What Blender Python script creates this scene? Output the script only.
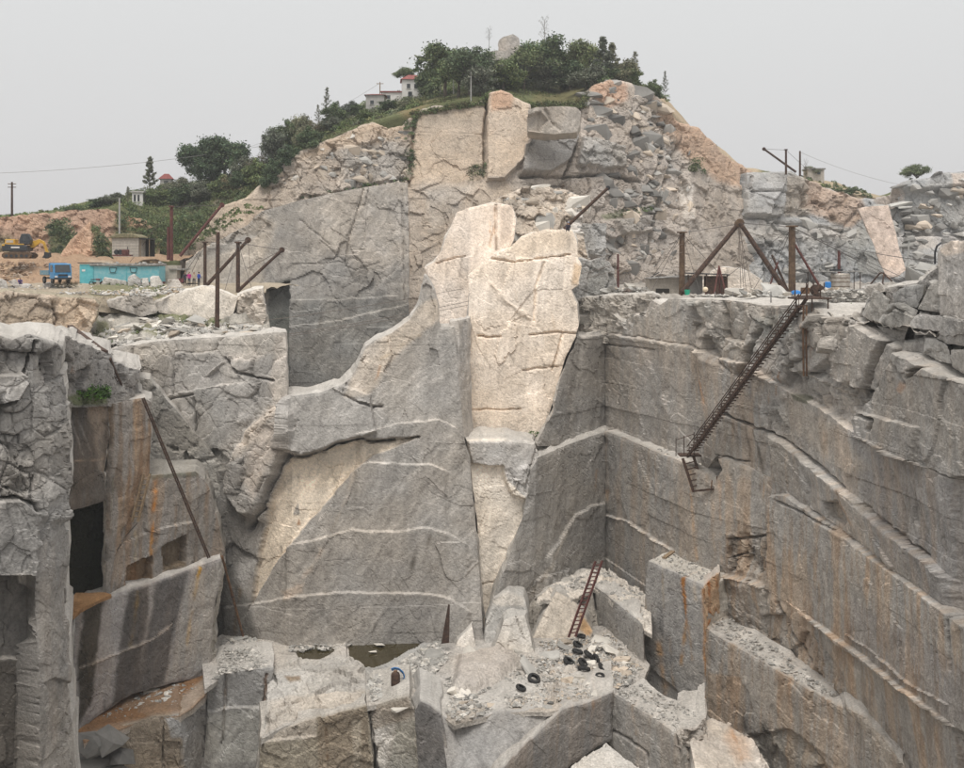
import bpy, bmesh, math, random
import numpy as np
from mathutils import Vector, Matrix
random.seed(7)
for o in list(bpy.data.objects): bpy.data.objects.remove(o)
SC = bpy.context.scene
COL = SC.collection
# ------------------------------------------------------------------ camera, sky, sun, exposure
F, CX, Y0 = 1034.0, 482.0, 262.0          # focal length and principal point of the photograph, in its pixels
cam_d = bpy.data.cameras.new('camera'); cam = bpy.data.objects.new('camera', cam_d); COL.objects.link(cam)
cam.location = (0, 0, 0); cam.rotation_euler = (math.radians(90), 0, 0)
cam_d.sensor_fit = 'HORIZONTAL'; cam_d.sensor_width = 36.0; cam_d.lens = 36.0 * F / 964.0
cam_d.shift_y = -(384.0 - Y0) / 964.0; cam_d.clip_start = 0.5; cam_d.clip_end = 6000
SC.camera = cam
SUN_EL, SUN_AZ = 66.0, 188.0              # degrees; azimuth clockwise from +Y (behind the camera, to its left)
W = bpy.data.worlds.new('World'); SC.world = W; W.use_nodes = True
nt = W.node_tree; nt.nodes.clear()
def wn(t, **k):
    n = nt.nodes.new(t)
    for a, b in k.items(): setattr(n, a, b)
    return n
sky = wn('ShaderNodeTexSky', sky_type='NISHITA', sun_disc=False)
sky.sun_elevation = math.radians(SUN_EL); sky.sun_rotation = math.radians(SUN_AZ); sky.dust_density = 4.0; sky.air_density = 1.0
hs = wn('ShaderNodeHueSaturation'); hs.inputs['Saturation'].default_value = 0.10; hs.inputs['Value'].default_value = 0.09
nt.links.new(sky.outputs[0], hs.inputs['Color'])
tc = wn('ShaderNodeTexCoord'); sp = wn('ShaderNodeSeparateXYZ'); nt.links.new(tc.outputs['Generated'], sp.inputs[0])
mr = wn('ShaderNodeMapRange'); mr.inputs['From Min'].default_value = -0.02; mr.inputs['From Max'].default_value = 1.0
nt.links.new(sp.outputs['Z'], mr.inputs['Value'])
cr = wn('ShaderNodeValToRGB'); nt.links.new(mr.outputs[0], cr.inputs[0])
cr.color_ramp.elements[0].color = (0.462, 0.452, 0.455, 1); cr.color_ramp.elements[1].color = (1.0, 0.985, 0.97, 1)
e = cr.color_ramp.elements.new(0.26); e.color = (0.545, 0.550, 0.550, 1)
mx = wn('ShaderNodeMixRGB'); mx.inputs[0].default_value = 0.88
nt.links.new(hs.outputs[0], mx.inputs[1]); nt.links.new(cr.outputs[0], mx.inputs[2])
bg = wn('ShaderNodeBackground'); bg.inputs['Strength'].default_value = 1.0
wo = wn('ShaderNodeOutputWorld'); nt.links.new(mx.outputs[0], bg.inputs['Color']); nt.links.new(bg.outputs[0], wo.inputs['Surface'])
sd = bpy.data.lights.new('sun', 'SUN'); sd.energy = 1.5; sd.angle = math.radians(22); sd.color = (1.0, 0.955, 0.885)
sun = bpy.data.objects.new('sun', sd); COL.objects.link(sun)
a_, e_ = math.radians(SUN_AZ), math.radians(SUN_EL)
sdir = Vector((math.sin(a_) * math.cos(e_), math.cos(a_) * math.cos(e_), math.sin(e_)))
sun.rotation_euler = sdir.to_track_quat('Z', 'Y').to_euler(); sun.location = sdir * 300
vs = SC.view_settings; vs.view_transform = 'Standard'; vs.look = 'None'; vs.exposure = 0.52; vs.gamma = 1.0; vs.use_curve_mapping = False
SC.render.engine = 'CYCLES'; SC.cycles.max_bounces = 6; SC.cycles.diffuse_bounces = 3; SC.cycles.volume_bounces = 0; SC.render.resolution_x = 1024; SC.render.resolution_y = 816

# ------------------------------------------------------------------ helpers
def P(px, py, D): return np.array(((px - CX) / F * D, D, (Y0 - py) / F * D))
def PV(px, py, D): return Vector(P(px, py, D))
def _h(ix, iy, iz, s=0):
    h = (ix.astype(np.int64) * 374761393 + iy.astype(np.int64) * 668265263 + iz.astype(np.int64) * 2147483647 + s * 1274126177) & 0xFFFFFFFF
    h = ((h ^ (h >> 13)) * 1274126177) & 0xFFFFFFFF
    h = ((h ^ (h >> 16)) * 2246822519) & 0xFFFFFFFF
    return ((h ^ (h >> 15)) & 0xFFFFFF) / float(0xFFFFFF)
def vnoise(p, s=0):
    i = np.floor(p).astype(np.int64); f = p - i; f = f * f * (3 - 2 * f); r = 0
    for dx in (0, 1):
        wx = f[:, 0] if dx else 1 - f[:, 0]
        for dy in (0, 1):
            wy = f[:, 1] if dy else 1 - f[:, 1]
            for dz in (0, 1):
                wz = f[:, 2] if dz else 1 - f[:, 2]
                r = r + wx * wy * wz * _h(i[:, 0] + dx, i[:, 1] + dy, i[:, 2] + dz, s)
    return r * 2 - 1
def fbm(p, oct=4, s=0):
    a, r, t = 1.0, 0, 0
    for k in range(oct):
        r = r + a * vnoise(p, s + k); t += a; p = p * 2.03 + 7.1; a *= 0.52
    return r / t
JR = np.array(Matrix.Rotation(0.30, 3, 'Y') @ Matrix.Rotation(0.42, 3, 'Z') @ Matrix.Rotation(0.16, 3, 'X'))   # lie of the joints
def facets(p, s=0, tilt=0.7, box=0.75):
    """broken-rock relief: nearest cell gives a tilted plane, distance to the cell border, tone of the piece"""
    i = np.floor(p).astype(np.int64); n = len(p)
    d1 = np.full(n, 9.0); d2 = np.full(n, 9.0); val = np.zeros(n); tone = np.zeros(n)
    for dx in (-1, 0, 1):
        for dy in (-1, 0, 1):
            for dz in (-1, 0, 1):
                cx, cy, cz = i[:, 0] + dx, i[:, 1] + dy, i[:, 2] + dz
                h0 = _h(cx, cy, cz, s); h1 = _h(cx, cy, cz, s + 1); h2 = _h(cx, cy, cz, s + 2)
                ex, ey, ez = p[:, 0] - cx - h0, p[:, 1] - cy - h1, p[:, 2] - cz - h2
                d = box * np.maximum(np.maximum(np.abs(ex), np.abs(ey)), np.abs(ez)) + (1 - box) * np.sqrt(ex * ex + ey * ey + ez * ez)
                t3 = (h0 * 7.31 + h1 * 3.17) % 1.0; t4 = (h1 * 9.77 + h2 * 5.3) % 1.0; t5 = (h2 * 8.13 + h0 * 4.9) % 1.0
                v = ((h0 * 11.3 + h2 * 6.1) % 1.0 - 0.5) + tilt * ((t3 - .5) * ex + (t4 - .5) * ey + (t5 - .5) * ez) * 2
                c = d < d1
                d2 = np.where(c, d1, np.minimum(d2, d)); val = np.where(c, v, val); tone = np.where(c, t4, tone); d1 = np.where(c, d, d1)
    return val, d2 - d1, tone
def relief(Pw, sc, amp, s=5, an=(1, 1, 1), warp=0.14):
    q = (Pw @ JR) / sc / np.array(an); w = warp * np.c_[vnoise(q * 1.9, 3), vnoise(q * 1.9, 4), vnoise(q * 1.9, 5)]
    v1, e1, t1 = facets(q + w, s, 1.0); v2, e2, t2 = facets(q * 2.7 + w, s + 9, 1.0)
    cr = np.clip(0.9 * np.exp(-(e1 / 0.035) ** 2) + 0.45 * np.exp(-(e2 / 0.05) ** 2), 0, 1)
    return amp * (v1 + 0.24 * v2) - 0.34 * float(np.clip(amp - .2, 0.02, .8)) * cr, cr, (t1 - .5) + .5 * (t2 - .5)
def stretch(Pw, ang, across, along, s, oct=3):
    """noise drawn out along a direction in the face (ang from the vertical, in the picture plane)"""
    c, n = math.cos(ang), math.sin(ang)
    u = Pw[:, 0] * c - Pw[:, 2] * n; v = Pw[:, 0] * n + Pw[:, 2] * c
    return fbm(np.c_[u / across, Pw[:, 1] * 0.8 / across, v / along], oct, s)
def grain(Pw, disp, cl, st, streak, diag, amp, warm=1.0, bed=0.0):
    """tool marks, weathering, hair cracks, beds and run-off of a rock face"""
    big = fbm(Pw / 7.0, 4, 71); vs_ = stretch(Pw, 0.10, 0.75, 14.0, 73, 4); v2 = stretch(Pw, 0.08, 0.30, 8.0, 77, 3)
    d1 = stretch(Pw, 0.62, 0.34, 4.0, 81, 3); d2 = stretch(Pw, 0.95, 0.8, 6.0, 85, 3); f1 = fbm(Pw / 1.1, 3, 91); f2 = fbm(Pw / 0.33, 2, 95)
    f = (1 + .15 * big) * (1 + .11 * f1) * (1 + .09 * f2) * (1 + .17 * streak * vs_ + .17 * streak * v2) * (1 + .25 * diag * d1 + .10 * diag * d2)
    ln = np.exp(-(d2 / 0.028) ** 2) * np.clip(big * 2.2 + .25, 0, 1) * diag            # thin pale scratches
    n3 = stretch(Pw, -0.5, 1.8, 8.0, 101, 3); n4 = stretch(Pw, 1.35, 1.5, 7.0, 111, 3); n5 = stretch(Pw, 0.15, 2.2, 9.0, 115, 2)
    dk = np.clip(np.exp(-(n3 / 0.014) ** 2) * np.clip(.35 - big * 2, 0, 1) + np.exp(-(n4 / 0.012) ** 2) * np.clip(.3 + fbm(Pw / 5.0, 2, 117) * 2, 0, 1) + .8 * np.exp(-(n5 / 0.012) ** 2) * np.clip(.1 - fbm(Pw / 6.0, 2, 119) * 2, 0, 1), 0, 1)
    pt, pe, ptn = facets((Pw @ JR) / 5.2 + .1 * f1[:, None], 33, 1.0); pt2, pe2, ptn2 = facets((Pw @ JR) / 1.9 + .12 * f1[:, None], 37, 1.0)
    pm = np.clip(.25 + 1.8 * fbm(Pw / 8.0, 2, 121), 0, 1)                                # broken-off patches
    f = f * (1 + .34 * ln) * (1 - .30 * dk) * (1 + pm * (.22 * (ptn - .5) + .14 * (ptn2 - .5)))
    disp += amp * pm * (.10 * pt + .05 * pt2)
    if bed:
        h = Pw[:, 2] + .035 * Pw[:, 1] + .45 * fbm(Pw / 10.0, 2, 123); sp_ = 2.3; k = np.floor(h / sp_); fr = h / sp_ - k; hk = _h(k, k * 0, k * 0, 7)
        shift = .3 * (hk - .5); k2 = np.where(fr + shift > 1, k + 1, np.where(fr + shift < 0, k - 1, k)); hv_ = _h(k2, k2 * 0, k2 * 0, 9) - .5
        e = np.minimum(np.abs(fr + shift - 1), np.abs(fr + shift)) * sp_; vis = np.clip(.35 + 1.6 * fbm(Pw / 6.0, 2, 125), 0, 1)
        disp += bed * .30 * hv_ * vis; f = f * (1 - .26 * bed * vis * np.exp(-(e / .07) ** 2)) * (1 + .10 * bed * hv_)
    cl *= f[:, None]
    w = np.clip(.5 + 1.6 * fbm(Pw / 4.0, 3, 105), 0, 1)[:, None] * warm; cl *= 1 + w * (np.array((1.025, .99, .945)) - 1)
    s1 = (st * np.clip((vs_ + .02) / .16, 0, 1) * .95)[:, None]; s2 = (st * np.clip((v2 - .05) / .14, 0, 1) * .8)[:, None]
    cl *= 1 + s1 * (np.array((1.06, .82, .60)) - 1); cl *= 1 + s2 * (np.array((.64, .51, .40)) - 1)
    s3 = (st * np.clip((-v2 - .10) / .14, 0, 1) * .6)[:, None]; cl *= 1 + s3 * (np.array((1.12, 1.15, 1.19)) - 1)
    disp += amp * (.040 * f1 + .016 * f2 + .028 * diag * d1 + .035 * diag * d2 + .012 * streak * v2 - .04 * dk)
def seg_dist(pts, poly, closed=True):
    q = np.asarray(poly, float); n = len(q); best = np.full(len(pts), 1e9); near = np.zeros((len(pts), 2))
    for k in range(n if closed else n - 1):
        a, b = q[k], q[(k + 1) % n]; ab = b - a; L = ab @ ab + 1e-9
        t = np.clip(((pts - a) @ ab) / L, 0, 1); c = a + t[:, None] * ab
        d = np.hypot(*(pts - c).T); m = d < best
        best = np.where(m, d, best); near[m] = c[m]
    return best, near
def inside(pts, poly):
    q = np.asarray(poly, float); x, y = pts[:, 0], pts[:, 1]; r = np.zeros(len(pts), bool); n = len(q)
    for k in range(n):
        (x1, y1), (x2, y2) = q[k], q[(k + 1) % n]
        if y1 == y2: continue
        r ^= ((y1 > y) != (y2 > y)) & (x < (x2 - x1) * (y - y1) / (y2 - y1) + x1)
    return r
def sstep(x): x = np.clip(x, 0, 1); return x * x * (3 - 2 * x)
def pnoise(uv, sc, s): return vnoise(np.c_[uv / sc, np.full(len(uv), 0.37 + s)], s)
# depth laws of a face: wall through plan nodes, level ground, free plane
def V(*nodes, lean=0.0, pv=Y0):
    nd = sorted(nodes); xs = [a for a, b in nd]; iv = [1.0 / b for a, b in nd]
    def g(u, v):
        w = np.interp(u, xs, iv)
        if len(xs) > 1:
            w = np.where(u < xs[0], iv[0] + (u - xs[0]) * (iv[1] - iv[0]) / (xs[1] - xs[0]), w)
            w = np.where(u > xs[-1], iv[-1] + (u - xs[-1]) * (iv[-1] - iv[-2]) / (xs[-1] - xs[-2]), w)
        return (1.0 - lean * (pv - v) / F) * w
    return g
def H(z): return lambda u, v: (v - Y0) / (-z * F) + 0 * u
def A3(*p):
    M = np.array([(1, a, b) for a, b, c in p], float); k = np.linalg.lstsq(M, np.array([1.0 / c for a, b, c in p]), rcond=None)[0]
    return lambda u, v: k[0] + k[1] * u + k[2] * v

# ------------------------------------------------------------------ materials
MATS = {}
def mat_rock(name, bump=1.0, fine=1.0, rough=0.92):
    m = bpy.data.materials.new(name); m.use_nodes = True; t = m.node_tree; N = t.nodes; L = t.links.new; b = N['Principled BSDF']
    geo = N.new('ShaderNodeNewGeometry'); col = N.new('ShaderNodeAttribute'); col.attribute_name = 'Col'
    n1 = N.new('ShaderNodeTexNoise'); n1.inputs['Scale'].default_value = 5.0; n1.inputs['Detail'].default_value = 3; n1.inputs['Roughness'].default_value = 0.7
    L(geo.outputs['Position'], n1.inputs['Vector'])
    mp = N.new('ShaderNodeMapRange'); mp.inputs[1].default_value = .25; mp.inputs[2].default_value = .75; mp.inputs[3].default_value = 1 - .28 * fine; mp.inputs[4].default_value = 1 + .28 * fine
    L(n1.outputs['Fac'], mp.inputs[0])
    vm = N.new('ShaderNodeVectorMath'); vm.operation = 'SCALE'; L(col.outputs['Color'], vm.inputs[0]); L(mp.outputs[0], vm.inputs['Scale']); L(vm.outputs[0], b.inputs['Base Color'])
    b.inputs['Roughness'].default_value = rough; b.inputs['Specular IOR Level'].default_value = 0.15
    bp = N.new('ShaderNodeBump'); bp.inputs['Strength'].default_value = 0.7; bp.inputs['Distance'].default_value = 0.14 * bump
    L(n1.outputs['Fac'], bp.inputs['Height']); L(bp.outputs[0], b.inputs['Normal'])
    MATS[name] = m; return m
mat_rock('granite'); mat_rock('granite_rough', bump=1.6, fine=1.3); mat_rock('soil', bump=1.5, fine=1.3, rough=1.0); mat_rock('granite_block')
def mat(name, col, rough=0.6, metal=0.0, var=0.25, sc=3.0, bump=0.0, col2=None, spec=0.4, lo=0.45, hi=0.6):
    if name in MATS: return MATS[name]
    m = bpy.data.materials.new(name); m.use_nodes = True; t = m.node_tree; b = t.nodes['Principled BSDF']
    tcn = t.nodes.new('ShaderNodeTexCoord'); n = t.nodes.new('ShaderNodeTexNoise'); n.inputs['Scale'].default_value = sc; n.inputs['Detail'].default_value = 6
    n.inputs['Roughness'].default_value = 0.65
    t.links.new(tcn.outputs['Object'], n.inputs['Vector'])
    r = t.nodes.new('ShaderNodeValToRGB'); r.color_ramp.elements[0].position = lo if col2 else 0.3; r.color_ramp.elements[1].position = hi if col2 else 0.7
    c1 = tuple(x * (1 - var) for x in col) if not col2 else col; c2 = tuple(min(1, x * (1 + var)) for x in col) if not col2 else col2
    r.color_ramp.elements[0].color = (*c1, 1); r.color_ramp.elements[1].color = (*c2, 1)
    t.links.new(n.outputs['Fac'], r.inputs[0]); t.links.new(r.outputs[0], b.inputs['Base Color'])
    b.inputs['Roughness'].default_value = rough; b.inputs['Metallic'].default_value = metal; b.inputs['Specular IOR Level'].default_value = spec
    if bump:
        bp = t.nodes.new('ShaderNodeBump'); bp.inputs['Strength'].default_value = 0.6; bp.inputs['Distance'].default_value = bump
        t.links.new(n.outputs['Fac'], bp.inputs['Height']); t.links.new(bp.outputs[0], b.inputs['Normal'])
    MATS[name] = m; return m

# ------------------------------------------------------------------ rock faces
GREY = (0.345, 0.328, 0.303); LGREY = (0.43, 0.412, 0.385); DGREY = (0.25, 0.24, 0.225); PALE = (0.60, 0.565, 0.515)
CREAM = (0.74, 0.64, 0.52); BEIGE = (0.52, 0.42, 0.325); TAN = (0.47, 0.37, 0.27); EARTH = (0.36, 0.205, 0.115); PINK = (0.50, 0.36, 0.265)
DARK = (0.135, 0.125, 0.112); RUST = (0.40, 0.20, 0.085); WET = (0.10, 0.088, 0.072); MOSS = (0.055, 0.065, 0.03); BLACK = (0.035, 0.032, 0.024)
GREEN = (0.095, 0.125, 0.05); BLUEG = (0.36, 0.365, 0.365)
NV = [0]
def mesh_np(name, verts, faces, mat_name, col=None, stain=None, smooth=True, parent=None):
    me = bpy.data.meshes.new(name); me.vertices.add(len(verts)); me.vertices.foreach_set('co', np.asarray(verts, np.float32).ravel())
    k = faces.shape[1]; n = len(faces); me.loops.add(n * k); me.loops.foreach_set('vertex_index', faces.astype(np.int32).ravel())
    me.polygons.add(n); me.polygons.foreach_set('loop_start', np.arange(0, n * k, k, dtype=np.int32))
    me.polygons.foreach_set('use_smooth', np.full(n, smooth)); me.update(calc_edges=True)
    if col is not None:
        a = me.color_attributes.new('Col', 'FLOAT_COLOR', 'POINT'); a.data.foreach_set('color', np.c_[col, np.ones(len(col))].astype(np.float32).ravel())
    if stain is not None:
        a = me.attributes.new('stain', 'FLOAT', 'POINT'); a.data.foreach_set('value', stain.astype(np.float32))
    me.materials.append(MATS[mat_name]); o = bpy.data.objects.new(name, me); COL.objects.link(o)
    if parent: o.parent = parent
    NV[0] += n
    return o
def apply_feats(feats, uv, Pw, disp, col, stain):
    """features of a face, in the photograph's coordinates: offsets, joints, steps, stains, colours"""
    wu = np.c_[uv[:, 0] + 1.0 * pnoise(uv, 8.0, 11) + .55 * pnoise(uv, 3.0, 12), uv[:, 1] + 1.0 * pnoise(uv, 8.0, 13) + .55 * pnoise(uv, 3.0, 14)]
    for ft in feats:
        k = ft[0]
        q = np.array(ft[1], float); pad = 14
        bb = (wu[:, 0] > q[:, 0].min() - pad) & (wu[:, 0] < q[:, 0].max() + pad) & (wu[:, 1] > q[:, 1].min() - (pad if k != 'step' else 9e3)) & (wu[:, 1] < q[:, 1].max() + (pad if k != 'step' else 9e3))
        ix = np.nonzero(bb)[0]
        if not len(ix): continue
        w = wu[ix]
        if k in ('tint', 'off', 'stain', 'rough'):
            fe = ft[-1]
            d, _ = seg_dist(w, q); sg = np.where(inside(w, q), d, -d); m = sstep(sg / max(fe * (.5 if k == 'off' and fe < 4.5 else 1), 0.01) + 0.5)
            if k == 'off': disp[ix] += m * ft[2]
            elif k == 'tint': col[ix] += (m * ft[3])[:, None] * (np.array(ft[2]) - col[ix])
            elif k == 'stain': stain[ix] = np.maximum(stain[ix], m * ft[2])
            elif k == 'rough':
                dd, cr, tn = relief(Pw[ix], ft[2] * 1.15, ft[3] * .62); disp[ix] += m * dd
                ck = float(np.clip((ft[3] - .35) / .8, 0.08, 1)); col[ix] *= (1 - m * (.26 * ck * cr) + m * (.08 + .16 * ck) * tn)[:, None]
        elif k == 'line':      # pts, width px, colour, alpha, groove m
            wd = ft[2]; d, _ = seg_dist(w, q, False); m = np.exp(-(d / (wd * (.85 + .6 * pnoise(w, 6.0, 23)))) ** 2)
            br = np.clip(0.62 + 0.9 * pnoise(w, 11.0, 21) + .35 * pnoise(w, 3.0, 22), 0, 1.1)
            if ft[3] is PALE: br = br * .95 * np.clip(.75 + 1.3 * pnoise(w, 17.0, 24), .1, 1.3); m = m ** 1.5
            if ft[3] is not None: col[ix] += (np.clip(m * ft[4] * br, 0, 1))[:, None] * (np.array(ft[3]) - col[ix])
            if len(ft) > 5: disp[ix] -= m * ft[5]
        elif k == 'step':      # pts (left to right), height m : the rock below the line stands proud
            yl = np.interp(w[:, 0], q[:, 0], q[:, 1]); en = ft[3] if len(ft) > 3 else 10.0
            m = sstep((w[:, 0] - q[0, 0]) / en + .2) * sstep((q[-1, 0] - w[:, 0]) / en + .2)
            dy = w[:, 1] - yl; fall = ft[4] if len(ft) > 4 else 70.0
            disp[ix] += 0.7 * ft[2] * m * sstep(dy / 1.0 + 0.5) * np.exp(-np.clip(dy, 0, None) / fall)
            pm = m * np.exp(-((dy - 0.3) / 0.9) ** 2) * (0.55 + 0.6 * pnoise(w, 14.0, 31))
            col[ix] += np.clip(pm * min(.8, abs(ft[2]) * 1.4), 0, .7)[:, None] * (np.array(PALE) - col[ix])
def kind(o, k='structure'):
    o['kind'] = k; return o
def face(name, poly, dep, col=GREY, feats=(), fb=0.35, fbs=5.0, fac=0.10, facs=4.0, fac_an=(1, 1, 1), mat_name='granite', res=1.3, skirt=(0.3, .7, 1.3, 2.0, 2.9, 4.2, 6.5), top=(.50,.472,.435), jag=0.45, bev=0.07, diag=None, amp=None, bed=0.0, parent=None, stain=0.0, var=0.10, sdir=None, smooth=True, grow=0.0):
    poly = [tuple(map(float, p)) for p in poly]
    pl = []; n = len(poly)
    for k in range(n):
        a, b = np.array(poly[k]), np.array(poly[(k + 1) % n]); m = max(1, int(np.hypot(*(b - a)) / 3.5))
        for j in range(m): pl.append(a + (b - a) * j / m)
    pl = np.array(pl)
    if jag: pl = pl + jag * np.c_[pnoise(pl, 5.0, 41) + .6 * pnoise(pl, 2.2, 42), pnoise(pl, 5.0, 43) + .6 * pnoise(pl, 2.2, 44)]
    x0, y0 = pl.min(0) - res; x1, y1 = pl.max(0) + res
    nx, ny = int((x1 - x0) / res) + 2, int((y1 - y0) / res) + 2
    gx = x0 + np.arange(nx) * res; gy = y0 + np.arange(ny) * res
    U, Vv = np.meshgrid(gx, gy); cen = np.c_[(U[:-1, :-1] + res / 2).ravel(), (Vv[:-1, :-1] + res / 2).ravel()]
    keep = inside(cen, pl).reshape(ny - 1, nx - 1)
    idx = np.arange(nx * ny).reshape(ny, nx)
    q = np.stack([idx[:-1, :-1], idx[1:, :-1], idx[1:, 1:], idx[:-1, 1:]], -1)[keep]
    used = np.unique(q); rm = -np.ones(nx * ny, int); rm[used] = np.arange(len(used)); q = rm[q]
    uv = np.c_[U.ravel(), Vv.ravel()][used].astype(float)
    # border edges
    ed = np.concatenate([q[:, [0, 1]], q[:, [1, 2]], q[:, [2, 3]], q[:, [3, 0]]]); key = np.sort(ed, 1); kk = key[:, 0] * len(used) + key[:, 1]
    _, inv, cnt = np.unique(kk, return_inverse=True, return_counts=True); rime = ed[cnt[inv] == 1]
    bv = np.unique(rime); d, near = seg_dist(uv[bv], pl); near_ok = d < 2.2 * res; uv[bv[near_ok]] = near[near_ok]
    D = 1.0 / dep(uv[:, 0], uv[:, 1])
    Pw = np.c_[(uv[:, 0] - CX) / F * D, D, (Y0 - uv[:, 1]) / F * D]
    e = 0.5; Da = 1.0 / dep(uv[:, 0] + e, uv[:, 1]); Db = 1.0 / dep(uv[:, 0], uv[:, 1] + e)
    Pa = np.c_[(uv[:, 0] + e - CX) / F * Da, Da, (Y0 - uv[:, 1]) / F * Da]; Pb = np.c_[(uv[:, 0] - CX) / F * Db, Db, (Y0 - uv[:, 1] - e) / F * Db]
    nr = np.cross(Pa - Pw, Pb - Pw); nr /= np.linalg.norm(nr, axis=1)[:, None] + 1e-12
    nr *= np.where((nr * Pw).sum(1) > 0, -1, 1)[:, None]
    N_ = len(uv); disp = np.zeros(N_); cl = np.tile(np.array(col, float), (N_, 1)); tint = np.array((1.065, 1.055, 1.065)) if mat_name != 'soil' else np.ones(3); st = np.full(N_, float(stain))
    disp += 0.32 * fb * fbm(Pw / fbs, 3, 1)
    if fac:
        dd, cr, tn = relief(Pw, facs, fac, 15, fac_an); disp += dd; kf = min(1.0, fac / .4); cl *= (1 - kf * .26 * cr + (.05 + .18 * kf) * tn)[:, None]
    apply_feats(feats, uv, Pw, disp, cl, st)
    rg = mat_name != 'granite'; smooth = False; grain(Pw, disp, cl, st, .5 if rg else 1.0, diag if diag is not None else (.35 if rg else 1.0), amp if amp is not None else (1.5 if rg else 1.0), bed=bed)
    cl *= tint
    if bev:
        d, _ = seg_dist(uv, poly); disp -= bev * np.exp(-(d / 1.5) ** 2) * (0.6 + 0.8 * np.abs(pnoise(uv, 9.0, 51)))
    X = Pw + nr * disp[:, None]
    # body: push the rim back into the rock
    V_, C_, S_, Q_ = [X], [cl], [st], [q]; bi = -np.ones(N_, int); bi[bv] = np.arange(len(bv)); last = bv; base = N_
    if sdir is None: dv = np.c_[Pw[bv, 0] / Pw[bv, 1], np.ones(len(bv)), np.zeros(len(bv))]; dv /= np.linalg.norm(dv, axis=1)[:, None]
    elif sdir == 'n': dv = -nr[bv]
    else: dv = np.tile(np.array(sdir, float) / np.linalg.norm(sdir), (len(bv), 1))
    for dd in skirt:
        ring = X[bv] + dv * dd; ring = ring + (0.25 * min(1, dd)) * np.c_[vnoise(ring / 1.3, 61), vnoise(ring / 1.3, 62), vnoise(ring / 1.3, 63)]
        V_.append(ring); mixc = 0.8 if dd > 0.3 else .5
        C_.append(cl[bv] * (1 - mixc) + mixc * np.array(top) * (1 + 0.22 * vnoise(ring / 0.9, 64) + .15 * vnoise(ring / .35, 65))[:, None]); S_.append(st[bv] * 0)
        ids = base + np.arange(len(bv)); lm = np.zeros(N_, int) if last is bv else None
        if last is bv: qa, qb = rime[:, 0], rime[:, 1]
        else: qa, qb = last[bi[rime[:, 0]]], last[bi[rime[:, 1]]]
        Q_.append(np.stack([qb, qa, ids[bi[rime[:, 0]]], ids[bi[rime[:, 1]]]], -1)); last = ids; base += len(bv)
    return mesh_np(name, np.concatenate(V_), np.concatenate(Q_), mat_name, np.concatenate(C_), np.concatenate(S_), smooth, parent)
def sheet(name, rows, col, feats=(), res=2.5, fb=0.6, fbs=8.0, fac=0.0, facs=4.0, mat_name='soil', up=True, var=0.12, dens=None):
    """ground sheet through rows of control points (px, py, D)"""
    R = np.array([[P(*c) for c in r] for r in rows]); nr_, nc = R.shape[:2]
    pr = lambda X: np.c_[X[..., 0].ravel() / X[..., 1].ravel() * F + CX, Y0 - X[..., 2].ravel() / X[..., 1].ravel() * F]
    pp = pr(R).reshape(nr_, nc, 2); us, vs_ = [0.0], [0.0]
    for j in range(nc - 1):
        n = max(1, int(np.hypot(*(pp[:, j + 1] - pp[:, j]).reshape(-1, 2).T).max() / res)); n = min(n, 400); us += [j + (k + 1) / n for k in range(n)]
    for i in range(nr_ - 1):
        n = max(dens or 4, int(np.hypot(*(pp[i + 1] - pp[i]).reshape(-1, 2).T).max() / res)); n = min(n, 400); vs_ += [i + (k + 1) / n for k in range(n)]
    us, vs_ = np.array(us), np.array(vs_); j = np.minimum(us.astype(int), nc - 2); i = np.minimum(vs_.astype(int), nr_ - 2); a = (us - j)[None, :, None]; b = (vs_ - i)[:, None, None]
    J, I = np.meshgrid(j, i)
    X = (R[I, J] * (1 - a) + R[I, J + 1] * a) * (1 - b) + (R[I + 1, J] * (1 - a) + R[I + 1, J + 1] * a) * b
    du = np.gradient(X, axis=1); dv = np.gradient(X, axis=0); nn = np.cross(du, dv).reshape(-1, 3); nn /= np.linalg.norm(nn, axis=1)[:, None] + 1e-12
    nn *= np.where(nn[:, 2] < 0, -1, 1)[:, None] if up else np.where((nn * X.reshape(-1, 3)).sum(1) > 0, -1, 1)[:, None]
    Pw = X.reshape(-1, 3); uv = pr(X); N_ = len(Pw); disp = fb * fbm(Pw / fbs, 4, 1); cl = np.tile(np.array(col, float), (N_, 1)); st = np.zeros(N_)
    if fac:
        dd, cr, tn = relief(Pw, facs, fac, 15); disp += dd; cl *= (1 - .4 * cr + .2 * tn)[:, None]
    apply_feats(feats, uv, Pw, disp, cl, st); grain(Pw, disp, cl, st, .1, .1, 2.0, .3)
    Xo = Pw + nn * disp[:, None]; ny, nx = len(vs_), len(us); idx = np.arange(nx * ny).reshape(ny, nx)
    q = np.stack([idx[:-1, :-1], idx[1:, :-1], idx[1:, 1:], idx[:-1, 1:]], -1).reshape(-1, 4)
    return mesh_np(name, Xo, q, mat_name, cl, st)
# ================================================================== the hill and the far cliffs
ridge = [(-220,228,215),(-60,221,212),(0,216,210),(60,210,208),(120,196,206),(160,190,206),(200,180,208),(240,172,210),(265,166,212),(300,139,218),(340,114,224),(380,98,228),(420,90,232),(470,72,240),(510,56,244),(560,57,244),(600,70,238),(640,84,228),(665,96,216),(690,124,212),(720,149,208),(745,169,206),(800,176,214),(850,187,222),(880,194,226),(920,182,230),(964,174,232),(1060,165,232),(1250,160,235)]
low = [(-220,236,190),(-60,228,188),(0,220,186),(60,214,186),(120,207,184),(160,262,176),(200,262,172),(240,205,172),(265,184,172),(300,152,174),(340,132,176),(380,122,177),(420,110,178),(470,98,180),(510,98,182),(560,108,184),(600,84,190),(640,90,196),(665,102,202),(690,132,204),(720,158,205),(745,182,205),(800,184,210),(850,195,214),(880,202,218),(920,192,220),(964,186,222),(1060,178,225),(1250,170,230)]
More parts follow.
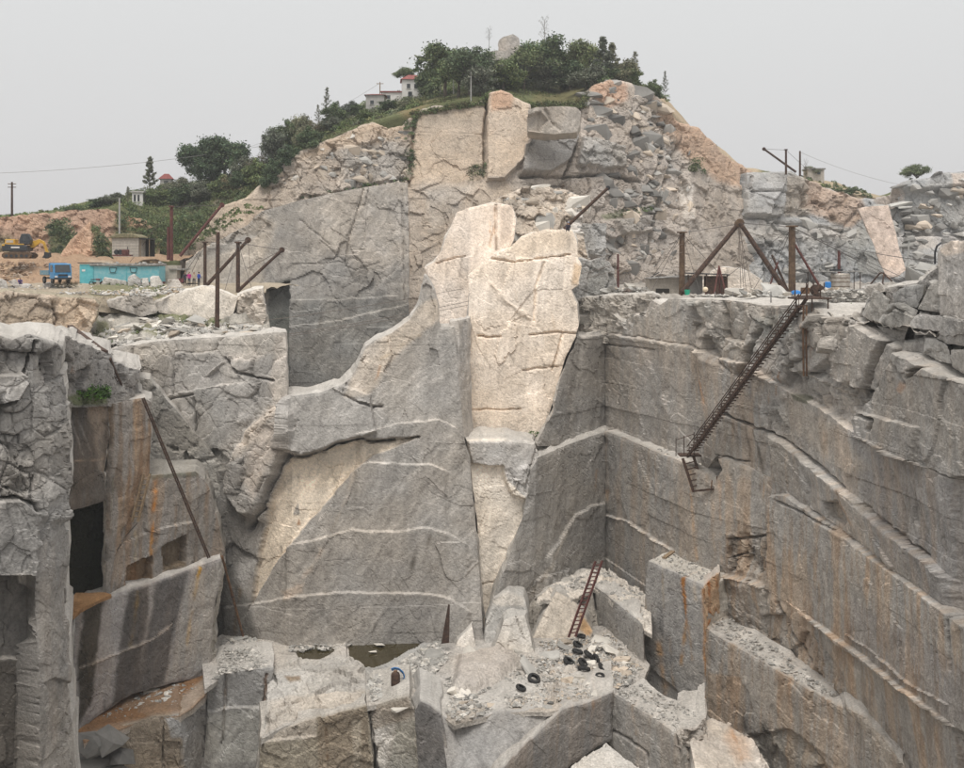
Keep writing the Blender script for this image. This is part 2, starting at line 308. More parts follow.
hill = sheet('hill', [[(a, b + 55, c + 130) for a, b, c in ridge], [(a, b + 6, c + 25) for a, b, c in ridge], ridge,
    [((a + d) / 2, (b + e) / 2 + 2, (c + f) / 2 - 4) for (a, b, c), (d, e, f) in zip(ridge, low)], low, [(a, 330, c - 3) for a, b, c in low]],
    (0.115, 0.125, 0.06), fb=1.0, fbs=9.0, feats=[
    ('tint', [(205,200),(230,186),(268,178),(300,150),(300,260),(190,262)], (0.44,0.37,0.29), .8, 14),
    ('tint', [(150,190),(200,178),(235,185),(215,200),(190,255),(165,258),(130,225)], (0.10,0.115,0.05), .9, 8),
    ('tint', [(190,195),(205,190),(200,225),(185,240)], (0.30,0.27,0.22), .5, 10),
    ('tint', [(395,112),(430,102),(470,94),(440,100),(410,120)], (0.22,0.17,0.09), .8, 8),
    ('tint', [(540,90),(585,85),(585,104),(530,104)], (0.17,0.15,0.075), .8, 8),
    ('tint', [(590,70),(640,80),(668,92),(760,165),(760,330),(590,330)], TAN, .8, 10),
    ('tint', [(782,172),(880,190),(880,260),(782,260)], TAN, .7, 8)]); kind(hill)

RB = (0.42, 0.378, 0.333)
cu = face('upper_cliff', [(180,252),(200,232),(222,205),(248,196),(268,176),(282,163),(300,150),(330,137),(372,121),(388,127),(402,124),(411,116),(422,108),(436,104),(458,106),(478,102),(486,96),(500,93),(512,98),(526,106),(545,110),(578,108),(584,94),(593,85),(610,79),(628,81),(650,90),(662,98),(672,112),(682,122),(700,128),(712,140),(722,152),(740,163),(760,176),(762,330),(180,330)],
    V((180,170),(265,168),(300,167),(410,168),(525,170),(600,174),(690,182),(760,196), lean=0.30), RB, mat_name='granite_rough', fb=0.9, fbs=9, fac=0.3, facs=5.0, bed=1.1, top=(0.16,0.15,0.08), skirt=(.5,1.5,4,10), res=1.05, bev=.4, feats=[
    ('tint', [(180,240),(222,203),(268,176),(275,200),(262,220),(195,260)], (0.46,0.385,0.305), .8, 8),
    ('tint', [(275,165),(372,121),(402,124),(415,130),(412,185),(270,215)], (0.43,0.38,0.325), .9, 6),
    ('rough', [(266,172),(330,134),(402,120),(416,130),(412,190),(330,200),(260,215)], 3.2, 1.3, 8),
    ('tint', [(340,150),(395,140),(412,150),(410,178),(345,180)], (0.34,0.325,0.30), .7, 12),
    ('tint', [(330,136),(372,122),(402,124),(412,130),(405,140),(350,146),(300,160)], TAN, .6, 8),
    ('line', [(345,190),(390,181),(412,178)], 1.6, DARK, .8, .7),
    ('tint', [(411,116),(480,101),(487,96),(486,180),(408,190)], (0.475,0.40,0.32), 1, 4),
    ('tint', [(486,96),(500,93),(526,106),(530,130),(522,160),(505,178),(486,180)], (0.55,0.465,0.375), 1, 3),
    ('off', [(487,93),(500,90),(528,104),(531,132),(522,162),(505,180),(487,182)], 1.3, 2),
    ('line', [(487,98),(485,130),(484,168)], 1.6, (0.19,0.15,0.11), .9, 1.2),
    ('line', [(416,112),(412,150),(409,186)], 1.8, (0.2,0.17,0.13), .7, 1.0),
    ('tint', [(411,112),(484,98),(484,122),(462,126),(440,124),(412,130)], (0.34,0.29,0.23), .55, 8),
    ('tint', [(490,96),(500,92),(512,98),(510,112),(490,114)], (0.50,0.31,0.20), .7, 6),
    ('tint', [(408,186),(505,180),(520,200),(520,330),(408,330)], (0.445,0.385,0.32), .95, 6),
    ('tint', [(425,190),(470,186),(455,215),(430,235)], (0.44,0.41,0.37), .6, 10),
    ('rough', [(408,190),(520,185),(520,330),(408,330)], 4.5, 0.45, 10),
    ('rough', [(585,84),(660,95),(690,130),(690,300),(560,300),(555,176),(580,170)], 3.2, 1.35, 8),
    ('rough', [(660,95),(760,175),(762,260),(690,260)], 3.4, .7, 8),
    ('tint', [(590,84),(612,78),(628,85),(625,100),(600,112)], (0.50,0.33,0.235), .7, 8),
    ('tint', [(655,98),(672,108),(700,126),(722,150),(760,174),(760,195),(715,180),(680,150),(660,125)], (0.46,0.33,0.24), .85, 8),
    ('tint', [(585,110),(622,112),(640,150),(640,300),(575,300),(580,170)], (0.375,0.34,0.305), .85, 8),
    ('tint', [(528,134),(577,135),(572,155),(562,166),(548,174),(522,174),(524,150)], (0.335,0.325,0.31), 1, 2),
    ('off', [(528,134),(577,135),(572,155),(562,166),(548,174),(522,174),(524,150)], 1.5, 2),
    ('tint', [(582,138),(622,148),(623,168),(600,170),(576,166)], (0.37,0.36,0.34), 1, 2), ('off', [(582,138),(622,148),(623,168),(600,170),(576,166)], 1.4, 2),
    ('line', [(580,108),(578,140),(570,160),(564,176)], 1.7, (0.16,0.13,0.1), .85, 1.2),
    ('line', [(520,177),(560,176),(612,175),(640,182)], 1.6, (0.13,0.12,0.1), .9, 1.4), ('line', [(525,186),(562,186)], 1.3, DARK, .8, .9),
    ('line', [(563,186),(562,205)], 1.3, RUST, .7, .4),
    ('tint', [(577,225),(602,225),(602,262),(577,255)], (0.34,0.335,0.32), 1, 2), ('off', [(577,225),(602,225),(602,262),(577,255)], 1.5, 2),
    ('tint', [(612,222),(655,214),(652,232),(620,236)], (0.38,0.36,0.33), .9, 3), ('off', [(612,222),(655,214),(652,232),(620,236)], 1.2, 3),
    ('tint', [(600,215),(655,208),(650,214),(605,220)], GREEN, .6, 3),
    ('tint', [(682,185),(694,184),(692,226),(680,228)], (0.55,0.52,0.48), .9, 2), ('tint', [(640,140),(676,150),(685,300),(640,300)], (0.385,0.355,0.325), .8, 10),
    ('line', [(684,130),(668,170),(655,215),(645,260)], 2.0, (0.3,0.27,0.23), .6, .8), ('line', [(666,120),(660,160),(640,210)], 1.6, (0.28,0.25,0.21), .6, .8),
    ]); kind(cu)

fc = face('far_cliff', [(688,190),(690,174),(720,172),(790,171),(796,176),(818,181),(838,190),(858,198),(868,196),(884,192),(900,182),(912,178),(930,177),(936,172),(964,170),(1100,165),(1100,315),(600,315),(640,285),(684,240)],
    V((600,192),(690,190),(790,196),(860,202),(900,196),(1100,190), lean=0.22), (0.36,0.368,0.368), mat_name='granite_rough', fb=0.8, fbs=10, fac=.75, facs=6.0, res=1.3, bev=.4, top=(0.45,0.44,0.42), feats=[
    ('rough', [(690,230),(800,236),(860,235),(860,300),(690,300)], 3.5, 1.1, 10),
    ('tint', [(744,174),(782,174),(784,192),(782,216),(742,216)], (0.42,0.42,0.41), 1, 2), ('off', [(744,174),(782,174),(784,192),(782,216),(742,216)], 1.5, 2), ('line', [(742,193),(784,194)], 1.2, DGREY, .6, .6),
    ('tint', [(694,190),(738,188),(740,210),(720,218),(696,214)], (0.31,0.31,0.295), .8, 6),
    ('tint', [(806,174),(838,188),(862,198),(866,214),(850,228),(806,214),(800,190)], (0.43,0.335,0.265), .9, 6), ('rough', [(784,172),(860,198),(866,214),(850,226),(784,215)], 2.6, 1.2, 8),
    ('tint', [(784,176),(808,178),(808,216),(786,216)], (0.38,0.34,0.29), .8, 6),
    ('off', [(866,236),(1100,232),(1100,180),(866,190)], -2.0, 6), ('tint', [(868,196),(900,184),(898,206),(880,212)], (0.40,0.335,0.28), .7, 5),
    ('tint', [(864,232),(1100,226),(1100,246),(880,252),(864,244)], (0.50,0.48,0.455), .8, 5),
    ('tint', [(905,190),(940,180),(1100,178),(1100,222),(900,224)], (0.41,0.41,0.395), .8, 5), ('tint', [(952,172),(975,172),(975,190),(954,190)], (0.55,0.48,0.42), .8, 3),
    ('rough', [(872,190),(1100,178),(1100,232),(872,232)], 4.0, .9, 5), ('tint', [(845,232),(870,224),(890,276),(862,276),(848,262)], (0.36,0.37,0.36), .9, 4),
    ('tint', [(906,250),(964,246),(964,290),(912,290)], (0.385,0.395,0.395), .9, 4), ('tint', [(690,220),(730,214),(800,222),(860,230),(858,240),(690,240)], (0.48,0.465,0.44), .7, 8),
    ('line', [(700,216),(760,219),(850,232)], 1.5, DGREY, .6, .8), ('line', [(838,250),(846,225),(862,206)], 1.6, DGREY, .5, .6),
    ]); kind(fc)

# ================================================================== the big grey wall left of the middle
g1 = face('grey_cliff', [(186,262),(200,250),(222,238),(246,224),(262,211),(300,200),(345,191),(398,182),(408,183),(409,240),(410,420),(262,420),(186,420)],
    V((186,150),(262,147),(290,146),(409,150), lean=0.14), (0.325,0.313,0.293), fb=0.5, fbs=8, fac=0.22, facs=7, bed=.5, top=BEIGE, skirt=(.5,1.5,4,9), feats=[
    ('tint', [(300,200),(345,191),(398,182),(408,183),(408,262),(372,268),(345,258),(310,250),(298,230)], (0.435,0.40,0.355), .6, 18),
    ('tint', [(392,184),(408,183),(408,305),(404,305)], (0.45,0.42,0.38), .6, 5), ('line', [(402,190),(404,250),(405,300)], 1.1, DGREY, .55, .25),
    ('rough', [(300,225),(408,190),(408,290),(350,300),(330,260)], 6.0, 0.7, 30),
    ('tint', [(188,262),(222,238),(262,212),(275,225),(262,270),(262,300),(190,300)], (0.43,0.39,0.335), .8, 10),
    ('rough', [(188,256),(222,236),(268,210),(272,232),(240,240),(200,256)], 2.0, .8, 6), ('tint', [(198,256),(235,236),(262,230),(240,246),(205,262)], (0.31,0.30,0.28), .7, 6),
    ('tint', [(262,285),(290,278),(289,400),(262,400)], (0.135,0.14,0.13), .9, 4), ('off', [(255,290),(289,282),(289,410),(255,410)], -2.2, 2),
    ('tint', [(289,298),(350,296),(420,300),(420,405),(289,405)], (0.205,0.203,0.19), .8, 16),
    ('step', [(289,327),(330,322),(370,313),(410,304)], .35, 8, 30), ('step', [(289,300),(340,299),(400,296)], .2, 8, 20),
    ('line', [(292,265),(340,262),(356,270),(380,262)], 1.0, DGREY, .45, .15), ('line', [(320,240),(345,262),(352,276)], 1.0, DGREY, .5, .2), ('line', [(300,220),(330,245)], 1.0, LGREY, .6, .2),
    ('line', [(364,190),(352,230),(345,262)], .9, (.30,.28,.25), .6, .3), ('line', [(341,300),(340,392)], 0.9, DGREY, .5, .12), ('line', [(369,200),(358,300)], .8, (.3,.29,.27), .4, .12),
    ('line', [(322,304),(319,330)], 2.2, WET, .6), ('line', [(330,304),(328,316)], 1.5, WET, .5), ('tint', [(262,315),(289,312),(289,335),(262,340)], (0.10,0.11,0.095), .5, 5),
    ]); kind(g1)

# ================================================================== left: terrace and its banks
bank = face('earth_bank', [(-120,220),(-40,218),(0,217),(40,214),(70,210),(104,208),(122,214),(150,222),(160,240),(160,275),(-120,275)], V((-120,182),(0,178),(100,176),(160,174), lean=.35), (0.40,0.275,0.205), mat_name='soil', fb=1.6, fbs=5, fac=.5, facs=3, top=(0.13,0.13,0.06), feats=[
    ('tint', [(48,224),(66,222),(76,236),(68,258),(50,258)], (0.09,0.10,0.05), .9, 6), ('tint', [(118,212),(160,222),(160,262),(104,262),(112,235)], (0.10,0.11,0.05), .85, 8),
    ('tint', [(128,215),(160,218),(158,230),(130,226)], (0.36,0.24,0.17), .8, 5), ('tint', [(-120,240),(12,236),(14,260),(-120,262)], (0.15,0.145,0.08), .7, 8), ('tint', [(26,218),(46,220),(44,245),(30,238)], (0.46,0.32,0.23), .7, 6),
    ('rough', [(-120,216),(150,208),(160,262),(-120,262)], 2.0, .8, 6)]); kind(bank)
dirt = sheet('dirt_bench', [[(-120,254,180),(0,255,175),(110,256,172),(200,258,170)], [(-120,256,150),(0,257,148),(70,258,147),(110,262,146),(200,266,146)][:4], [(-120,278,139),(0,279,138),(78,278,137),(200,282,137)], [(-120,284,134),(0,285,133),(80,284,133),(200,284,132)]], (0.33,0.225,0.15), fb=1.3, fbs=4, feats=[('tint', [(-20,260),(18,260),(22,282),(-20,282)], (0.42,0.30,0.20), .8, 5), ('tint', [(90,262),(200,262),(200,290),(90,290)], (0.36,0.30,0.23), .8, 10)]); kind(dirt)
terr = sheet('terrace_ground', [[(-200,283,142),(0,283,140),(120,283,139),(205,283,139),(300,284,138)], [(-200,286.5,121),(0,286.5,121),(120,287,120),(205,288,119),(268,289,118)], [(-200,292,112),(0,292,111),(100,292,113),(160,296,114),(264,296,112)], [(-200,312,110),(0,312,109),(100,312,111),(160,314,112),(264,316,111)]], (0.34,0.29,0.225), fb=.35, fbs=3, feats=[('tint', [(90,284),(165,284),(165,296),(90,296)], (0.13,0.14,0.06), .7, 5)]); kind(terr)
kind(face('beige_outcrop', [(-80,292),(0,291),(38,294),(60,297),(92,299),(99,306),(97,318),(88,334),(99,344),(-80,356)], V((-80,96),(0,98),(99,104), lean=.25), (0.47,0.395,0.315), mat_name='granite_rough', fb=.6, fbs=4, fac=.4, facs=3.2, top=(0.3,0.27,0.2), feats=[
    ('tint', [(0,298),(40,302),(52,318),(30,330),(0,325)], (0.40,0.32,0.235), .5, 8), ('tint', [(56,300),(96,302),(96,322),(62,332)], (0.60,0.49,0.375), .7, 6), ('line', [(52,302),(58,318),(50,332)], 1.3, (0.25,.2,.15), .7, .5), ('tint', [(0,330),(14,328),(12,340),(0,340)], GREEN, .6, 4), ('rough', [(-80,290),(99,300),(99,344),(-80,350)], 2.2, .6, 5)]))
slope = sheet('rubble_slope', [[(90,298,116),(150,296,117),(210,305,114),(268,314,110)], [(92,322,109),(150,318,109),(210,322,107.5),(270,327,106)], [(86,350,104),(125,347,103.5),(200,338,103),(286,335,102)]], (0.40,0.375,0.335), fb=.5, fbs=2.5, fac=.5, facs=1.6, mat_name='granite_rough', feats=[
    ('tint', [(100,296),(140,298),(190,314),(228,326),(200,326),(150,316),(112,308)], (0.14,0.15,0.065), .85, 5), ('tint', [(96,318),(108,322),(112,345),(96,345)], (0.16,0.16,0.08), .8, 4), ('tint', [(140,326),(170,330),(160,338),(130,336)], (0.17,0.17,0.08), .7, 4), ('tint', [(205,330),(286,330),(286,340),(190,342)], (.55,.52,.47), .6, 5)]); kind(slope)
kind(face('pale_ledge_rock', [(154,303),(172,295),(186,290),(206,286),(222,291),(237,297),(234,312),(230,321),(206,320),(180,316),(158,312)], V((150,113),(237,110), lean=.5), (0.50,0.46,0.40), fb=.3, fac=.12, top=PALE, feats=[('tint', [(154,303),(168,298),(170,314),(156,312)], GREY, .8, 5)]))
kind(face('pale_ledge_rock', [(236,297),(246,292),(263,288),(264,334),(238,334)], V((236,109),(264,107)), (0.56,0.52,0.465), fb=.3, fac=.3, facs=2.0, top=PALE, feats=[('rough', [(238,294),(262,292),(262,318),(238,320)], 1.4, .9, 4), ('tint', [(240,296),(260,294),(258,316),(240,316)], (.34,.31,.27), .5, 8)]))
kind(face('grey_ledge_rock', [(106,301),(124,297),(140,295),(152,298),(156,312),(140,316),(120,310),(107,306)], V((106,112),(156,111), lean=.4), (0.37,0.35,0.32), fb=.3, fac=.4, facs=2.5, top=PALE))

# ================================================================== left buttress and the wall that runs into it
lw = face('left_buttress', [(96,354),(120,347),(158,341),(200,338),(240,336),(262,334),(284,332),(286,345),(287,396),(300,396),(322,393),(342,385),(352,377),(360,360),(366,346),(376,339),(392,333),(410,319),(420,302),(424,274),(432,287),(438,304),(440,327),(453,327),(456,345),(459,385),(464,437),(470,468),(476,530),(481,600),(486,690),(96,690)],
    V((96,102.5),(200,100.5),(290,97),(400,97.5),(486,98), lean=.145), (0.34,0.325,0.302), fb=.42, fbs=6, fac=.10, facs=6, res=1.15, bed=.35, feats=[
    # the broken upper wall
    ('rough', [(96,340),(286,330),(287,400),(240,420),(225,520),(255,560),(200,600),(96,600)], 4.5, .9, 22), ('tint', [(120,347),(200,338),(284,333),(286,352),(240,356),(180,352),(140,366),(120,360)], (0.50,0.47,0.42), .6, 10),
    ('tint', [(108,352),(141,360),(140,398),(108,398)], (0.30,0.29,0.27), .8, 4),
    ('tint', [(276,336),(286,334),(288,400),(272,402),(268,385)], (0.56,0.505,0.44), .6, 6), ('line', [(230,356),(222,366),(212,374)], 1.4, PALE, .5, -.3), ('tint', [(230,354),(268,350),(258,362),(236,362)], (0.55,0.51,0.46), .8, 4), ('line', [(226,358),(236,372),(255,378),(272,380)], 1.2, DGREY, .6, .7),
    ('step', [(165,396),(215,386),(250,382)], .5, 10, 40), ('line', [(148,396),(160,402),(195,394)], 1.2, DGREY, .5, .5), ('line', [(176,352),(172,420)], .9, DGREY, .4, .3),
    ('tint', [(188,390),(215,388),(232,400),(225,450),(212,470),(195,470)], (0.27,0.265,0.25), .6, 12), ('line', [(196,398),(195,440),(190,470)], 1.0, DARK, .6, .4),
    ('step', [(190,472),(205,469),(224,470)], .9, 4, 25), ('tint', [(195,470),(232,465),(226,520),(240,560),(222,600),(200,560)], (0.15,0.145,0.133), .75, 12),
    # flaked pale bulge beside it
    ('off', [(290,400),(250,430),(238,455),(228,490),(244,512),(262,520),(272,500),(280,470),(288,450),(294,430)], 1.3, 8), ('tint', [(288,398),(268,408),(250,432),(240,460),(252,455),(268,430),(282,415)], (0.60,0.53,0.45), .6, 7), ('tint', [(262,430),(286,420),(290,445),(272,470),(262,500),(252,480)], (0.54,0.48,0.42), .6, 8),
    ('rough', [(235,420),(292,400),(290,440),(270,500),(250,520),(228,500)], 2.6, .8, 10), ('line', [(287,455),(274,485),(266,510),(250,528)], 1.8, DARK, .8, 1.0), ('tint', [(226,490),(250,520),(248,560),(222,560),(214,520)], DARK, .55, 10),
    # overhanging lip and the cream joint face beneath it
    ('off', [(287,396),(342,385),(370,395),(376,430),(360,438),(336,443),(318,452),(298,455),(284,448),(288,430)], 1.2, 4), ('tint', [(287,396),(345,386),(420,380),(440,420),(360,437),(318,450),(290,440)], (0.40,0.385,0.36), .7, 10),
    ('rough', [(284,425),(300,420),(300,455),(284,456)], 1.6, .8, 4),
    ('tint', [(250,612),(254,575),(262,535),(272,500),(284,468),(292,458),(318,454),(338,446),(360,441),(392,440),(420,436),(398,446),(372,456),(352,472),(326,503),(302,530),(290,545),(276,562),(264,580),(254,600)], (0.70,0.625,0.52), 1, 2), ('off', [(250,612),(254,575),(262,535),(272,500),(284,468),(292,458),(318,454),(338,446),(360,441),(392,440),(420,436),(398,446),(372,456),(352,472),(326,503),(302,530),(276,562),(254,600)], -.7, 3),
    ('line', [(286,456),(300,457),(322,451),(338,443),(360,438),(372,442),(394,440)], 1.6, DARK, .85, .9), ('line', [(370,444),(395,439),(418,437)], 1.0, DARK, .7, .5), ('tint', [(290,516),(297,503),(299,515)], DGREY, .9, 1.5), ('tint', [(296,526),(298,520),(300,526)], RUST, .8, 1.5), ('line', [(278,555),(277,545)], 1.2, DARK, .7),
    # sawn benches of the buttress
    ('step', [(356,434),(395,424),(440,419),(456,428),(464,438)], .55, 8, 60), ('step', [(354,466),(370,462),(400,463),(430,464),(448,471)], .65, 6, 60), ('step', [(285,546),(312,540),(352,529),(395,531),(425,527),(448,533),(470,545)], .7, 6, 60), ('line', [(285,546),(312,541),(352,530),(395,532),(425,528),(446,534)], 1.1, (.50,.47,.43), .7),
    ('step', [(222,607),(260,603),(290,596),(340,591),(400,592),(430,593),(450,598),(472,612)], .6, 6, 60), ('line', [(225,607),(260,603),(290,596),(340,591),(400,592),(430,593),(450,596)], 1.1, (.50,.47,.43), .7), ('line', [(356,434),(395,424),(440,419),(456,428)], 1.0, (.48,.455,.42), .6), ('line', [(378,554),(392,540),(410,536)], .9, (.48,.455,.42), .6),
    ('line', [(357,465),(346,500),(332,530)], 1.8, (.5,.44,.37), .5), ('line', [(322,550),(305,575),(296,588)], 3.0, (.52,.44,.37), .55), ('tint', [(282,592),(305,582),(302,592),(286,600)], (.55,.46,.38), .6, 4),
    ('line', [(418,538),(414,560),(411,570)], 2.4, WET, .75), ('line', [(430,535),(424,560)], 1.8, WET, .65), ('line', [(322,610),(330,622)], 2.4, BLACK, .8), ('line', [(361,458),(361,640)], .7, LGREY, .35),
    ('line', [(446,470),(448,600)], .8, (.4,.39,.36), .5), ('line', [(452,540),(466,600),(472,640)], 1.3, WET, .6), ('line', [(464,545),(470,600),(473,630)], 1.2, WET, .55), ('line', [(458,520),(470,575)], 1.4, WET, .4),
    ('tint', [(448,430),(462,438),(482,600),(486,690),(452,690),(450,600),(446,520)], (0.375,0.36,0.335), .7, 4),
    # slope up to the cream slab
    ('tint', [(366,346),(392,333),(426,302),(441,297),(446,315),(425,330),(400,352),(385,368),(378,385),(366,396),(345,398),(352,378),(360,362)], (0.56,0.50,0.425), .8, 6), ('rough', [(340,388),(366,346),(392,333),(420,310),(430,325),(396,360),(376,400),(350,402)], 2.6, .5, 8), ('line', [(378,360),(395,350),(420,335)], 1.8, (.55,.45,.31), .5), ('line', [(345,396),(372,407),(382,406)], 1.2, DARK, .6, .5),
    ('line', [(380,366),(378,376),(374,382)], 1.0, RUST, .7), ('line', [(330,384),(348,398),(376,405)], 1.0, PALE, .6, -.2),
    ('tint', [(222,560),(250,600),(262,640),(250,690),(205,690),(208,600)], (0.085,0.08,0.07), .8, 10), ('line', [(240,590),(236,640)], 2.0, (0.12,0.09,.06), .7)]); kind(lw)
# the buttress's narrow right flank
kind(face('buttress_flank', [(450,322),(470,318),(471,340),(471,395),(473,440),(478,500),(483,570),(487,640),(488,690),(470,690),(466,600),(458,480),(452,420)], V((441,98.2),(459,98.6),(471,103.5),(488,106), lean=.10), (0.45,0.43,0.40), fb=.2, fac=.08, feats=[('line', [(470,560),(476,620)], 1.4, WET, .6)], skirt=(.5,2,5)))

# ================================================================== the cream column in the middle
cA = face('cream_slab_wall', [(424,268),(434,262),(440,252),(446,238),(452,222),(457,212),(470,207),(490,203),(512,205),(516,220),(514,240),(505,256),(480,285),(470,300),(466,318),(462,326),(452,327),(440,327),(439,308),(432,286)], V((424,115),(470,112),(516,113), lean=.16), (0.80,0.705,0.61), fb=.3, fbs=7, fac=.05, res=1.15, top=PALE, diag=.4, feats=[
    ('line', [(495,208),(494,225),(490,246)], 1.2, (0.48,0.3,0.16), .6, .15), ('line', [(490,222),(490,232)], 1.3, (0.55,0.27,0.08), .8), ('line', [(495,220),(494,234)], 1.0, (0.55,0.27,0.08), .7), ('line', [(496,204),(496,250)], 1.0, DARK, .5, .4), ('step', [(446,262),(460,258),(472,256)], .25, 4, 30),
    ('line', [(436,263),(446,260),(466,256)], .9, (.4,.33,.26), .5, .3), ('line', [(475,255),(495,232)], 1.0, (.5,.39,.28), .5), ('tint', [(500,206),(514,206),(512,238),(500,246)], (.60,.51,.43), .7, 3)])
cB = face('cream_column_wall', [(463,445),(464,400),(467,340),(469,300),(468,276),(476,268),(487,262),(492,256),(512,246),(522,236),(545,229),(572,230),(577,240),(578,258),(582,266),(579,284),(571,290),(577,304),(579,326),(574,340),(566,356),(560,376),(556,392),(549,414),(540,436),(536,446)], V((463,107),(500,106.6),(580,108), lean=.06), (0.87,0.775,0.665), fb=.5, fbs=5, fac=.06, facs=6, res=1.15, top=PALE, diag=.45, feats=[
    ('rough', [(500,300),(578,250),(578,330),(540,345)], 6.0, .3, 20), ('line', [(492,284),(505,300),(518,310),(530,318)], 2.6, (.60,.48,.36), .55, -.15), ('line', [(545,262),(536,285),(534,320)], 1.4, (.66,.54,.41), .5, .2), ('line', [(530,335),(555,332),(576,333)], 1.2, (.46,.37,.29), .6, .35), ('line', [(487,258),(515,262),(545,258),(570,255)], 1.0, (.48,.39,.30), .55, .4),
    ('line', [(470,410),(490,409),(520,410)], 1.0, (.55,.43,.32), .7, .3), ('line', [(478,336),(500,337)], 1.4, (.52,.41,.31), .6, .4), ('line', [(522,370),(558,366)], .9, (.45,.36,.28), .5, .3), ('tint', [(546,335),(560,334),(556,352),(544,352)], (.38,.33,.27), .45, 2), ('line', [(563,334),(552,370)], 1.3, (.42,.35,.28), .55, .3),
    ('line', [(480,300),(500,325),(520,330)], 1.5, (.66,.53,.4), .5), ('tint', [(500,246),(540,231),(572,232),(576,250),(520,258)], (.72,.62,.50), .6, 8), ('tint', [(574,262),(582,266),(578,284),(572,285)], (.60,.42,.24), .6, 3),
    ('line', [(466,318),(464,420)], 2.0, (.52,.47,.41), .6), ('line', [(548,300),(556,330)], 1.2, (.68,.56,.43), .5), ('line', [(515,290),(522,330)], 1.0, (.68,.56,.43), .5)])
for o in (cA, cB): kind(o)
# grey splintered rock on its right side
kind(face('splintered_rock', [(568,262),(580,258),(590,262),(600,256),(610,262),(616,278),(622,300),(618,340),(590,345),(576,335),(574,300)], V((565,116),(620,119), lean=.1), (0.36,0.355,0.34), mat_name='granite_rough', fb=.4, fac=.5, facs=3, top=LGREY, feats=[('tint', [(588,262),(604,258),(612,290),(590,300)], (.30,.305,.295), .7, 3), ('line', [(592,262),(586,298)], 1.2, LGREY, .6, .3)]))
kind(face('cliff_shelf', [(492,200),(520,188),(560,188),(582,196),(582,235),(600,300),(640,298),(640,310),(480,310),(485,240)], V((480,122),(600,124),(640,130), lean=.25), (0.52,0.46,0.39), mat_name='granite_rough', fb=.6, fac=.7, facs=2.4, feats=[('tint', [(572,210),(582,210),(582,236),(572,232)], (.62,.6,.57), .8, 2)]))

# ================================================================== the inner corner and the long right wall
low_nodes = ((470,92),(488,93.5),(535,97.5),(605,110),(690,91),(735,86.5),(775,82),(820,75.5),(870,67),(964,53),(1060,42.5))
up_nodes = ((535,100),(605,113.5),(690,94.5),(712,89.8),(735,87.4),(775,83),(820,76.6),(870,68.3),(964,54.4),(1060,44))
RU = dict()
ru_poly = [(605,431),(605,330),(604,318),(606,306),(614,311),(618,318),(624,322),(631,314),(646,312),(652,300),(660,305),(668,299),(690,299),(712,299),(735,301),(760,305),(780,306),(806,302),(828,316),(842,318),(860,322),(874,330),(889,340),(902,350),(922,358),(940,369),(964,380),(1060,420),(1060,680),(964,616),(930,592),(895,560),(862,537),(832,516),(800,497),(786,487),(775,480),(735,463),(716,456),(706,470),(692,464),(668,456),(640,446)]
kind(face('inner_wall_upper', [(536,446),(547,424),(556,400),(562,376),(570,356),(577,338),(588,334),(600,330),(604,318),(606,306),(610,310),(610,436),(570,446)], V(*up_nodes[:2]), (0.355,0.342,0.32), bed=.4, fb=.3, fac=.10, facs=6, feats=[('step', [(580,337),(607,331)], .45, 3, 30), ('line', [(582,337),(606,332)], 1.0, DGREY, .55, .25), ('line', [(556,401),(580,395),(606,394)], 1.0, LGREY, .6), ('tint', [(577,300),(607,300),(607,332),(577,338)], (.40,.385,.36), .7, 3)]))
